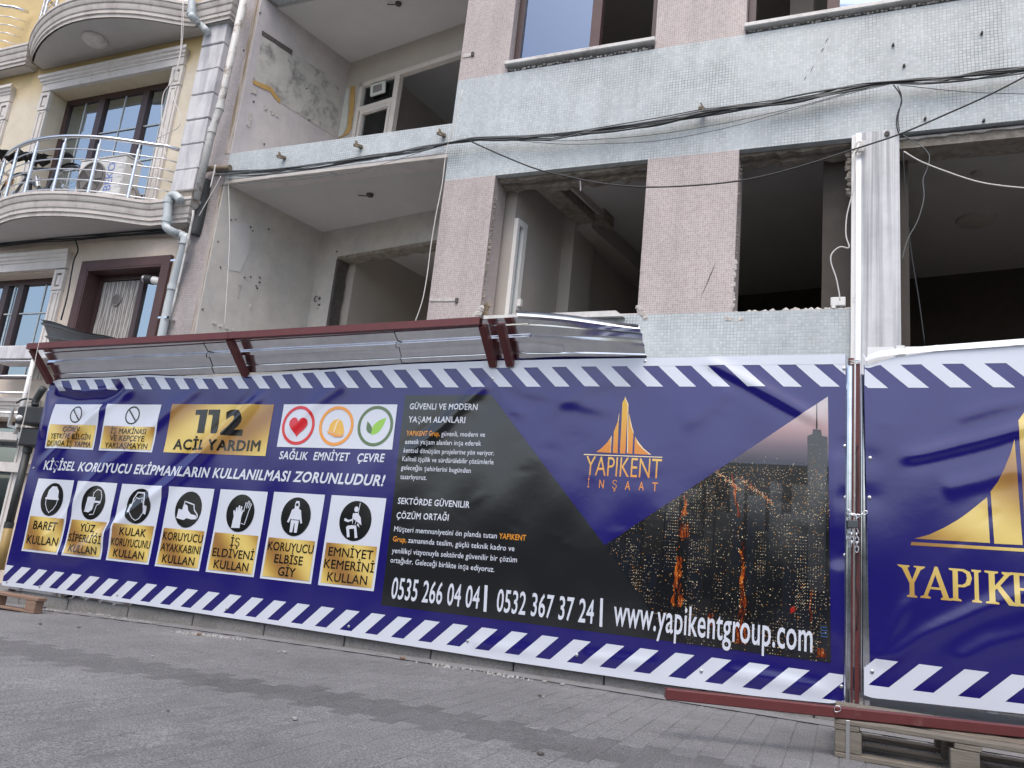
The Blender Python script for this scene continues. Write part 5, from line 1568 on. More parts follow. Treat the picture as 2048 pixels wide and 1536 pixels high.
class Banner:
    def __init__(s, name, label, xl, xr, top, bot, disp, loc, skew=0.0):
        s.d = disp
        s.o = thing(name, label, 'banner', loc)
        nx, nz = int((xr - xl) / 0.02), 118
        V_ = np.zeros((nx + 1, nz + 1, 3))
        u = np.linspace(0, 1, nx + 1)[:, None]
        v = np.linspace(0, 1, nz + 1)[None, :]
        x = (xl + skew * (1 - v)) * (1 - u) + xr * u
        z = bot(x) + (top(x) - bot(x)) * v
        V_[..., 0] = x; V_[..., 2] = z; V_[..., 1] = YB - disp(x, z)
        m = MB()
        m.v = [tuple(p) for p in V_.reshape(-1, 3)]
        k = nz + 1
        m.f = [(i * k + j, (i + 1) * k + j, (i + 1) * k + j + 1, i * k + j + 1) for i in range(nx) for j in range(nz)]
        m.build('banner_cloth', M['ink_blue'], s.o, smooth='all', normals=False)
    def put(s, name, mat, verts, tris, layer, parent=None, L=0.028):
        V2 = np.array([(p[0], p[1]) for p in verts], float)
        T = np.array([t for t in tris], int)
        loose = V2[:, 0].min() < -4.4          # the loose end is folded more sharply
        V2, T = refine(V2, T, min(L, 0.018) if loose else L)
        a, b, c = V2[T[:, 0]], V2[T[:, 1]], V2[T[:, 2]]
        cr = (b[:, 0] - a[:, 0]) * (c[:, 1] - a[:, 1]) - (b[:, 1] - a[:, 1]) * (c[:, 0] - a[:, 0])
        T[cr < 0] = T[cr < 0][:, ::-1]
        X, Z = V2[:, 0], V2[:, 1]
        D = s.d(X, Z)
        gx, gzz = s.d.slopes(X, Z)
        N = np.stack([-gx, -np.ones_like(gx), -gzz], 1)      # the sheet is y = YB - d
        N /= np.linalg.norm(N, axis=1)[:, None]
        P = np.stack([X, YB - D, Z], 1) + N * ((0.0030 if loose else 0.0019) * layer)
        me = bpy.data.meshes.new(name)
        me.from_pydata(P.tolist(), [], T.tolist())
        me.polygons.foreach_set('use_smooth', [True] * len(T))
        me.normals_split_custom_set_from_vertices(N.tolist())
        me.materials.append(mat if not isinstance(mat, str) else M[mat])
        o = bpy.data.objects.new(name, me)
        COL.objects.link(o)
        adopt(o, parent or s.o)
        return o
    def poly(s, name, mat, loops, layer, parent=None, L=0.028):
        """loops: one outline, or several (outline then holes)"""
        if not isinstance(loops[0][0], (list, tuple, Vector, np.ndarray)): loops = [loops]
        tr = tessellate_polygon([[Vector((p[0], p[1], 0)) for p in l] for l in loops])
        vs = [p for l in loops for p in l]
        return s.put(name, mat, vs, tr, layer, parent, L)
    def polys(s, name, mat, many, layer, parent=None, L=0.028):
        """several separate outlines printed as one mark"""
        vs, ts = [], []
        for loops in many:
            if not isinstance(loops[0][0], (list, tuple, Vector, np.ndarray)): loops = [loops]
            b = len(vs)
            ts += [tuple(b + i for i in t) for t in tessellate_polygon([[Vector((p[0], p[1], 0)) for p in l] for l in loops])]
            vs += [p for l in loops for p in l]
        return s.put(name, mat, vs, ts, layer, parent, L)
    def text(s, body, mat, A, B, cap, layer, parent=None, bold=0.0, shear=0.0, name='lettering', up=None, spacing=1.0, res=3):
        """one printed line from A to B along its baseline, capitals cap metres high"""
        V_, T_ = text_mesh(body, bold, shear, spacing, res)
        x0, x1 = V_[:, 0].min(), V_[:, 0].max()
        A, B = np.array(A, float), np.array(B, float)
        ex = (B - A) / (x1 - x0)
        ey = np.array(up if up is not None else (0.0, 1.0)) * cap / CAPH
        P = A + (V_[:, :1] - x0) * ex + V_[:, 1:2] * ey
        return s.put(name, mat, [tuple(p) for p in P], T_, layer, parent, 0.03)
    def text_c(s, body, mat, c, cap, maxw, layer, parent=None, bold=0.0, narrow=1.0, slope=0.011, name='lettering', shear=0.0):
        V_, T_ = text_mesh(body, bold, shear)
        w = (V_[:, 0].max() - V_[:, 0].min()) * cap / CAPH * narrow
        w = min(w, maxw)
        return s.text(body, mat, (c[0] - w / 2, c[1] - slope * w / 2), (c[0] + w / 2, c[1] + slope * w / 2), cap, layer, parent, bold, shear, name)
_tc = {}
def text_mesh(body, bold=0.0, shear=0.0, spacing=1.0, res=3):
    """filled outlines of a line of text: (points, triangles); bold swells every outline by that many ems"""
    key = (body, bold, shear, spacing, res)
    if key in _tc: return _tc[key]
    cu = bpy.data.curves.new('t', 'FONT')
    cu.body = body; cu.shear = shear; cu.space_character = spacing + 3.2 * max(0.0, bold)
    o = bpy.data.objects.new('t', cu)
    COL.objects.link(o)
    dg = bpy.context.evaluated_depsgraph_get()
    ev = o.evaluated_get(dg)
    crv = ev.to_curve(dg)
    loops = []
    for sp in crv.splines:
        bp = sp.bezier_points
        n = len(bp)
        if n < 3: continue
        L_ = []
        for i in range(n):
            a, b = bp[i], bp[(i + 1) % n]
            p0, p1, p2, p3 = a.co.xy, a.handle_right.xy, b.handle_left.xy, b.co.xy
            ch = p3 - p0
            straight = ch.length < 1e-9 or max(abs(ch.cross(p1 - p0)), abs(ch.cross(p2 - p0))) / ch.length < 0.002
            k = 1 if straight else res
            for t in range(k):
                t /= k
                L_.append((1 - t) ** 3 * p0 + 3 * t * (1 - t) ** 2 * p1 + 3 * t * t * (1 - t) * p2 + t ** 3 * p3)
        q = []
        for p in L_:
            if not q or (p - q[-1]).length > 0.007: q.append(p)
        while len(q) > 3 and (q[0] - q[-1]).length < 0.007: q.pop()
        if len(q) > 2: loops.append(q)
    ev.to_curve_clear()
    bpy.data.objects.remove(o); bpy.data.curves.remove(cu)
    def area(q): return 0.5 * sum(q[i - 1].cross(q[i]) for i in range(len(q)))
    def inside(p, q):
        r_ = False
        for i in range(len(q)):
            a, b = q[i - 1], q[i]
            if (a.y > p.y) != (b.y > p.y) and p.x < (b.x - a.x) * (p.y - a.y) / (b.y - a.y) + a.x: r_ = not r_
        return r_
    bbs = [(min(p.x for p in q), max(p.x for p in q)) for q in loops]
    hole = [sum(1 for k, o_ in enumerate(loops) if k != i and bbs[k][0] < q[0].x < bbs[k][1] and inside(q[0], o_)) % 2 == 1 for i, q in enumerate(loops)]
    if bold:
        for k, q in enumerate(loops):
            sg = (1 if area(q) > 0 else -1) * (-1 if hole[k] else 1)
            out = []
            n = len(q)
            for i in range(n):
                d0 = (q[i] - q[i - 1]).normalized(); d1_ = (q[(i + 1) % n] - q[i]).normalized()
                n0 = Vector((d0.y, -d0.x)) * sg; n1 = Vector((d1_.y, -d1_.x)) * sg
                nm = n0 + n1
                if nm.length < 0.3: nm = n0.copy()
                nm.normalize()
                out.append(q[i] + nm * bold / max(0.55, nm.dot(n0)))
            loops[k] = out
    V_, T_ = [], []
    outer = [q for q, h_ in zip(loops, hole) if not h_]
    holes_ = [q for q, h_ in zip(loops, hole) if h_]
    for q in outer:
        grp = [q] + [h for h in holes_ if inside(h[0], q)]
        b = len(V_)
        T_ += [tuple(b + i for i in t) for t in tessellate_polygon([[Vector((p.x, p.y, 0)) for p in l] for l in grp])]
        V_ += [(p.x, p.y) for l in grp for p in l]
    _tc[key] = (np.array(V_), T_)
    return _tc[key]
CAPH = float(text_mesh('H')[0][:, 1].max())
def circ(c, rx, ry=None, n=40, a0=0, a1=360):
    ry = ry or rx
    return [(c[0] + rx * math.cos(R(a0 + (a1 - a0) * i / n)), c[1] + ry * math.sin(R(a0 + (a1 - a0) * i / n))) for i in range(n)]
def stroke(pts, w, closed=False):
    """outline of a thick polyline (mitred)"""
    P = [Vector((p[0], p[1])) for p in pts]
    n = len(P)
    lft, rgt = [], []
    for i in range(n):
        if closed: a, b = P[i - 1], P[(i + 1) % n]
        else: a, b = P[max(i - 1, 0)], P[min(i + 1, n - 1)]
        t = (b - a).normalized()
        nr = Vector((-t.y, t.x)) * w / 2
        lft.append(tuple(P[i] + nr)); rgt.append(tuple(P[i] - nr))
    if closed:
        return [lft, rgt[::-1]]
    return lft + rgt[::-1]

# ---- the long banner
BA = Banner('printed_banner', 'long blue printed banner with safety signs and city photo on the hoarding', -8.27, 0.012, top1, bot1, d1, (-4.1, 5.99, 0.05))
def sl(x): return 0.0118 * (x + 8.1)           # the print runs slightly uphill
def stripe_rows(bn_, x0, x1, top, bot, zs, zb, ph_t, ph_b, clip_r, parent):
    per = 0.2562
    def strip(name, lo, hi):
        xs = np.linspace(x0, x1, int((x1 - x0) / 0.02) + 2)
        n = len(xs)
        vs = [(x, float(lo(x))) for x in xs] + [(x, float(hi(x))) for x in xs]
        ts = [t for q in range(n - 1) for t in ((q, q + 1, n + q + 1), (q, n + q + 1, n + q))]
        bn_.put(name, 'ink_white', vs, ts, 1, parent)
    strip('top_hem', lambda x: min(zs(x) + 0.168, top(x) - 0.02), lambda x: top(x) - 0.001)
    strip('bottom_hem', lambda x: bot(x) + 0.001, lambda x: zb(x))
    k = -2
    while True:
        a = ph_t + per * k
        k += 1
        if a > x1 + 0.3: break
        # top row leans back: foot further along than head
        z0, z1 = zs(a), zs(a) + 0.168
        zt_ = min(z1, float(top(a)) - 0.02)
        f = (zt_ - z0) / (z1 - z0)
        q = [(a, z0), (a + 0.128, z0), (a + 0.128 - 0.178 * f, zt_), (a - 0.178 * f, zt_)]
        q = clip_x(q, x0, x1)
        if len(q) > 2: bn_.poly('stripe', 'ink_white', q, 1, parent)
    k = -2
    while True:
        a = ph_b + per * k
        k += 1
        if a > x1 + 0.3: break
        z0, z1 = zb(a), zb(a) + 0.17
        q = [(a, z0), (a + 0.134, z0), (a + 0.134 + 0.178, z1), (a + 0.178, z1)]
        q = clip_x(q, x0, x1)
        if len(q) > 2: bn_.poly('stripe', 'ink_white', q, 1, parent)
def clip_x(q, x0, x1):
    for lim, sg in ((x0, 1), (x1, -1)):
        out = []
        for i in range(len(q)):
            a, b = q[i - 1], q[i]
            ina, inb = (a[0] - lim) * sg >= 0, (b[0] - lim) * sg >= 0
            if ina != inb:
                t = (lim - a[0]) / (b[0] - a[0])
                out.append((lim, a[1] + t * (b[1] - a[1])))
            if inb: out.append(b)
        q = out
        if not q: return q
    return q
zs1 = lambda x: float(np.interp(x, [-8.3, -7.5, -2.9, -1.4, 0], [2.165, 2.187, 2.257, 2.274, 2.285]))
zb1 = lambda x: float(np.interp(x, [-8.3, -4, -1.2, 0], [0.075, 0.108, 0.132, 0.140]))
stripe_rows(BA, -8.265, 0.008, top1, bot1, zs1, zb1, -8.10, -8.20, 0, None)

def panel(x0, x1, z0, z1, name='sign_panel', mat='ink_white', layer=1):
    return BA.poly(name, mat, [(x0, z0 + 0), (x1, z0 + 0.0118 * (x1 - x0)), (x1, z1 + 0.0118 * (x1 - x0)), (x0, z1)], layer)
def gold_box(x0, x1, z0, z1, parent, mat='ink_gold', layer=2):
    return BA.poly('gold_field', mat, [(x0, z0), (x1, z0 + 0.0118 * (x1 - x0)), (x1, z1 + 0.0118 * (x1 - x0)), (x0, z1)], layer, parent)
def no_sign(c, r, parent):
    a = stroke(circ(c, r, n=36), r * 0.17, True)
    w = r * 0.17
    d = r * 0.64
    bar = stroke([(c[0] - d, c[1] + d), (c[0] + d, c[1] - d)], w)
    BA.poly('prohibition_ring', 'ink_black', a, 2, parent)
    BA.poly('prohibition_bar', 'ink_black', bar, 3, parent)
# two warning signs
x0, x1, zb_, zt_ = -8.106, -7.36, 1.520, 2.016
P_ = panel(x0, x1, zb_, zt_)
gold_box(x0 + 0.022, x1 - 0.022, zb_ + 0.022, 1.785, P_)
no_sign((-7.735, 1.905), 0.085, P_)
for s, z, w in (('GÖREV', 1.712, 0.28), ('YETKİ VE BİLGİN', 1.632, 0.60), ('DIŞINDA İŞ YAPMA', 1.552, 0.66)):
    BA.text_c(s, 'ink_black', (-7.735, z), 0.056, w, 3, P_, bold=0.010, narrow=1.08)
x0, x1 = -7.275, -6.515
P_ = panel(x0, x1, 1.527, 2.027)
gold_box(x0 + 0.022, x1 - 0.022, 1.549, 1.79, P_)
no_sign((-6.895, 1.915), 0.09, P_)
for s, z, w in (('İŞ MAKİNASI', 1.715, 0.50), ('VE KEPÇEYE', 1.640, 0.52), ('YAKLAŞMAYIN', 1.562, 0.60)):
    BA.text_c(s, 'ink_black', (-6.89, z), 0.056, w, 3, P_, bold=0.010, narrow=1.08)
# emergency number
P_ = BA.poly('emergency_panel', 'ink_gold2', [(-6.362, 1.545), (-5.067, 1.560), (-5.067, 2.062), (-6.362, 2.044)], 1)
for q in [[(-5.965, 1.755), (-5.877, 1.757), (-5.885, 1.998), (-6.035, 1.99), (-6.032, 1.941), (-5.972, 1.942)], [(-5.8, 1.759), (-5.714, 1.759), (-5.726, 2.001), (-5.874, 1.996), (-5.869, 1.945), (-5.81, 1.946)]]:
    BA.poly('number', 'ink_black', q, 2, P_)
BA.text('2', 'ink_black', (-5.65, 1.76), (-5.397, 1.761), 0.228, 2, P_, bold=0.045, name='number')
BA.text('ACİL YARDIM', 'ink_black', (-6.245, 1.582), (-5.146, 1.606), 0.098, 2, P_, bold=0.028)
# health, safety, environment
P_ = BA.poly('emblem_panel', 'ink_white', [(-4.948, 1.653), (-3.686, 1.677), (-3.698, 2.088), (-4.95, 2.066)], 1)
for px_, mt in (((-4.74, 1.866), 'ink_red'), ((-4.315, 1.873), 'ink_orange'), ((-3.897, 1.884), 'ink_green')):
    BA.poly('emblem_ring', mt, stroke(circ(px_, 0.172, 0.172, n=44), 0.03, True), 2, P_)
c = (-4.739, 1.861)
hp = []
for i in range(40):
    t = 2 * math.pi * i / 40
    hp.append((c[0] + 0.0066 * 16 * math.sin(t) ** 3, c[1] + 0.0066 * (13 * math.cos(t) - 5 * math.cos(2 * t) - 2 * math.cos(3 * t) - math.cos(4 * t))))
BA.poly('heart', 'ink_red', hp, 2, P_)
c = (-4.311, 1.855)
BA.poly('helmet', 'ink_yellow', [(c[0] + x, c[1] + z) for x, z in ((-0.085, -0.03), (-0.075, 0.03), (-0.04, 0.075), (0.01, 0.085), (0.055, 0.06), (0.08, 0.01), (0.095, -0.05), (0.06, -0.065), (0.0, -0.055))], 2, P_)
BA.poly('helmet_brim', 'ink_orange', [(c[0] + x, c[1] + z) for x, z in ((-0.095, -0.032), (0.0, -0.058), (0.06, -0.068), (0.10, -0.055), (0.07, -0.085), (0.0, -0.085), (-0.08, -0.055))], 3, P_)
BA.poly('helmet_ridge', 'ink_cream', stroke([(c[0] - 0.02, c[1] - 0.04), (c[0] - 0.005, c[1] + 0.04), (c[0] + 0.012, c[1] + 0.075)], 0.016), 3, P_)
c = (-3.896, 1.881)
def leaf(a, b, w, side=1):
    a, b = Vector(a), Vector(b)
    d = b - a; n = Vector((-d.y, d.x)).normalized()
    f = [(t, math.sin(math.pi * t ** 0.8)) for t in [i / 10 for i in range(11)]]
    return [tuple(a + d * t + n * w * s) for t, s in f] + [tuple(a + d * t - n * w * s * 0.8) for t, s in f[::-1]][1:-1]
BA.poly('leaf', 'ink_lime', leaf((c[0] - 0.03, c[1] - 0.08), (c[0] + 0.105, c[1] + 0.085), 0.05), 2, P_)
BA.poly('leaf', 'ink_green', leaf((c[0] - 0.035, c[1] - 0.07), (c[0] - 0.09, c[1] + 0.045), 0.032), 2, P_)
for s, a, b in (('SAĞLIK', (-4.901, 1.54), (-4.58, 1.545)), ('EMNİYET', (-4.513, 1.548), (-4.119, 1.556)), ('ÇEVRE', (-4.038, 1.555), (-3.751, 1.564))):
    BA.text(s, 'ink_white', a, b, 0.072, 1, None, bold=0.022, shear=0.12)
BA.text('KİŞİSEL KORUYUCU EKİPMANLARIN KULLANILMASI ZORUNLUDUR!', 'ink_white', (-8.052, 1.287), (-3.717, 1.353), 0.092, 1, None, bold=0.028, shear=0.2)
# seven equipment signs
CAP = [('BARET', 'KULLAN'), ('YÜZ', 'SİPERLİĞİ', 'KULLAN'), ('KULAK', 'KORUYUCUNU', 'KULLAN'), ('KORUYUCU', 'AYAKKABINI', 'KULLAN'), ('İŞ', 'ELDİVENİ', 'KULLAN'), ('KORUYUCU', 'ELBİSE', 'GİY'), ('EMNİYET', 'KEMERİNİ', 'KULLAN')]
SX = [(-8.089, -7.522, 0.412, 1.188), (-7.463, -6.902, 0.421, 1.194), (-6.831, -6.26, 0.43, 1.2), (-6.178, -5.614, 0.433, 1.211), (-5.534, -4.967, 0.441, 1.221), (-4.894, -4.323, 0.446, 1.234), (-4.25, -3.679, 0.453, 1.243)]
def hat_icon(f): return [('w', [(-.52, .12), (-.46, .55), (-.2, .82), (.2, .82), (.46, .55), (.52, .12), (.62, .08), (.6, -.02), (-.6, -.02), (-.62, .08)]), ('s', [(-.52, -.02), (-.48, -.3), (-.3, -.6), (0, -.85), (.3, -.6), (.48, -.3), (.52, -.02)], .05)]
ICON = [
    hat_icon(0),
    [('s', [(-.1, .25), (-.1, .6), (.15, .82), (.45, .75), (.62, .4), (.6, 0), (.35, -.15), (.25, -.7), (-.1, -.75)], .05), ('s', [(-.5, .3), (.1, .3), (.1, -.45), (-.2, -.65), (-.55, -.6), (-.5, .3)], .06), ('w', [(.1, .12), (.6, .12), (.6, .0), (.1, .0)]), ('s', [(-.35, .15), (-.35, -.25), (-.15, -.25)], .05), ('s', [(-.1, .15), (-.1, -.15)], .05), ('s', [(-.4, -.4), (0, -.4)], .05)],
    [('s', [(-.5, -.1), (-.52, .4), (-.25, .8), (.25, .8), (.52, .4), (.5, -.1)], .09), ('s', [(-.42, .2), (-.3, .5), (0, .4), (.3, .5), (.42, .2)], .05), ('w', [(-.72, .05), (-.5, .1), (-.46, -.4), (-.68, -.45)]), ('w', [(.5, .1), (.72, .05), (.68, -.45), (.46, -.4)]), ('s', [(-.44, -.42), (-.25, -.72), (0, -.85), (.25, -.72), (.44, -.42)], .05)],
    [('w', [(-.72, .0), (-.45, -.05), (-.3, .3), (-.1, .2), (.0, -.05), (.25, -.25), (.65, -.3), (.75, -.5), (.4, -.55), (.0, -.5), (-.2, -.62), (-.75, -.55)]), ('s', [(-.4, .02), (-.35, .45), (.1, .35), (.35, .3), (.45, .0), (.75, -.25), (.78, -.45)], .07)],
    [('w', [(-.45, -.85), (-.4, -.2), (-.5, .1), (-.42, .15), (-.34, .0), (-.32, .3), (-.22, .3), (-.2, .05), (-.16, .42), (-.06, .42), (-.04, .08), (.0, .38), (.1, .36), (.08, .05), (.16, .2), (.22, .15), (.14, -.2), (.15, -.82)]), ('s', [(.25, .1), (.3, .6), (.38, .62), (.4, .3), (.48, .7), (.56, .68), (.52, .3), (.64, .6), (.7, .55), (.58, .1), (.45, -.6), (.2, -.55)], .045)],
    [('w', [(-.16, .62), (-.1, .84), (.1, .84), (.16, .62), (.14, .42), (.3, .36), (.4, -.02), (.5, -.3), (.4, -.36), (.28, -.1), (.26, -.16), (-.26, -.16), (-.28, -.1), (-.4, -.36), (-.5, -.3), (-.4, -.02), (-.3, .36), (-.14, .42)]), ('w', [(-.26, -.2), (.26, -.2), (.24, -.85), (.06, -.85), (.02, -.35), (-.02, -.35), (-.06, -.85), (-.24, -.85)]), ('k', [(-.09, .58), (-.07, .72), (.07, .72), (.09, .58)])],
    [('w', circ((-.02, .6), .13, .15, 16)), ('w', [(-.2, .38), (.1, .42), (.3, .2), (.42, -.2), (.32, -.32), (.2, -.1), (.12, -.2), (-.12, -.2), (-.14, .1), (-.4, .02), (-.66, .1), (-.68, -.04), (-.42, -.1), (-.2, .0)]), ('w', [(-.12, -.23), (.1, -.23), (.28, -.85), (.12, -.88), (.0, -.4), (-.3, -.45), (-.2, -.85), (-.36, -.88), (-.5, -.36), (-.42, -.28)]), ('s', [(.16, .95), (.12, .3), (.02, -.2)], .035), ('k', [(-.14, -.2), (.12, -.2), (.1, -.23), (-.14, -.23)])],
]
for i, (x0, x1, zb_, zt_) in enumerate(SX):
    w = x1 - x0; hh = zt_ - zb_
    P_ = panel(x0, x1, zb_ - 0.003, zt_ - 0.003, 'equipment_sign')
    cx, cz = (x0 + x1) / 2 + 0.005, zt_ - 0.213
    zg = zb_ + 0.368
    gold_box(x0 + 0.024, x1 - 0.024, zb_ + 0.02, zg, P_)
    r = 0.172
    D_ = BA.poly('pictogram', 'ink_black', circ((cx, cz), r * 0.96, r * 1.02, 44), 2, P_)
    many, dark = [], []
    for it in ICON[i]:
        pts = [(cx + p[0] * r * 0.98, cz + p[1] * r * 0.98) for p in it[1]]
        if it[0] == 'w': many.append(pts)
        elif it[0] == 'k': dark.append(pts)
        else: many.append(stroke(pts, it[2] * r))
    for j, q in enumerate(many):
        BA.poly('pictogram_figure', 'ink_white', q, 2.6 + 0.12 * j, P_, L=0.02)
    for q in dark: BA.poly('pictogram_detail', 'ink_black', q, 3.6, P_)
    ls = CAP[i]
    n = len(ls)
    cap_ = 0.085 if n == 2 else 0.074
    for j, s in enumerate(ls):
        z = zg - (0.033 + cap_) - j * ((0.155) if n == 2 else 0.108) - (0.01 if n == 2 else 0)
        BA.text_c(s, 'ink_black', (cx, z), cap_, w - 0.06, 3, P_, bold=0.010, narrow=1.0)
# dark text field and city photograph
fld = BA.poly('text_field', 'ink_char', [(-3.632, 2.174), (-2.785, 2.19), (-1.689, 1.016), (-1.132, 0.374), (-3.587, 0.354)], 1)
for s, a, b, cap_, bo in (
    ('GÜVENLI VE MODERN', (-3.568, 2.047), (-2.901, 2.053), 0.052, 0.012), ('YAŞAM ALANLARI', (-3.562, 1.928), (-3.003, 1.937), 0.052, 0.012),
    ('güvenli, modern ve', (-3.215, 1.816), (-2.801, 1.822), 0.042, 0), ('estetik yaşam alanları inşa ederek', (-3.567, 1.733), (-2.828, 1.745), 0.042, 0),
    ('kentsel dönüşüm projelerine yön veriyor.', (-3.567, 1.655), (-2.697, 1.668), 0.042, 0), ('Kaliteli işçilik ve sürdürülebilir çözümlerle', (-3.569, 1.581), (-2.694, 1.592), 0.042, 0),
    ('geleceğin şehirlerini bugünden', (-3.57, 1.504), (-2.895, 1.51), 0.042, 0), ('tasarlıyoruz.', (-3.566, 1.423), (-3.308, 1.429), 0.042, 0),
    ('SEKTÖRDE GÜVENILIR', (-3.559, 1.208), (-2.87, 1.219), 0.052, 0.012), ('ÇÖZÜM ORTAĞI', (-3.555, 1.083), (-3.052, 1.1), 0.052, 0.012),
    ('Müşteri memnuniyetini ön planda tutan', (-3.561, 0.971), (-2.593, 0.99), 0.044, 0), ('zamanında teslim, güçlü teknik kadro ve', (-3.41, 0.888), (-2.429, 0.902), 0.044, 0),
    ('yenilikçi vizyonuyla sektörde güvenilir bir çözüm', (-3.553, 0.79), (-2.398, 0.817), 0.044, 0), ('ortağıdır. Geleceği birlikte inşa ediyoruz.', (-3.555, 0.709), (-2.587, 0.724), 0.044, 0),
):
    BA.text(s, 'ink_white', a, b, cap_, 2, fld, bold=bo + 0.006, res=2)
for s, a, b, cap_ in (('YAPIKENT Grup,', (-3.563, 1.809), (-3.229, 1.814), 0.042), ('YAPIKENT', (-2.574, 0.99), (-2.34, 0.993), 0.044), ('Grup,', (-3.56, 0.887), (-3.425, 0.888), 0.044)):
    BA.text(s, 'ink_orange', a, b, cap_, 2, fld, bold=0.014, res=2)
for s, a, b, cap_ in (('0535 266 04 04', (-3.504, 0.42), (-2.69, 0.428), 0.168), ('0532 367 37 24', (-2.537, 0.426), (-1.731, 0.428), 0.168)):
    BA.text(s, 'ink_white', a, b, cap_, 2, fld, bold=0.012, name='phone_number')
for q in [[(-2.644, 0.41), (-2.618, 0.409), (-2.631, 0.614), (-2.658, 0.615)], [(-1.681, 0.412), (-1.659, 0.411), (-1.668, 0.618), (-1.689, 0.619)]]:
    BA.poly('divider', 'ink_white', q, 2, fld)

# city at night
def city_mats():
    m, nt, p = new_mat('print_city_sky')
    sx = nn(nt, 'ShaderNodeSeparateXYZ'); nt.links.new(pos(nt), sx.inputs[0])
    k = nn(nt, 'ShaderNodeMapRange'); k.inputs[1].default_value = 1.72; k.inputs[2].default_value = 2.22
    nt.links.new(sx.outputs[2], k.inputs[0])
    c = ramp(nt, k.outputs[0], [(0.0, (0.06, 0.065, 0.09)), (0.22, (0.16, 0.13, 0.16)), (0.5, (0.42, 0.29, 0.30)), (0.85, (0.56, 0.52, 0.53))])
    nt.links.new(c, p.inputs['Base Color']); p.inputs['Roughness'].default_value = 0.17
    M['city_sky'] = m
    m, nt, p = new_mat('print_city_ground')
    g = pos(nt)
    c = ramp(nt, noise(nt, g, 16, 6, 0.75), [(0.35, (0.003, 0.0035, 0.005)), (0.7, (0.014, 0.011, 0.010))])
    nt.links.new(c, p.inputs['Base Color']); p.inputs['Roughness'].default_value = 0.17
    M['city_ground'] = m
    for n, col in (('city_a', (0.003, 0.0033, 0.0045)), ('city_b', (0.009, 0.0085, 0.009)), ('city_c', (0.005, 0.0065, 0.011)), ('city_tower', (0.022, 0.024, 0.028)), ('city_glow', (0.55, 0.10, 0.012)), ('city_glow2', (0.75, 0.30, 0.04)), ('city_red', (0.30, 0.012, 0.008)), ('city_light', (0.80, 0.66, 0.42)), ('city_dim', (0.26, 0.21, 0.13)), ('city_blue', (0.03, 0.08, 0.20))):
        M[n] = vinyl('print_' + n, col, 0.17)
city_mats()
CT = [(-1.688, 1.011), (-0.108, 2.21), (-0.07, 0.376), (-1.132, 0.374)]
def clip_poly(q, conv):
    """clip q by the convex outline conv (counter-clockwise or clockwise)"""
    ar = sum(a[0] * b[1] - b[0] * a[1] for a, b in zip(conv, conv[1:] + conv[:1]))
    sg = 1 if ar > 0 else -1
    for a, b in zip(conv, conv[1:] + conv[:1]):
        out = []
        def sd2(p): return sg * ((b[0] - a[0]) * (p[1] - a[1]) - (b[1] - a[1]) * (p[0] - a[0]))
        for i in range(len(q)):
            p, r_ = q[i - 1], q[i]
            s1, s2 = sd2(p), sd2(r_)
            if (s1 >= 0) != (s2 >= 0):
                t = s1 / (s1 - s2)
                out.append((p[0] + t * (r_[0] - p[0]), p[1] + t * (r_[1] - p[1])))
            if s2 >= 0: out.append(r_)
        q = out
        if len(q) < 3: return []
    return q
hz = (-0.706, 1.689)[1]
photo = BA.poly('city_photo', 'city_ground', CT, 1.2)
big = [(-3, hz), (1, hz + 0.012), (1, 3), (-3, 3)]
BA.poly('photo_sky', 'city_sky', clip_poly(big, CT), 2.0, photo)
rc = random.Random(11)
blocks = {k: [] for k in ('city_a', 'city_b', 'city_c')}
lights = {k: [] for k in ('city_light', 'city_dim', 'city_glow2')}
def rect(x0, x1, z0, z1): return [(x0, z0), (x1, z0), (x1, z1), (x0, z1)]
for row in range(5):
    zt0 = 1.45 - 0.23 * row
    x = -1.72
    while x < -0.08:
        w = rc.uniform(0.05, 0.17)
        zt2 = zt0 + rc.uniform(-0.14, 0.16)
        k = rc.choice(list(blocks))
        q = clip_poly(rect(x, x + w, zt0 - 0.7, zt2), CT)
        gap = any(abs(x + w / 2 - g) < 0.05 for g in (-1.10, -0.635))
        if len(q) > 2 and not gap:
            blocks[k].append((1.9 + 0.2 * row + 0.02 * rc.random(), q))
            # window lights in rows
            nz, nx = int((zt2 - zt0 + 0.3) / 0.022), int(w / 0.017)
            dens = rc.choice((0.08, 0.15, 0.3, 0.5, 0.7))
            for a in range(nz):
                for b in range(nx):
                    if rc.random() < dens:
                        px_, pz_ = x + 0.008 + b * 0.017, zt2 - 0.02 - a * 0.022
                        lq = rect(px_, px_ + rc.uniform(0.003, 0.008), pz_, pz_ + rc.uniform(0.003, 0.0055))
                        if len(clip_poly(lq, CT)) == 4:
                            lights[rc.choices(('city_light', 'city_dim', 'city_glow2'), (0.34, 0.58, 0.08))[0]].append((row, lq))
        x += w + rc.uniform(0.0, 0.03)
for k, L_ in blocks.items():
    for lay, q in L_: BA.poly('photo_building', k, q, lay, photo, L=0.05)
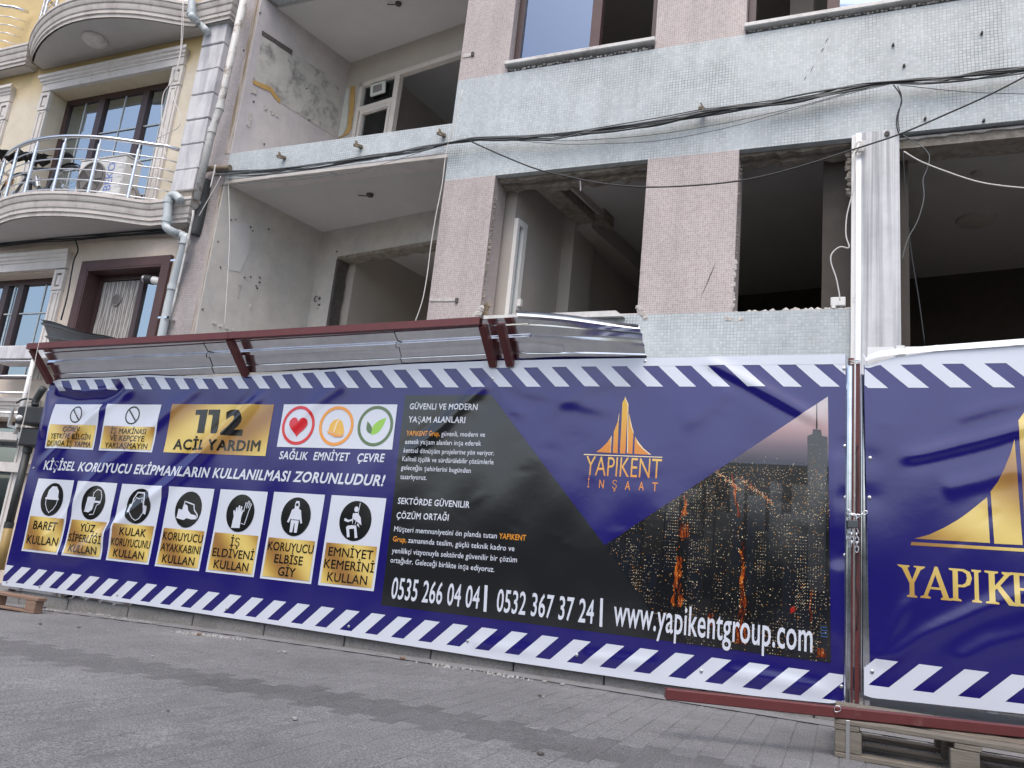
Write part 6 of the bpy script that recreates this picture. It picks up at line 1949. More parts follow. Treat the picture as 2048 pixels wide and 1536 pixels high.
# avenues of traffic and the lights of the far plain
glow = []
def streak(k, x, z0, z1, w, n, dx=0.0):
    for i in range(n):
        z = rc.uniform(z0, z1); t = (z - z0) / (z1 - z0)
        a = x + dx * t + rc.uniform(-w, w) * (1.0 - 0.5 * t)
        lq = rect(a, a + rc.uniform(0.003, 0.006), z, z + rc.uniform(0.004, 0.012))
        if len(clip_poly(lq, CT)) == 4: glow.append((rc.choice(k), lq))
def fire_ink():
    m, nt, p = new_mat('print_city_traffic')
    g = pos(nt)
    mp = nn(nt, 'ShaderNodeMapping'); mp.inputs['Scale'].default_value = (60, 60, 11)
    nt.links.new(g, mp.inputs['Vector'])
    c = ramp(nt, noise(nt, mp.outputs[0], 1.0, 6, 0.75, 0.6), [(0.44, (0.010, 0.006, 0.005)), (0.53, (0.16, 0.02, 0.004)), (0.62, (0.58, 0.15, 0.016)), (0.76, (0.75, 0.45, 0.12))])
    nt.links.new(c, p.inputs['Base Color']); p.inputs['Roughness'].default_value = 0.17
    M['city_fire'] = m
fire_ink()
def avenue(xc, z0, z1, w0, w1, dx=0.0):
    n = 14
    l_, r_ = [], []
    for i in range(n + 1):
        t = i / n
        w = (w0 + (w1 - w0) * t) * rc.uniform(0.45, 0.95)
        x = xc + dx * t + rc.uniform(-0.006, 0.006)
        l_.append((x - w, z0 + (z1 - z0) * t)); r_.append((x + w, z0 + (z1 - z0) * t))
    q = clip_poly(l_ + r_[::-1], CT)
    if len(q) > 2: BA.poly('photo_avenue', 'city_fire', q, 3.1, photo)
avenue(-1.115, 0.62, 0.98, 0.05, 0.03)
avenue(-1.09, 1.12, 1.22, 0.045, 0.04)
avenue(-1.10, 1.28, 1.44, 0.02, 0.012, 0.02)
avenue(-0.655, 0.42, 0.66, 0.055, 0.03)
avenue(-0.65, 0.66, 1.12, 0.03, 0.014, -0.02)
avenue(-0.70, 1.30, 1.62, 0.014, 0.01, -0.06)
avenue(-0.20, 0.62, 0.86, 0.008, 0.006)
avenue(-0.87, 0.52, 0.60, 0.03, 0.02)
avenue(-0.13, 0.40, 0.46, 0.045, 0.03)
avenue(-1.52, 0.74, 0.80, 0.03, 0.02)
streak(('city_glow', 'city_glow2'), -1.115, 0.62, 1.42, 0.045, 40, 0.02)
streak(('city_glow2', 'city_light'), -0.655, 0.42, 1.26, 0.04, 40, -0.03)
for i in range(1500):
    a, z = rc.uniform(-1.7, -0.08), rc.uniform(0.4, 1.75)
    lq = rect(a, a + rc.uniform(0.003, 0.006), z, z + rc.uniform(0.003, 0.005))
    if len(clip_poly(lq, CT)) == 4: glow.append((rc.choices(('city_light', 'city_dim', 'city_glow2'), (0.12, 0.76, 0.12))[0], lq))
for i in range(900):
    a, z = rc.uniform(-1.2, -0.09), hz - 0.02 - 0.34 * rc.random() ** 1.3
    lq = rect(a, a + rc.uniform(0.003, 0.007), z, z + 0.003)
    if len(clip_poly(lq, CT)) == 4: glow.append((rc.choices(('city_light', 'city_dim', 'city_glow2'), (0.2, 0.6, 0.2))[0], lq))
for i in range(120):
    t = rc.random(); a, z = -0.93 + 0.24 * t, hz - 0.03 - 0.17 * t
    for q_ in (0, 0.22):
        zz = z - q_ * 0.35 + rc.gauss(0, 0.012)
        lq = rect(a + q_, a + q_ + 0.006, zz, zz + 0.004)
        if len(clip_poly(lq, CT)) == 4: glow.append((rc.choice(('city_glow2', 'city_light', 'city_glow')), lq))
for k in lights:
    if lights[k]:
        o = BA.polys('photo_window_lights', k, [q for _, q in lights[k]], 3.2, photo); o['kind'] = 'stuff'
for k in ('city_glow', 'city_glow2', 'city_red', 'city_light', 'city_dim'):
    q_ = [q for kk, q in glow if kk == k]
    if q_:
        o = BA.polys('photo_street_lights', k, q_, 3.5, photo); o['kind'] = 'stuff'
tw = [[(-0.218, 0.834), (-0.112, 0.832), (-0.108, 1.912), (-0.144, 1.918), (-0.152, 1.962), (-0.206, 1.967), (-0.208, 1.93), (-0.242, 1.915)]][0]
BA.poly('photo_tower', 'city_tower', tw, 3.1, photo)
twl = []
for a in range(30):
    for b in range(6):
        if rc.random() < 0.3:
            px_, pz_ = -0.225 + b * 0.02 + rc.uniform(0, 0.006), 0.95 + a * 0.031
            twl.append(rect(px_, px_ + 0.006, pz_, pz_ + 0.004))
o = BA.polys('photo_window_lights', 'city_dim', twl, 3.6, photo); o['kind'] = 'stuff'
BA.poly('photo_mast', 'city_tower', [(-0.185, 1.961), (-0.175, 1.961), (-0.181, 2.16), (-0.185, 2.16)], 3.1, photo)
BA.poly('photo_red_roof', 'city_red', [(-0.336, 0.697), (-0.307, 0.72), (-0.299, 0.687), (-0.328, 0.661)], 3.3, photo)
for k in range(4): BA.poly('photo_neon', 'city_blue', rect(-0.135, -0.092, 0.595 - 0.02 * k, 0.602 - 0.02 * k), 3.4, photo)
BA.text('www.yapikentgroup.com', 'ink_white', (-1.576, 0.436), (-0.186, 0.428), 0.198, 4.2, photo, bold=0.010, name='web_address')

# maker's emblem: five rising bars under a curve
def logo_ink(name, z0, z1, a, b):
    m, nt, p = new_mat(name)
    sx = nn(nt, 'ShaderNodeSeparateXYZ'); nt.links.new(pos(nt), sx.inputs[0])
    k = nn(nt, 'ShaderNodeMapRange'); k.inputs[1].default_value = z0; k.inputs[2].default_value = z1
    nt.links.new(sx.outputs[2], k.inputs[0])
    nt.links.new(ramp(nt, k.outputs[0], [(0.0, a), (1.0, b)]), p.inputs['Base Color'])
    p.inputs['Roughness'].default_value = 0.17
    return m
M['logo_bars'] = logo_ink('print_logo_bars', 1.70, 2.15, (0.62, 0.21, 0.045), (0.72, 0.45, 0.06))
M['logo_text'] = logo_ink('print_logo_text', 1.52, 1.69, (0.66, 0.25, 0.06), (0.72, 0.46, 0.12))
def LQ(pts):
    return pts
lg = sub('company_emblem', BA.o)
for q in (
    [(-1.812, 1.733), (-1.693, 1.73), (-1.697, 1.862), (-1.728, 1.813), (-1.769, 1.767)],
    [(-1.677, 1.731), (-1.638, 1.729), (-1.65, 2.054), (-1.655, 1.985), (-1.681, 1.899)],
    [(-1.62, 1.729), (-1.576, 1.729), (-1.584, 2.129), (-1.609, 2.184), (-1.629, 2.136), (-1.624, 1.957)],
    [(-1.56, 1.73), (-1.52, 1.73), (-1.523, 1.896), (-1.543, 1.952), (-1.57, 2.052)],
    [(-1.504, 1.73), (-1.374, 1.728), (-1.435, 1.772), (-1.478, 1.818), (-1.509, 1.865)],
):
    BA.poly('emblem_bar', 'logo_bars', q, 1, lg)
for q in ([(-1.562, 1.736), (-1.556, 1.736), (-1.579, 2.125), (-1.61, 2.19), (-1.61, 2.173), (-1.585, 2.121)], [(-1.573, 2.064), (-1.541, 1.956), (-1.52, 1.896), (-1.525, 1.896), (-1.546, 1.948)], [(-1.509, 1.869), (-1.476, 1.822), (-1.434, 1.776), (-1.37, 1.728), (-1.386, 1.731), (-1.439, 1.77), (-1.482, 1.814)], [(-1.645, 2.062), (-1.653, 1.989), (-1.648, 1.985)], [(-1.695, 1.871), (-1.702, 1.85), (-1.691, 1.734), (-1.695, 1.734)]):
    BA.poly('emblem_edge', 'ink_cream', q, 1.5, lg)
BA.poly('emblem_line', 'ink_cream', [(-1.914, 1.705), (-1.283, 1.71), (-1.284, 1.716), (-1.914, 1.712)], 1, lg)
BA.text('YAPIKENT', M['logo_text'], (-1.89, 1.545), (-1.285, 1.548), 0.152, 1, lg, bold=-0.004, name='company_name')
for s, a, b in (('İ', (-1.863, 1.45), (-1.849, 1.45)), ('N', (-1.769, 1.449), (-1.73, 1.449)), ('Ş', (-1.662, 1.45), (-1.626, 1.45)), ('A', (-1.56, 1.448), (-1.518, 1.448)), ('A', (-1.452, 1.45), (-1.411, 1.451)), ('T', (-1.347, 1.451), (-1.306, 1.451))):
    BA.text(s, M['logo_text'], a, b, 0.065, 1, lg, bold=0.012, name='company_name')
# fixing screws
for k, (x, z) in enumerate(NAILS1):
    y = YB - float(d1(x, z))
    MB().lathe([(0.013, 0.0), (0.012, -0.006), (0.005, -0.009)], (x, y - 0.002, z), axis='Y', n=10).build('screw', M['zinc'], BA.o, smooth=True)

# ---- the second banner beyond the gap
B2 = Banner('printed_banner', 'second blue banner with a large gold emblem beyond the padlocked gap', 0.128, 3.1, top2, bot2, d2, (1.6, 5.99, 0.2), skew=0.045)
zs2 = lambda x: float(np.interp(x, [0.1, 1.1, 3.1], [2.402 - 0.168 + 0.04, 2.29, 2.32]))
zb2 = lambda x: float(np.interp(x, [0.1, 0.2, 1.0, 3.1], [0.268, 0.268, 0.285, 0.33]))
stripe_rows(B2, 0.134, 3.0, top2, bot2, zs2, zb2, 0.158, 0.025, 0, None)
# turned-over hem at its corner
m = MB()
hp_ = [(0.126, 5.955, 2.506), (0.143, 5.955, 2.469), (0.162, 5.955, 2.476), (0.234, 5.955, 2.502), (0.362, 5.955, 2.519), (0.551, 5.955, 2.536), (0.795, 5.955, 2.555), (1.146, 5.955, 2.583)]
for i, p in enumerate(hp_): m.v += [p, (p[0], p[1] + 0.03, p[2] + (0.05 if i > 1 else 0.03))]
for i in range(len(hp_) - 1): m.f.append((2 * i, 2 * i + 2, 2 * i + 3, 2 * i + 1))
m.build('turned_hem', M['ink_white'], B2.o, smooth='all', normals=False)
e2 = sub('company_emblem', B2.o)
M['logo_big'] = vinyl('print_logo_big', None, 0.17, gold=(4.5, 7.5))
ux = 0.0028
B2.poly('emblem_bar', 'logo_big', [(0.441, 1.239), (0.527, 1.271), (0.62, 1.326), (0.706, 1.388), (0.764, 1.439), (0.814, 1.488), (0.87, 1.542), (0.877, 1.246)], 1, e2)
B2.poly('emblem_bar', 'logo_big', [(0.891, 1.581), (0.933, 1.646), (0.977, 1.745), (1.013, 1.842), (1.038, 1.937), (1.058, 1.249), (0.902, 1.244)], 1, e2)
B2.poly('emblem_bar', 'logo_big', [(1.064, 2.062), (1.141, 2.186), (1.208, 2.066), (1.215, 1.253), (1.077, 1.248)], 1, e2)
B2.poly('emblem_bar', 'logo_big', [(1.258, 1.938), (1.297, 1.776), (1.344, 1.634), (1.385, 1.557), (1.38, 1.252), (1.236, 1.252)], 1, e2)
B2.poly('emblem_bar', 'logo_big', [(1.411, 1.559), (1.551, 1.383), (1.792, 1.258), (1.401, 1.254)], 1, e2)
B2.poly('emblem_line', 'logo_big', [(0.417, 1.194), (1.838, 1.221), (1.839, 1.242), (0.423, 1.215)], 1, e2)
M['logo_serif'] = vinyl('print_logo_serif', None, 0.17, gold=(3.2, 5.0))
# serif capitals, unit cell x 0..1 by z 0..1
SER = {
    'Y': ([(-.05, 1), (.42, 1), (.42, .95), (.34, .93), (.52, .56), (.68, .90), (.68, .95), (.58, .96), (.58, 1), (1.02, 1), (.98, .95), (.84, .88), (.60, .46), (.60, .08), (.70, .05), (.70, 0), (.32, 0), (.32, .05), (.42, .08), (.42, .44), (.14, .90), (.02, .95)],),
    'A': ([(.50, 1.02), (.60, 1.02), (.98, .08), (1.06, .05), (1.06, 0), (.70, 0), (.70, .05), (.78, .08), (.70, .30), (.33, .30), (.24, .09), (.34, .05), (.34, 0), (-.02, 0), (-.02, .05), (.10, .09), (.45, .88)], [(.36, .37), (.67, .37), (.52, .76)]),
    'P': ([(0, 1), (.58, 1), (.80, .93), (.88, .74), (.80, .53), (.58, .44), (.34, .43), (.34, .08), (.46, .05), (.46, 0), (.02, 0), (.02, .05), (.14, .08), (.14, .92), (0, .95)], [(.34, .93), (.52, .93), (.66, .86), (.69, .73), (.63, .58), (.50, .51), (.34, .51)]),
    'I': ([(0, 1), (.50, 1), (.50, .95), (.36, .92), (.36, .08), (.50, .05), (.50, 0), (0, 0), (0, .05), (.14, .08), (.14, .92), (0, .95)],),
    'K': ([(0, 1), (.46, 1), (.46, .95), (.34, .92), (.34, .56), (.66, .90), (.58, .95), (.58, 1), (.98, 1), (.98, .95), (.84, .91), (.52, .58), (.92, .12), (1.08, .05), (1.08, 0), (.78, 0), (.40, .48), (.34, .42), (.34, .08), (.46, .05), (.46, 0), (.02, 0), (.02, .05), (.14, .08), (.14, .92), (0, .95)],),
    'E': ([(0, 1), (.84, 1), (.86, .78), (.80, .78), (.72, .92), (.34, .92), (.34, .55), (.62, .55), (.66, .64), (.72, .64), (.72, .38), (.66, .38), (.62, .47), (.34, .47), (.34, .08), (.74, .08), (.84, .24), (.90, .24), (.88, 0), (.02, 0), (.02, .05), (.14, .08), (.14, .92), (0, .95)],),
    'N': ([(0, 1), (.34, 1), (.84, .32), (.84, .92), (.72, .95), (.72, 1), (1.08, 1), (1.08, .95), (.94, .92), (.94, -.02), (.84, -.02), (.24, .76), (.24, .08), (.36, .05), (.36, 0), (0, 0), (0, .05), (.12, .08), (.12, .90), (0, .95)],),
    'T': ([(0, 1), (.92, 1), (.94, .76), (.88, .76), (.78, .92), (.58, .92), (.58, .08), (.70, .05), (.70, 0), (.24, 0), (.24, .05), (.36, .08), (.36, .92), (.16, .92), (.06, .76), (0, .76)],),
}
bx0 = (0.345, 0.855); bx1 = (1.02, 0.867)
slope_t = (bx1[1] - bx0[1]) / (bx1[0] - bx0[0])
hT = 0.205
for ch, px_ in zip('YAPIKENT', [0.342, 0.475, 0.64, 0.768, 0.841, 0.981] + [1.32, 1.52]):
    wd = {'Y': 0.158, 'A': 0.165, 'P': 0.148, 'I': 0.108, 'K': 0.165, 'E': 0.150, 'N': 0.17, 'T': 0.16}[ch]
    z0 = bx0[1] + slope_t * (px_ - bx0[0])
    B2.poly('company_name', 'logo_serif', [[(px_ + p[0] * wd, z0 + p[1] * hT) for p in l] for l in SER[ch]], 1, e2)
for (x, z) in NAILS2:
    y = YB - float(d2(x, z))
    MB().lathe([(0.013, 0.0), (0.012, -0.006), (0.005, -0.009)], (x, y - 0.002, z), axis='Y', n=10).build('screw', M['zinc'], B2.o, smooth=True)

# maker's name on the air conditioner, set upright
V_, T_ = text_mesh('BEKO', 0.0, 0.0)
k_ = 0.40 / (V_[:, 0].max() - V_[:, 0].min())
m = MB()
for x, z in V_: m.v.append((ax0 + 0.685 - z * k_ * 1.15, ay - 0.003, az0 + 0.08 + x * k_))
m.f = list(T_)
m.build('maker_name', M['ink_lightblue'], AC, normals=False)

# ------------------------------------------------------------------ cables along and across the front
def cable(label, pts, r, mat='cable_black', n=6, group=None, cat='cable', name='cable'):
    o = MB().tube(catmull(pts, n), r, 6).build(name, M[mat], smooth='all')
    return tag(o, label, cat, group)
trunk = [(-7.357, 6.86, 5.206), (-6.646, 6.86, 5.158), (-5.895, 6.86, 5.15), (-5.056, 6.86, 5.171), (-4.402, 6.86, 5.201), (-4.071, 6.86, 5.229), (-3.784, 6.86, 5.242), (-3.363, 6.86, 5.2), (-2.846, 6.86, 5.152), (-2.252, 6.86, 5.144), (-1.693, 6.86, 5.17), (-1.267, 6.86, 5.209), (-0.931, 6.86, 5.225), (-0.438, 6.86, 5.231), (0.03, 6.86, 5.268), (0.356, 6.86, 5.287), (0.671, 6.86, 5.251), (1.049, 6.86, 5.243), (1.411, 6.86, 5.236)]
G_ = 'telephone cables bundled along the mosaic band'
for k in range(9):
    pts = []
    for i, p in enumerate(trunk):
        w = 0.012 if i in (5, 6, 15) else 0.035
        pts.append((p[0] + random.uniform(-0.02, 0.02), p[1] - random.uniform(0, 0.03), p[2] + random.uniform(-w, w)))
    cable('black telephone cable in the bundle sagging along the mosaic band', pts, random.choice((0.0055, 0.007, 0.009)), random.choice(('cable_black', 'cable_black', 'cable_grey')), group=G_)
up = [(-3.359, 6.85, 5.2), (-2.845, 6.85, 5.181), (-2.149, 6.85, 5.203), (-1.644, 6.85, 5.229), (-1.296, 6.85, 5.256), (-1.117, 6.85, 5.256), (-0.57, 6.85, 5.26), (-0.054, 6.85, 5.3), (0.316, 6.85, 5.297)]
cable('thin black wire stretched just above the cable bundle', up, 0.005)
lo = [(-3.358, 6.85, 5.194), (-2.724, 6.85, 5.062), (-2.238, 6.85, 5.007), (-1.679, 6.85, 4.97), (-1.015, 6.85, 5.029), (-0.393, 6.85, 5.146), (0.03, 6.85, 5.226), (0.356, 6.85, 5.27)]
cable('thin wire looping slackly below the cable bundle', lo, 0.0035, 'cable_grey')
lo2 = [(-3.181, 6.85, 5.16), (-2.562, 6.85, 5.082), (-1.782, 6.85, 5.044), (-1.063, 6.85, 5.078), (-0.393, 6.85, 5.161), (0.03, 6.85, 5.241)]
cable('thin grey wire close under the cable bundle', lo2, 0.0035, 'cable_grey')
drop = [(-3.651, 6.62, 5.08), (-3.283, 6.62, 4.88), (-2.875, 6.62, 4.676), (-2.547, 6.62, 4.559), (-2.181, 6.62, 4.446), (-1.736, 6.62, 4.36), (-1.225, 6.62, 4.33), (-0.786, 6.62, 4.344), (-0.369, 6.62, 4.421), (0.032, 6.62, 4.527), (0.417, 6.62, 4.634), (0.789, 6.62, 4.783), (1.078, 6.62, 4.906), (1.361, 6.62, 5.049)]
cable('single black cable sagging free across both window openings', drop, 0.0075)
under = [(-7.232, 6.84, 5.031), (-6.603, 6.84, 5.035), (-6.071, 6.84, 5.007), (-5.497, 6.84, 5.005), (-5.513, 6.84, 5.02), (-6.004, 6.84, 5.039), (-6.456, 6.84, 5.06)]
cable('grey looped wire under the balcony slab edge', under, 0.004, 'cable_grey')
cable('thin grey wire strung below the slab toward the corner pier', [(-7.219, 6.84, 5.043), (-6.293, 6.84, 5.003), (-5.424, 6.84, 4.991), (-4.891, 6.84, 5.06), (-4.262, 6.84, 5.185)], 0.003, 'cable_grey')
cable('long white wire hanging beside the corner pier', [(-3.942, 6.83, 5.869), (-4.002, 6.83, 5.38), (-4.044, 6.83, 5.141), (-4.043, 6.83, 4.72), (-4.068, 6.83, 4.368), (-4.08, 6.83, 4.021), (-4.078, 6.83, 3.708), (-4.094, 6.83, 3.4), (-4.152, 6.83, 3.137)], 0.006, 'cable_white')
cable('white wire hanging down the recess side wall', [(-7.207, 6.9, 5.212), (-7.101, 6.9, 4.857), (-6.966, 6.9, 4.31), (-6.875, 6.9, 3.783), (-6.778, 6.9, 3.166)], 0.005, 'cable_white')
cable('pale wire running from the brown pipe to the corner', [(-7.207, 6.8, 5.145), (-7.267, 6.8, 4.993), (-7.374, 6.8, 4.765), (-7.437, 6.8, 4.621)], 0.006, 'cable_white')
cable('short pale wire beside the brown waste pipe', [(-7.314, 6.78, 5.298), (-7.313, 6.78, 5.159), (-7.321, 6.78, 4.988)], 0.010, 'cable_white')
cable('white cable drooping across the dark shop opening', [(0.463, 6.88, 4.612), (0.586, 6.88, 4.507), (0.772, 6.88, 4.393), (0.99, 6.88, 4.278), (1.167, 6.88, 4.219), (1.374, 6.88, 4.172)], 0.0065, 'cable_white')
cable('short white wire end hanging from the torn lintel', [(-2.56, 7.1, 4.768), (-2.549, 7.1, 4.709), (-2.544, 7.1, 4.64)], 0.008, 'cable_white')
cable('curly black wire pair hanging from the bundle above the pilaster', [(0.383, 6.83, 5.243), (0.433, 6.83, 5.146), (0.445, 6.83, 5.06), (0.416, 6.83, 4.966), (0.404, 6.83, 4.871), (0.419, 6.83, 4.772), (0.454, 6.83, 4.748)], 0.006)
cable('second black wire hanging from the bundle above the pilaster', [(0.414, 6.82, 5.222), (0.444, 6.82, 5.118), (0.432, 6.82, 5.007), (0.415, 6.82, 4.897), (0.426, 6.82, 4.779)], 0.0045)
cable('thin grey wire wandering down the dark shop opening', [(0.458, 6.9, 4.783), (0.589, 6.9, 4.67), (0.657, 6.9, 4.567), (0.644, 6.9, 4.45), (0.608, 6.9, 4.337), (0.613, 6.9, 4.173), (0.565, 6.9, 3.97), (0.484, 6.9, 3.794), (0.441, 6.9, 3.615)], 0.0045, 'cable_grey')
cable('thin wire running out to the street from the pilaster', [(0.435, 6.85, 5.248), (0.821, 6.85, 5.133), (1.116, 6.85, 5.063), (1.401, 6.85, 5.01)], 0.004, 'cable_grey')
cable('straight dark wire down the edge of the shop opening', [(0.464, 7.0, 4.694), (0.483, 7.0, 4.211), (0.517, 7.0, 3.743), (0.572, 7.0, 3.291), (0.611, 7.0, 2.897)], 0.005)
cable('white wire hanging in front of the pilaster edge', [(0.082, 6.84, 4.65), (0.067, 6.84, 4.313), (0.012, 6.84, 4.034), (0.005, 6.84, 3.847), (0.03, 6.84, 3.73), (-0.042, 6.84, 3.739), (-0.105, 6.84, 3.683), (-0.112, 6.84, 3.6), (-0.071, 6.84, 3.46), (-0.046, 6.84, 3.323), (-0.038, 6.84, 3.255)], 0.006, 'cable_white')
for k in range(7):
    a = (0.045, 6.83, 4.737)
    cable('coil of white wire tied at the head of the pilaster', [(a[0] + 0.01 * k, a[1] - 0.003 * k, a[2] - 0.13 + 0.015 * (k % 3)), (a[0] + 0.05 + 0.008 * k, a[1] - 0.01, a[2] - 0.02 - 0.01 * (k % 2)), (a[0] + 0.09 + 0.004 * k, a[1] - 0.01, a[2] - 0.05), (a[0] + 0.03 + 0.01 * k, a[1] - 0.005, a[2] - 0.12)], 0.005, 'cable_white', group='loops of the white wire coil', name='wire_loop')
bx = (-0.054, 6.9, 3.264)
t = thing('junction_box', 'small white junction box on the broken sill', 'junction box', bx)
MB().box(bx[0] - 0.06, bx[0] + 0.06, 6.95, 7.0, 3.245, 3.325).build('case', M['white_pvc'], t, bevel=0.006)
MB().box(bx[0] - 0.05, bx[0] - 0.02, 6.945, 6.995, 3.222, 3.245).build('foot', M['white_pvc'], t)
# telephone cables along the yellow house, under the lower balcony
und = [(-11.428, 6.93, 4.553), (-10.483, 6.93, 4.581), (-9.82, 6.93, 4.58), (-8.828, 6.93, 4.552), (-7.95, 6.93, 4.564)]
for k in range(5):
    cable('dark cable run under the lower balcony of the yellow house', [(p[0], p[1] - 0.01 * k, p[2] - 0.025 * (k % 3) - 0.02 + random.uniform(-0.02, 0.02)) for p in und], 0.009, 'cable_black', group='cables under the yellow house balcony')
cable('dark cable dropping beside the ground floor window surround', [(-9.695, 6.88, 4.504), (-9.584, 6.88, 4.336), (-9.615, 6.88, 4.193), (-9.605, 6.88, 4.012), (-9.578, 6.88, 3.69), (-9.587, 6.88, 3.339)], 0.010)
cable('pale twin wire looping down beside the balcony window', [(-8.321, 6.6, 7.822), (-8.212, 6.6, 7.293), (-8.137, 6.6, 6.897), (-8.172, 6.6, 6.528), (-8.277, 6.6, 6.359), (-8.251, 6.6, 6.097), (-8.152, 6.6, 5.793), (-7.964, 6.6, 5.343)], 0.006, 'cable_white')
cable('second pale wire hanging from the upper balcony', [(-8.286, 6.58, 7.799), (-8.128, 6.58, 7.109), (-8.104, 6.58, 6.578), (-8.154, 6.58, 6.401), (-8.013, 6.58, 6.159), (-7.875, 6.58, 5.959), (-7.863, 6.58, 5.778), (-8.16, 6.58, 5.674), (-8.124, 6.58, 5.605), (-7.824, 6.58, 5.497)], 0.005, 'cable_white')
cable('pale string hanging across the meter boxes from the canopy end', [(-8.757, 6.1, 2.747), (-8.772, 6.1, 2.441), (-8.725, 6.1, 1.962), (-8.724, 6.1, 1.551)], 0.006, 'cable_white')
cable('thin pale cord tied to the canopy corner', [(-8.091, 5.62, 2.617), (-8.088, 5.62, 2.47), (-8.074, 5.62, 2.312)], 0.004, 'cable_white')

# ------------------------------------------------------------------ padlock and chain in the gap
lc = (0.062, 5.94, 1.307)
t = thing('padlock', 'grey padlock hanging on the chain between the two banners', 'padlock', (lc[0], 5.94, lc[2] - 0.03))
MB().box(lc[0] - 0.035, lc[0] + 0.035, 5.925, 5.95, lc[2] - 0.03, lc[2] + 0.022).build('body', M['padlock'], t, bevel=0.004)
sh = [(lc[0] - 0.022, 5.938, lc[2] + 0.02), (lc[0] - 0.022, 5.938, lc[2] + 0.05), (lc[0] - 0.012, 5.938, lc[2] + 0.064), (lc[0] + 0.012, 5.938, lc[2] + 0.064), (lc[0] + 0.022, 5.938, lc[2] + 0.05), (lc[0] + 0.022, 5.938, lc[2] + 0.02)]
MB().tube(catmull(sh, 3), 0.0055, 8).build('shackle', M['steel'], t, smooth='all')
CH = thing('chain', 'steel chain closing the gap between the two banners', 'chain', (0.06, 5.93, 1.2))
def link_mesh(p, q, flip):
    p, q = Vector(p), Vector(q)
    d = (q - p).normalized()
    s_ = Vector((0, 1, 0)) if flip else d.cross(Vector((0, 1, 0))).normalized()
    c = (p + q) / 2
    L, w = 0.018, 0.011
    ring = []
    for i in range(14):
        a = 2 * math.pi * i / 14
        ring.append(c + d * (L * math.cos(a) + math.copysign(0.004, math.cos(a))) + s_ * w * math.sin(a))
    MB().tube(ring + [ring[0], ring[1]], 0.0036, 6, cap=False).build('chain_link', M['steel'], CH, smooth='all')
lines = [[(0.033, 5.945, 1.391), (0.056, 5.945, 1.365), (0.087, 5.945, 1.357), (0.119, 5.945, 1.376), (0.153, 5.945, 1.396)], [(0.05, 5.945, 1.269), (0.056, 5.945, 1.212), (0.054, 5.945, 1.145)], [(0.081, 5.945, 1.272), (0.088, 5.945, 1.198), (0.085, 5.945, 1.104)]]
for L_ in lines:
    P = catmull(L_, 12)
    tot = 0; last = P[0]; k = 0
    for p in P[1:]:
        if (p - last).length > 0.026:
            link_mesh(last, p, k % 2); last = p; k += 1
# electric wires dangling in the gap
cable('thin dark wire dangling in the gap between the banners', [(0.093, 6.01, 1.867), (0.08, 6.01, 1.812), (0.091, 6.01, 1.618), (0.085, 6.01, 1.443), (0.095, 6.01, 1.271), (0.08, 6.01, 0.932), (0.096, 6.01, 0.801), (0.088, 6.01, 0.604)], 0.004)

# ------------------------------------------------------------------ pallets, beam, plank ends and litter
def pallet(label, x0, y0, zf, L, Wd, H, mat, rz, name='wooden_pallet', strap=False):
    t = thing(name, label, 'pallet', (x0, y0, zf))
    t.rotation_euler.z = rz
    def pb(a, b, c, d, e, f, nm, mt=mat):
        o = MB().box(a, b, c, d, e, f).build(nm, M[mt], None, bevel=0.004)
        o.parent = t
        return o
    th = H * 0.14
    for yy in (0.0, Wd / 2 - 0.06, Wd - 0.10):
        pb(0, L, yy, yy + 0.10 if yy else 0.10, 0.0, th, 'bottom_board')
        for xx in (0.0, L / 2 - 0.07, L - 0.14):
            pb(xx + 0.002, xx + 0.13, yy + 0.002, yy + 0.098, th + 0.001, H - 2 * th - 0.001, 'block')
    for xx in (0.0, L / 2 - 0.05, L - 0.12):
        pb(xx, xx + 0.12, 0.0, Wd, H - 2 * th, H - th, 'cross_board')
    n = 5
    for k in range(n):
        y = (Wd - 0.11) * k / (n - 1)
        pb(0, L, y, y + 0.11 + (0.02 if k % 2 else 0), H - th + 0.001, H, 'deck_board', mat if k % 2 == 0 else 'wood')
    if strap:
        pb(0.055, 0.075, -0.003, 0.0, 0.0, H, 'steel_strap', 'zinc')
    return t
pl = (-0.016, 4.731, -0.0)
pallet('weathered wooden pallet under the red steel beam at the kerb', -0.035, 4.745, 0.0, 1.2, 0.80, 0.188, 'wood_grey', 0.0, strap=True)
lp = (-6.992, 5.431, -0.107)
t = thing('wooden_pallet', 'end of a reddish wooden pallet below the far corner of the banner', 'pallet', (lp[0] - 0.5, lp[1], lp[2]))
for nm, a, b, c, d in (('deck_board', -1.2, 0.02, 0.115, 0.145), ('bottom_board', -1.2, 0.0, 0.0, 0.022)):
    MB().box(lp[0] + a, lp[0] + b, lp[1], lp[1] + 0.10, lp[2] + c, lp[2] + d).build(nm, M['wood_red'], t, bevel=0.004)
for a in (-1.2, -0.66, -0.14):
    MB().box(lp[0] + a, lp[0] + a + 0.135, lp[1] + 0.004, lp[1] + 0.096, lp[2] + 0.023, lp[2] + 0.114).build('block', M['wood_red'], t, bevel=0.004)
tb = thing('steel_beam', 'dark red square steel tube lying across the pallet', 'beam', (0.2, 4.85, 0.19))
a, b = Vector((-0.862, 4.43, 0.2185)), Vector((1.9, 5.53, 0.2215))
MB().bar(a, b, 0.06, 0.055).build('square_tube', M['red_oxide'], tb, bevel=0.005)
m = MB()
d_ = (b - a).normalized()
rg = catmull([(-0.03, 4.72, 0.252), (-0.009, 4.72, 0.253), (-0.006, 4.72, 0.234), (-0.028, 4.72, 0.223), (-0.037, 4.72, 0.231), (-0.03, 4.72, 0.252)], 4)
m.tube(rg, 0.0022, 5, cap=False)
m.build('wire_ring', M['steel'], tb, smooth='all')
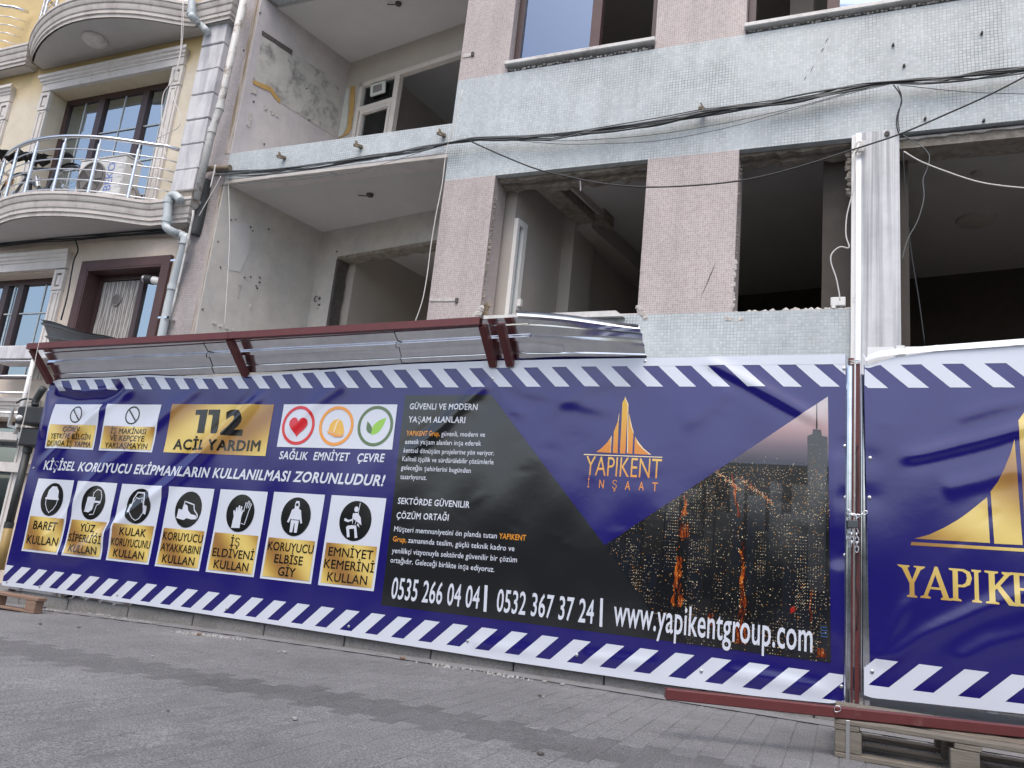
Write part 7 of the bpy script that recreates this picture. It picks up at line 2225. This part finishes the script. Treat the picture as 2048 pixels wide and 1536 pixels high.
# small litter along the kerb
def litter(px_list, label, mat, size, group, cat='litter', name='litter_scrap'):
    for (x, y, z) in px_list:
        s = size * random.uniform(0.6, 1.4)
        m = MB()
        n = 6
        pts = [(x + s * math.cos(6.28 * i / n + random.random() * 0.5) * random.uniform(0.6, 1.1), y + s * 0.8 * math.sin(6.28 * i / n), z + 0.006) for i in range(n)]
        m.prism(pts, (random.uniform(-0.003, 0.003), 0, 0.004 + s * 0.2))
        tag(m.build(name, M[mat]), label, cat, group)
litter([(-1.987, 5.716, -0.009), (-1.846, 5.707, -0.007), (-1.753, 5.04, -0.007), (-2.762, 6.119, -0.017), (-3.001, 5.493, -0.02), (-5.906, 5.805, -0.077), (-5.495, 4.97, -0.066), (-4.201, 4.193, -0.039), (-2.356, 3.293, -0.012), (-3.927, 5.151, -0.034), (-3.922, 5.222, -0.034)], 'scrap of white paper on the paved street', 'debris_pale', 0.016, 'white scraps on the street')
litter([(-3.216, 5.798, -0.023), (-5.028, 5.488, -0.056)], 'dry brown leaf lying by the kerb', 'leaf_brown', 0.03, 'dry leaves by the kerb', 'leaf', 'dry_leaf')
litter([(-5.786, 4.933, -0.074), (-6.108, 4.83, -0.082), (-2.555, 5.684, -0.014), (-1.781, 5.059, -0.007), (-1.22, 3.535, -0.003), (-2.842, 2.992, -0.018)], 'small dark pebble on the paved street', 'chip_dark', 0.014, 'dark pebbles on the street', 'pebble', 'pebble')
# grit washed against the gutter
m = MB()
gc = [(-5.185, 5.49, -0.059), (-4.964, 5.55, -0.054), (-4.799, 5.577, -0.051), (-6.772, 5.987, -0.101), (-6.275, 5.872, -0.087), (-7.246, 5.861, -0.115), (-4.233, 6.106, -0.039), (-2.77, 5.745, -0.017), (-2.308, 5.737, -0.012)]
for (cx, cy, cz) in gc:
    for _ in range(34):
        x, y = cx + random.gauss(0, 0.12), cy + random.gauss(0, 0.025)
        s = random.uniform(0.004, 0.011)
        b_ = len(m.v)
        m.v += [(x - s, y - s, gz(x)), (x + s, y - s, gz(x)), (x, y + s, gz(x)), (x, y, gz(x) + s * 1.3 + 0.005)]
        m.f += [(b_, b_ + 1, b_ + 3), (b_ + 1, b_ + 2, b_ + 3), (b_ + 2, b_, b_ + 3)]
tag(m.build('grit', M['debris_pale']), 'pale grit washed along the gutter', 'grit', kind='stuff')
cable('black cable end trailing from under the banner to the gutter', [(-7.248, 5.95, 0.03), (-8.63, 7.028, -0.163), (-7.81, 6.244, -0.134), (-7.373, 5.793, -0.119)], 0.014)
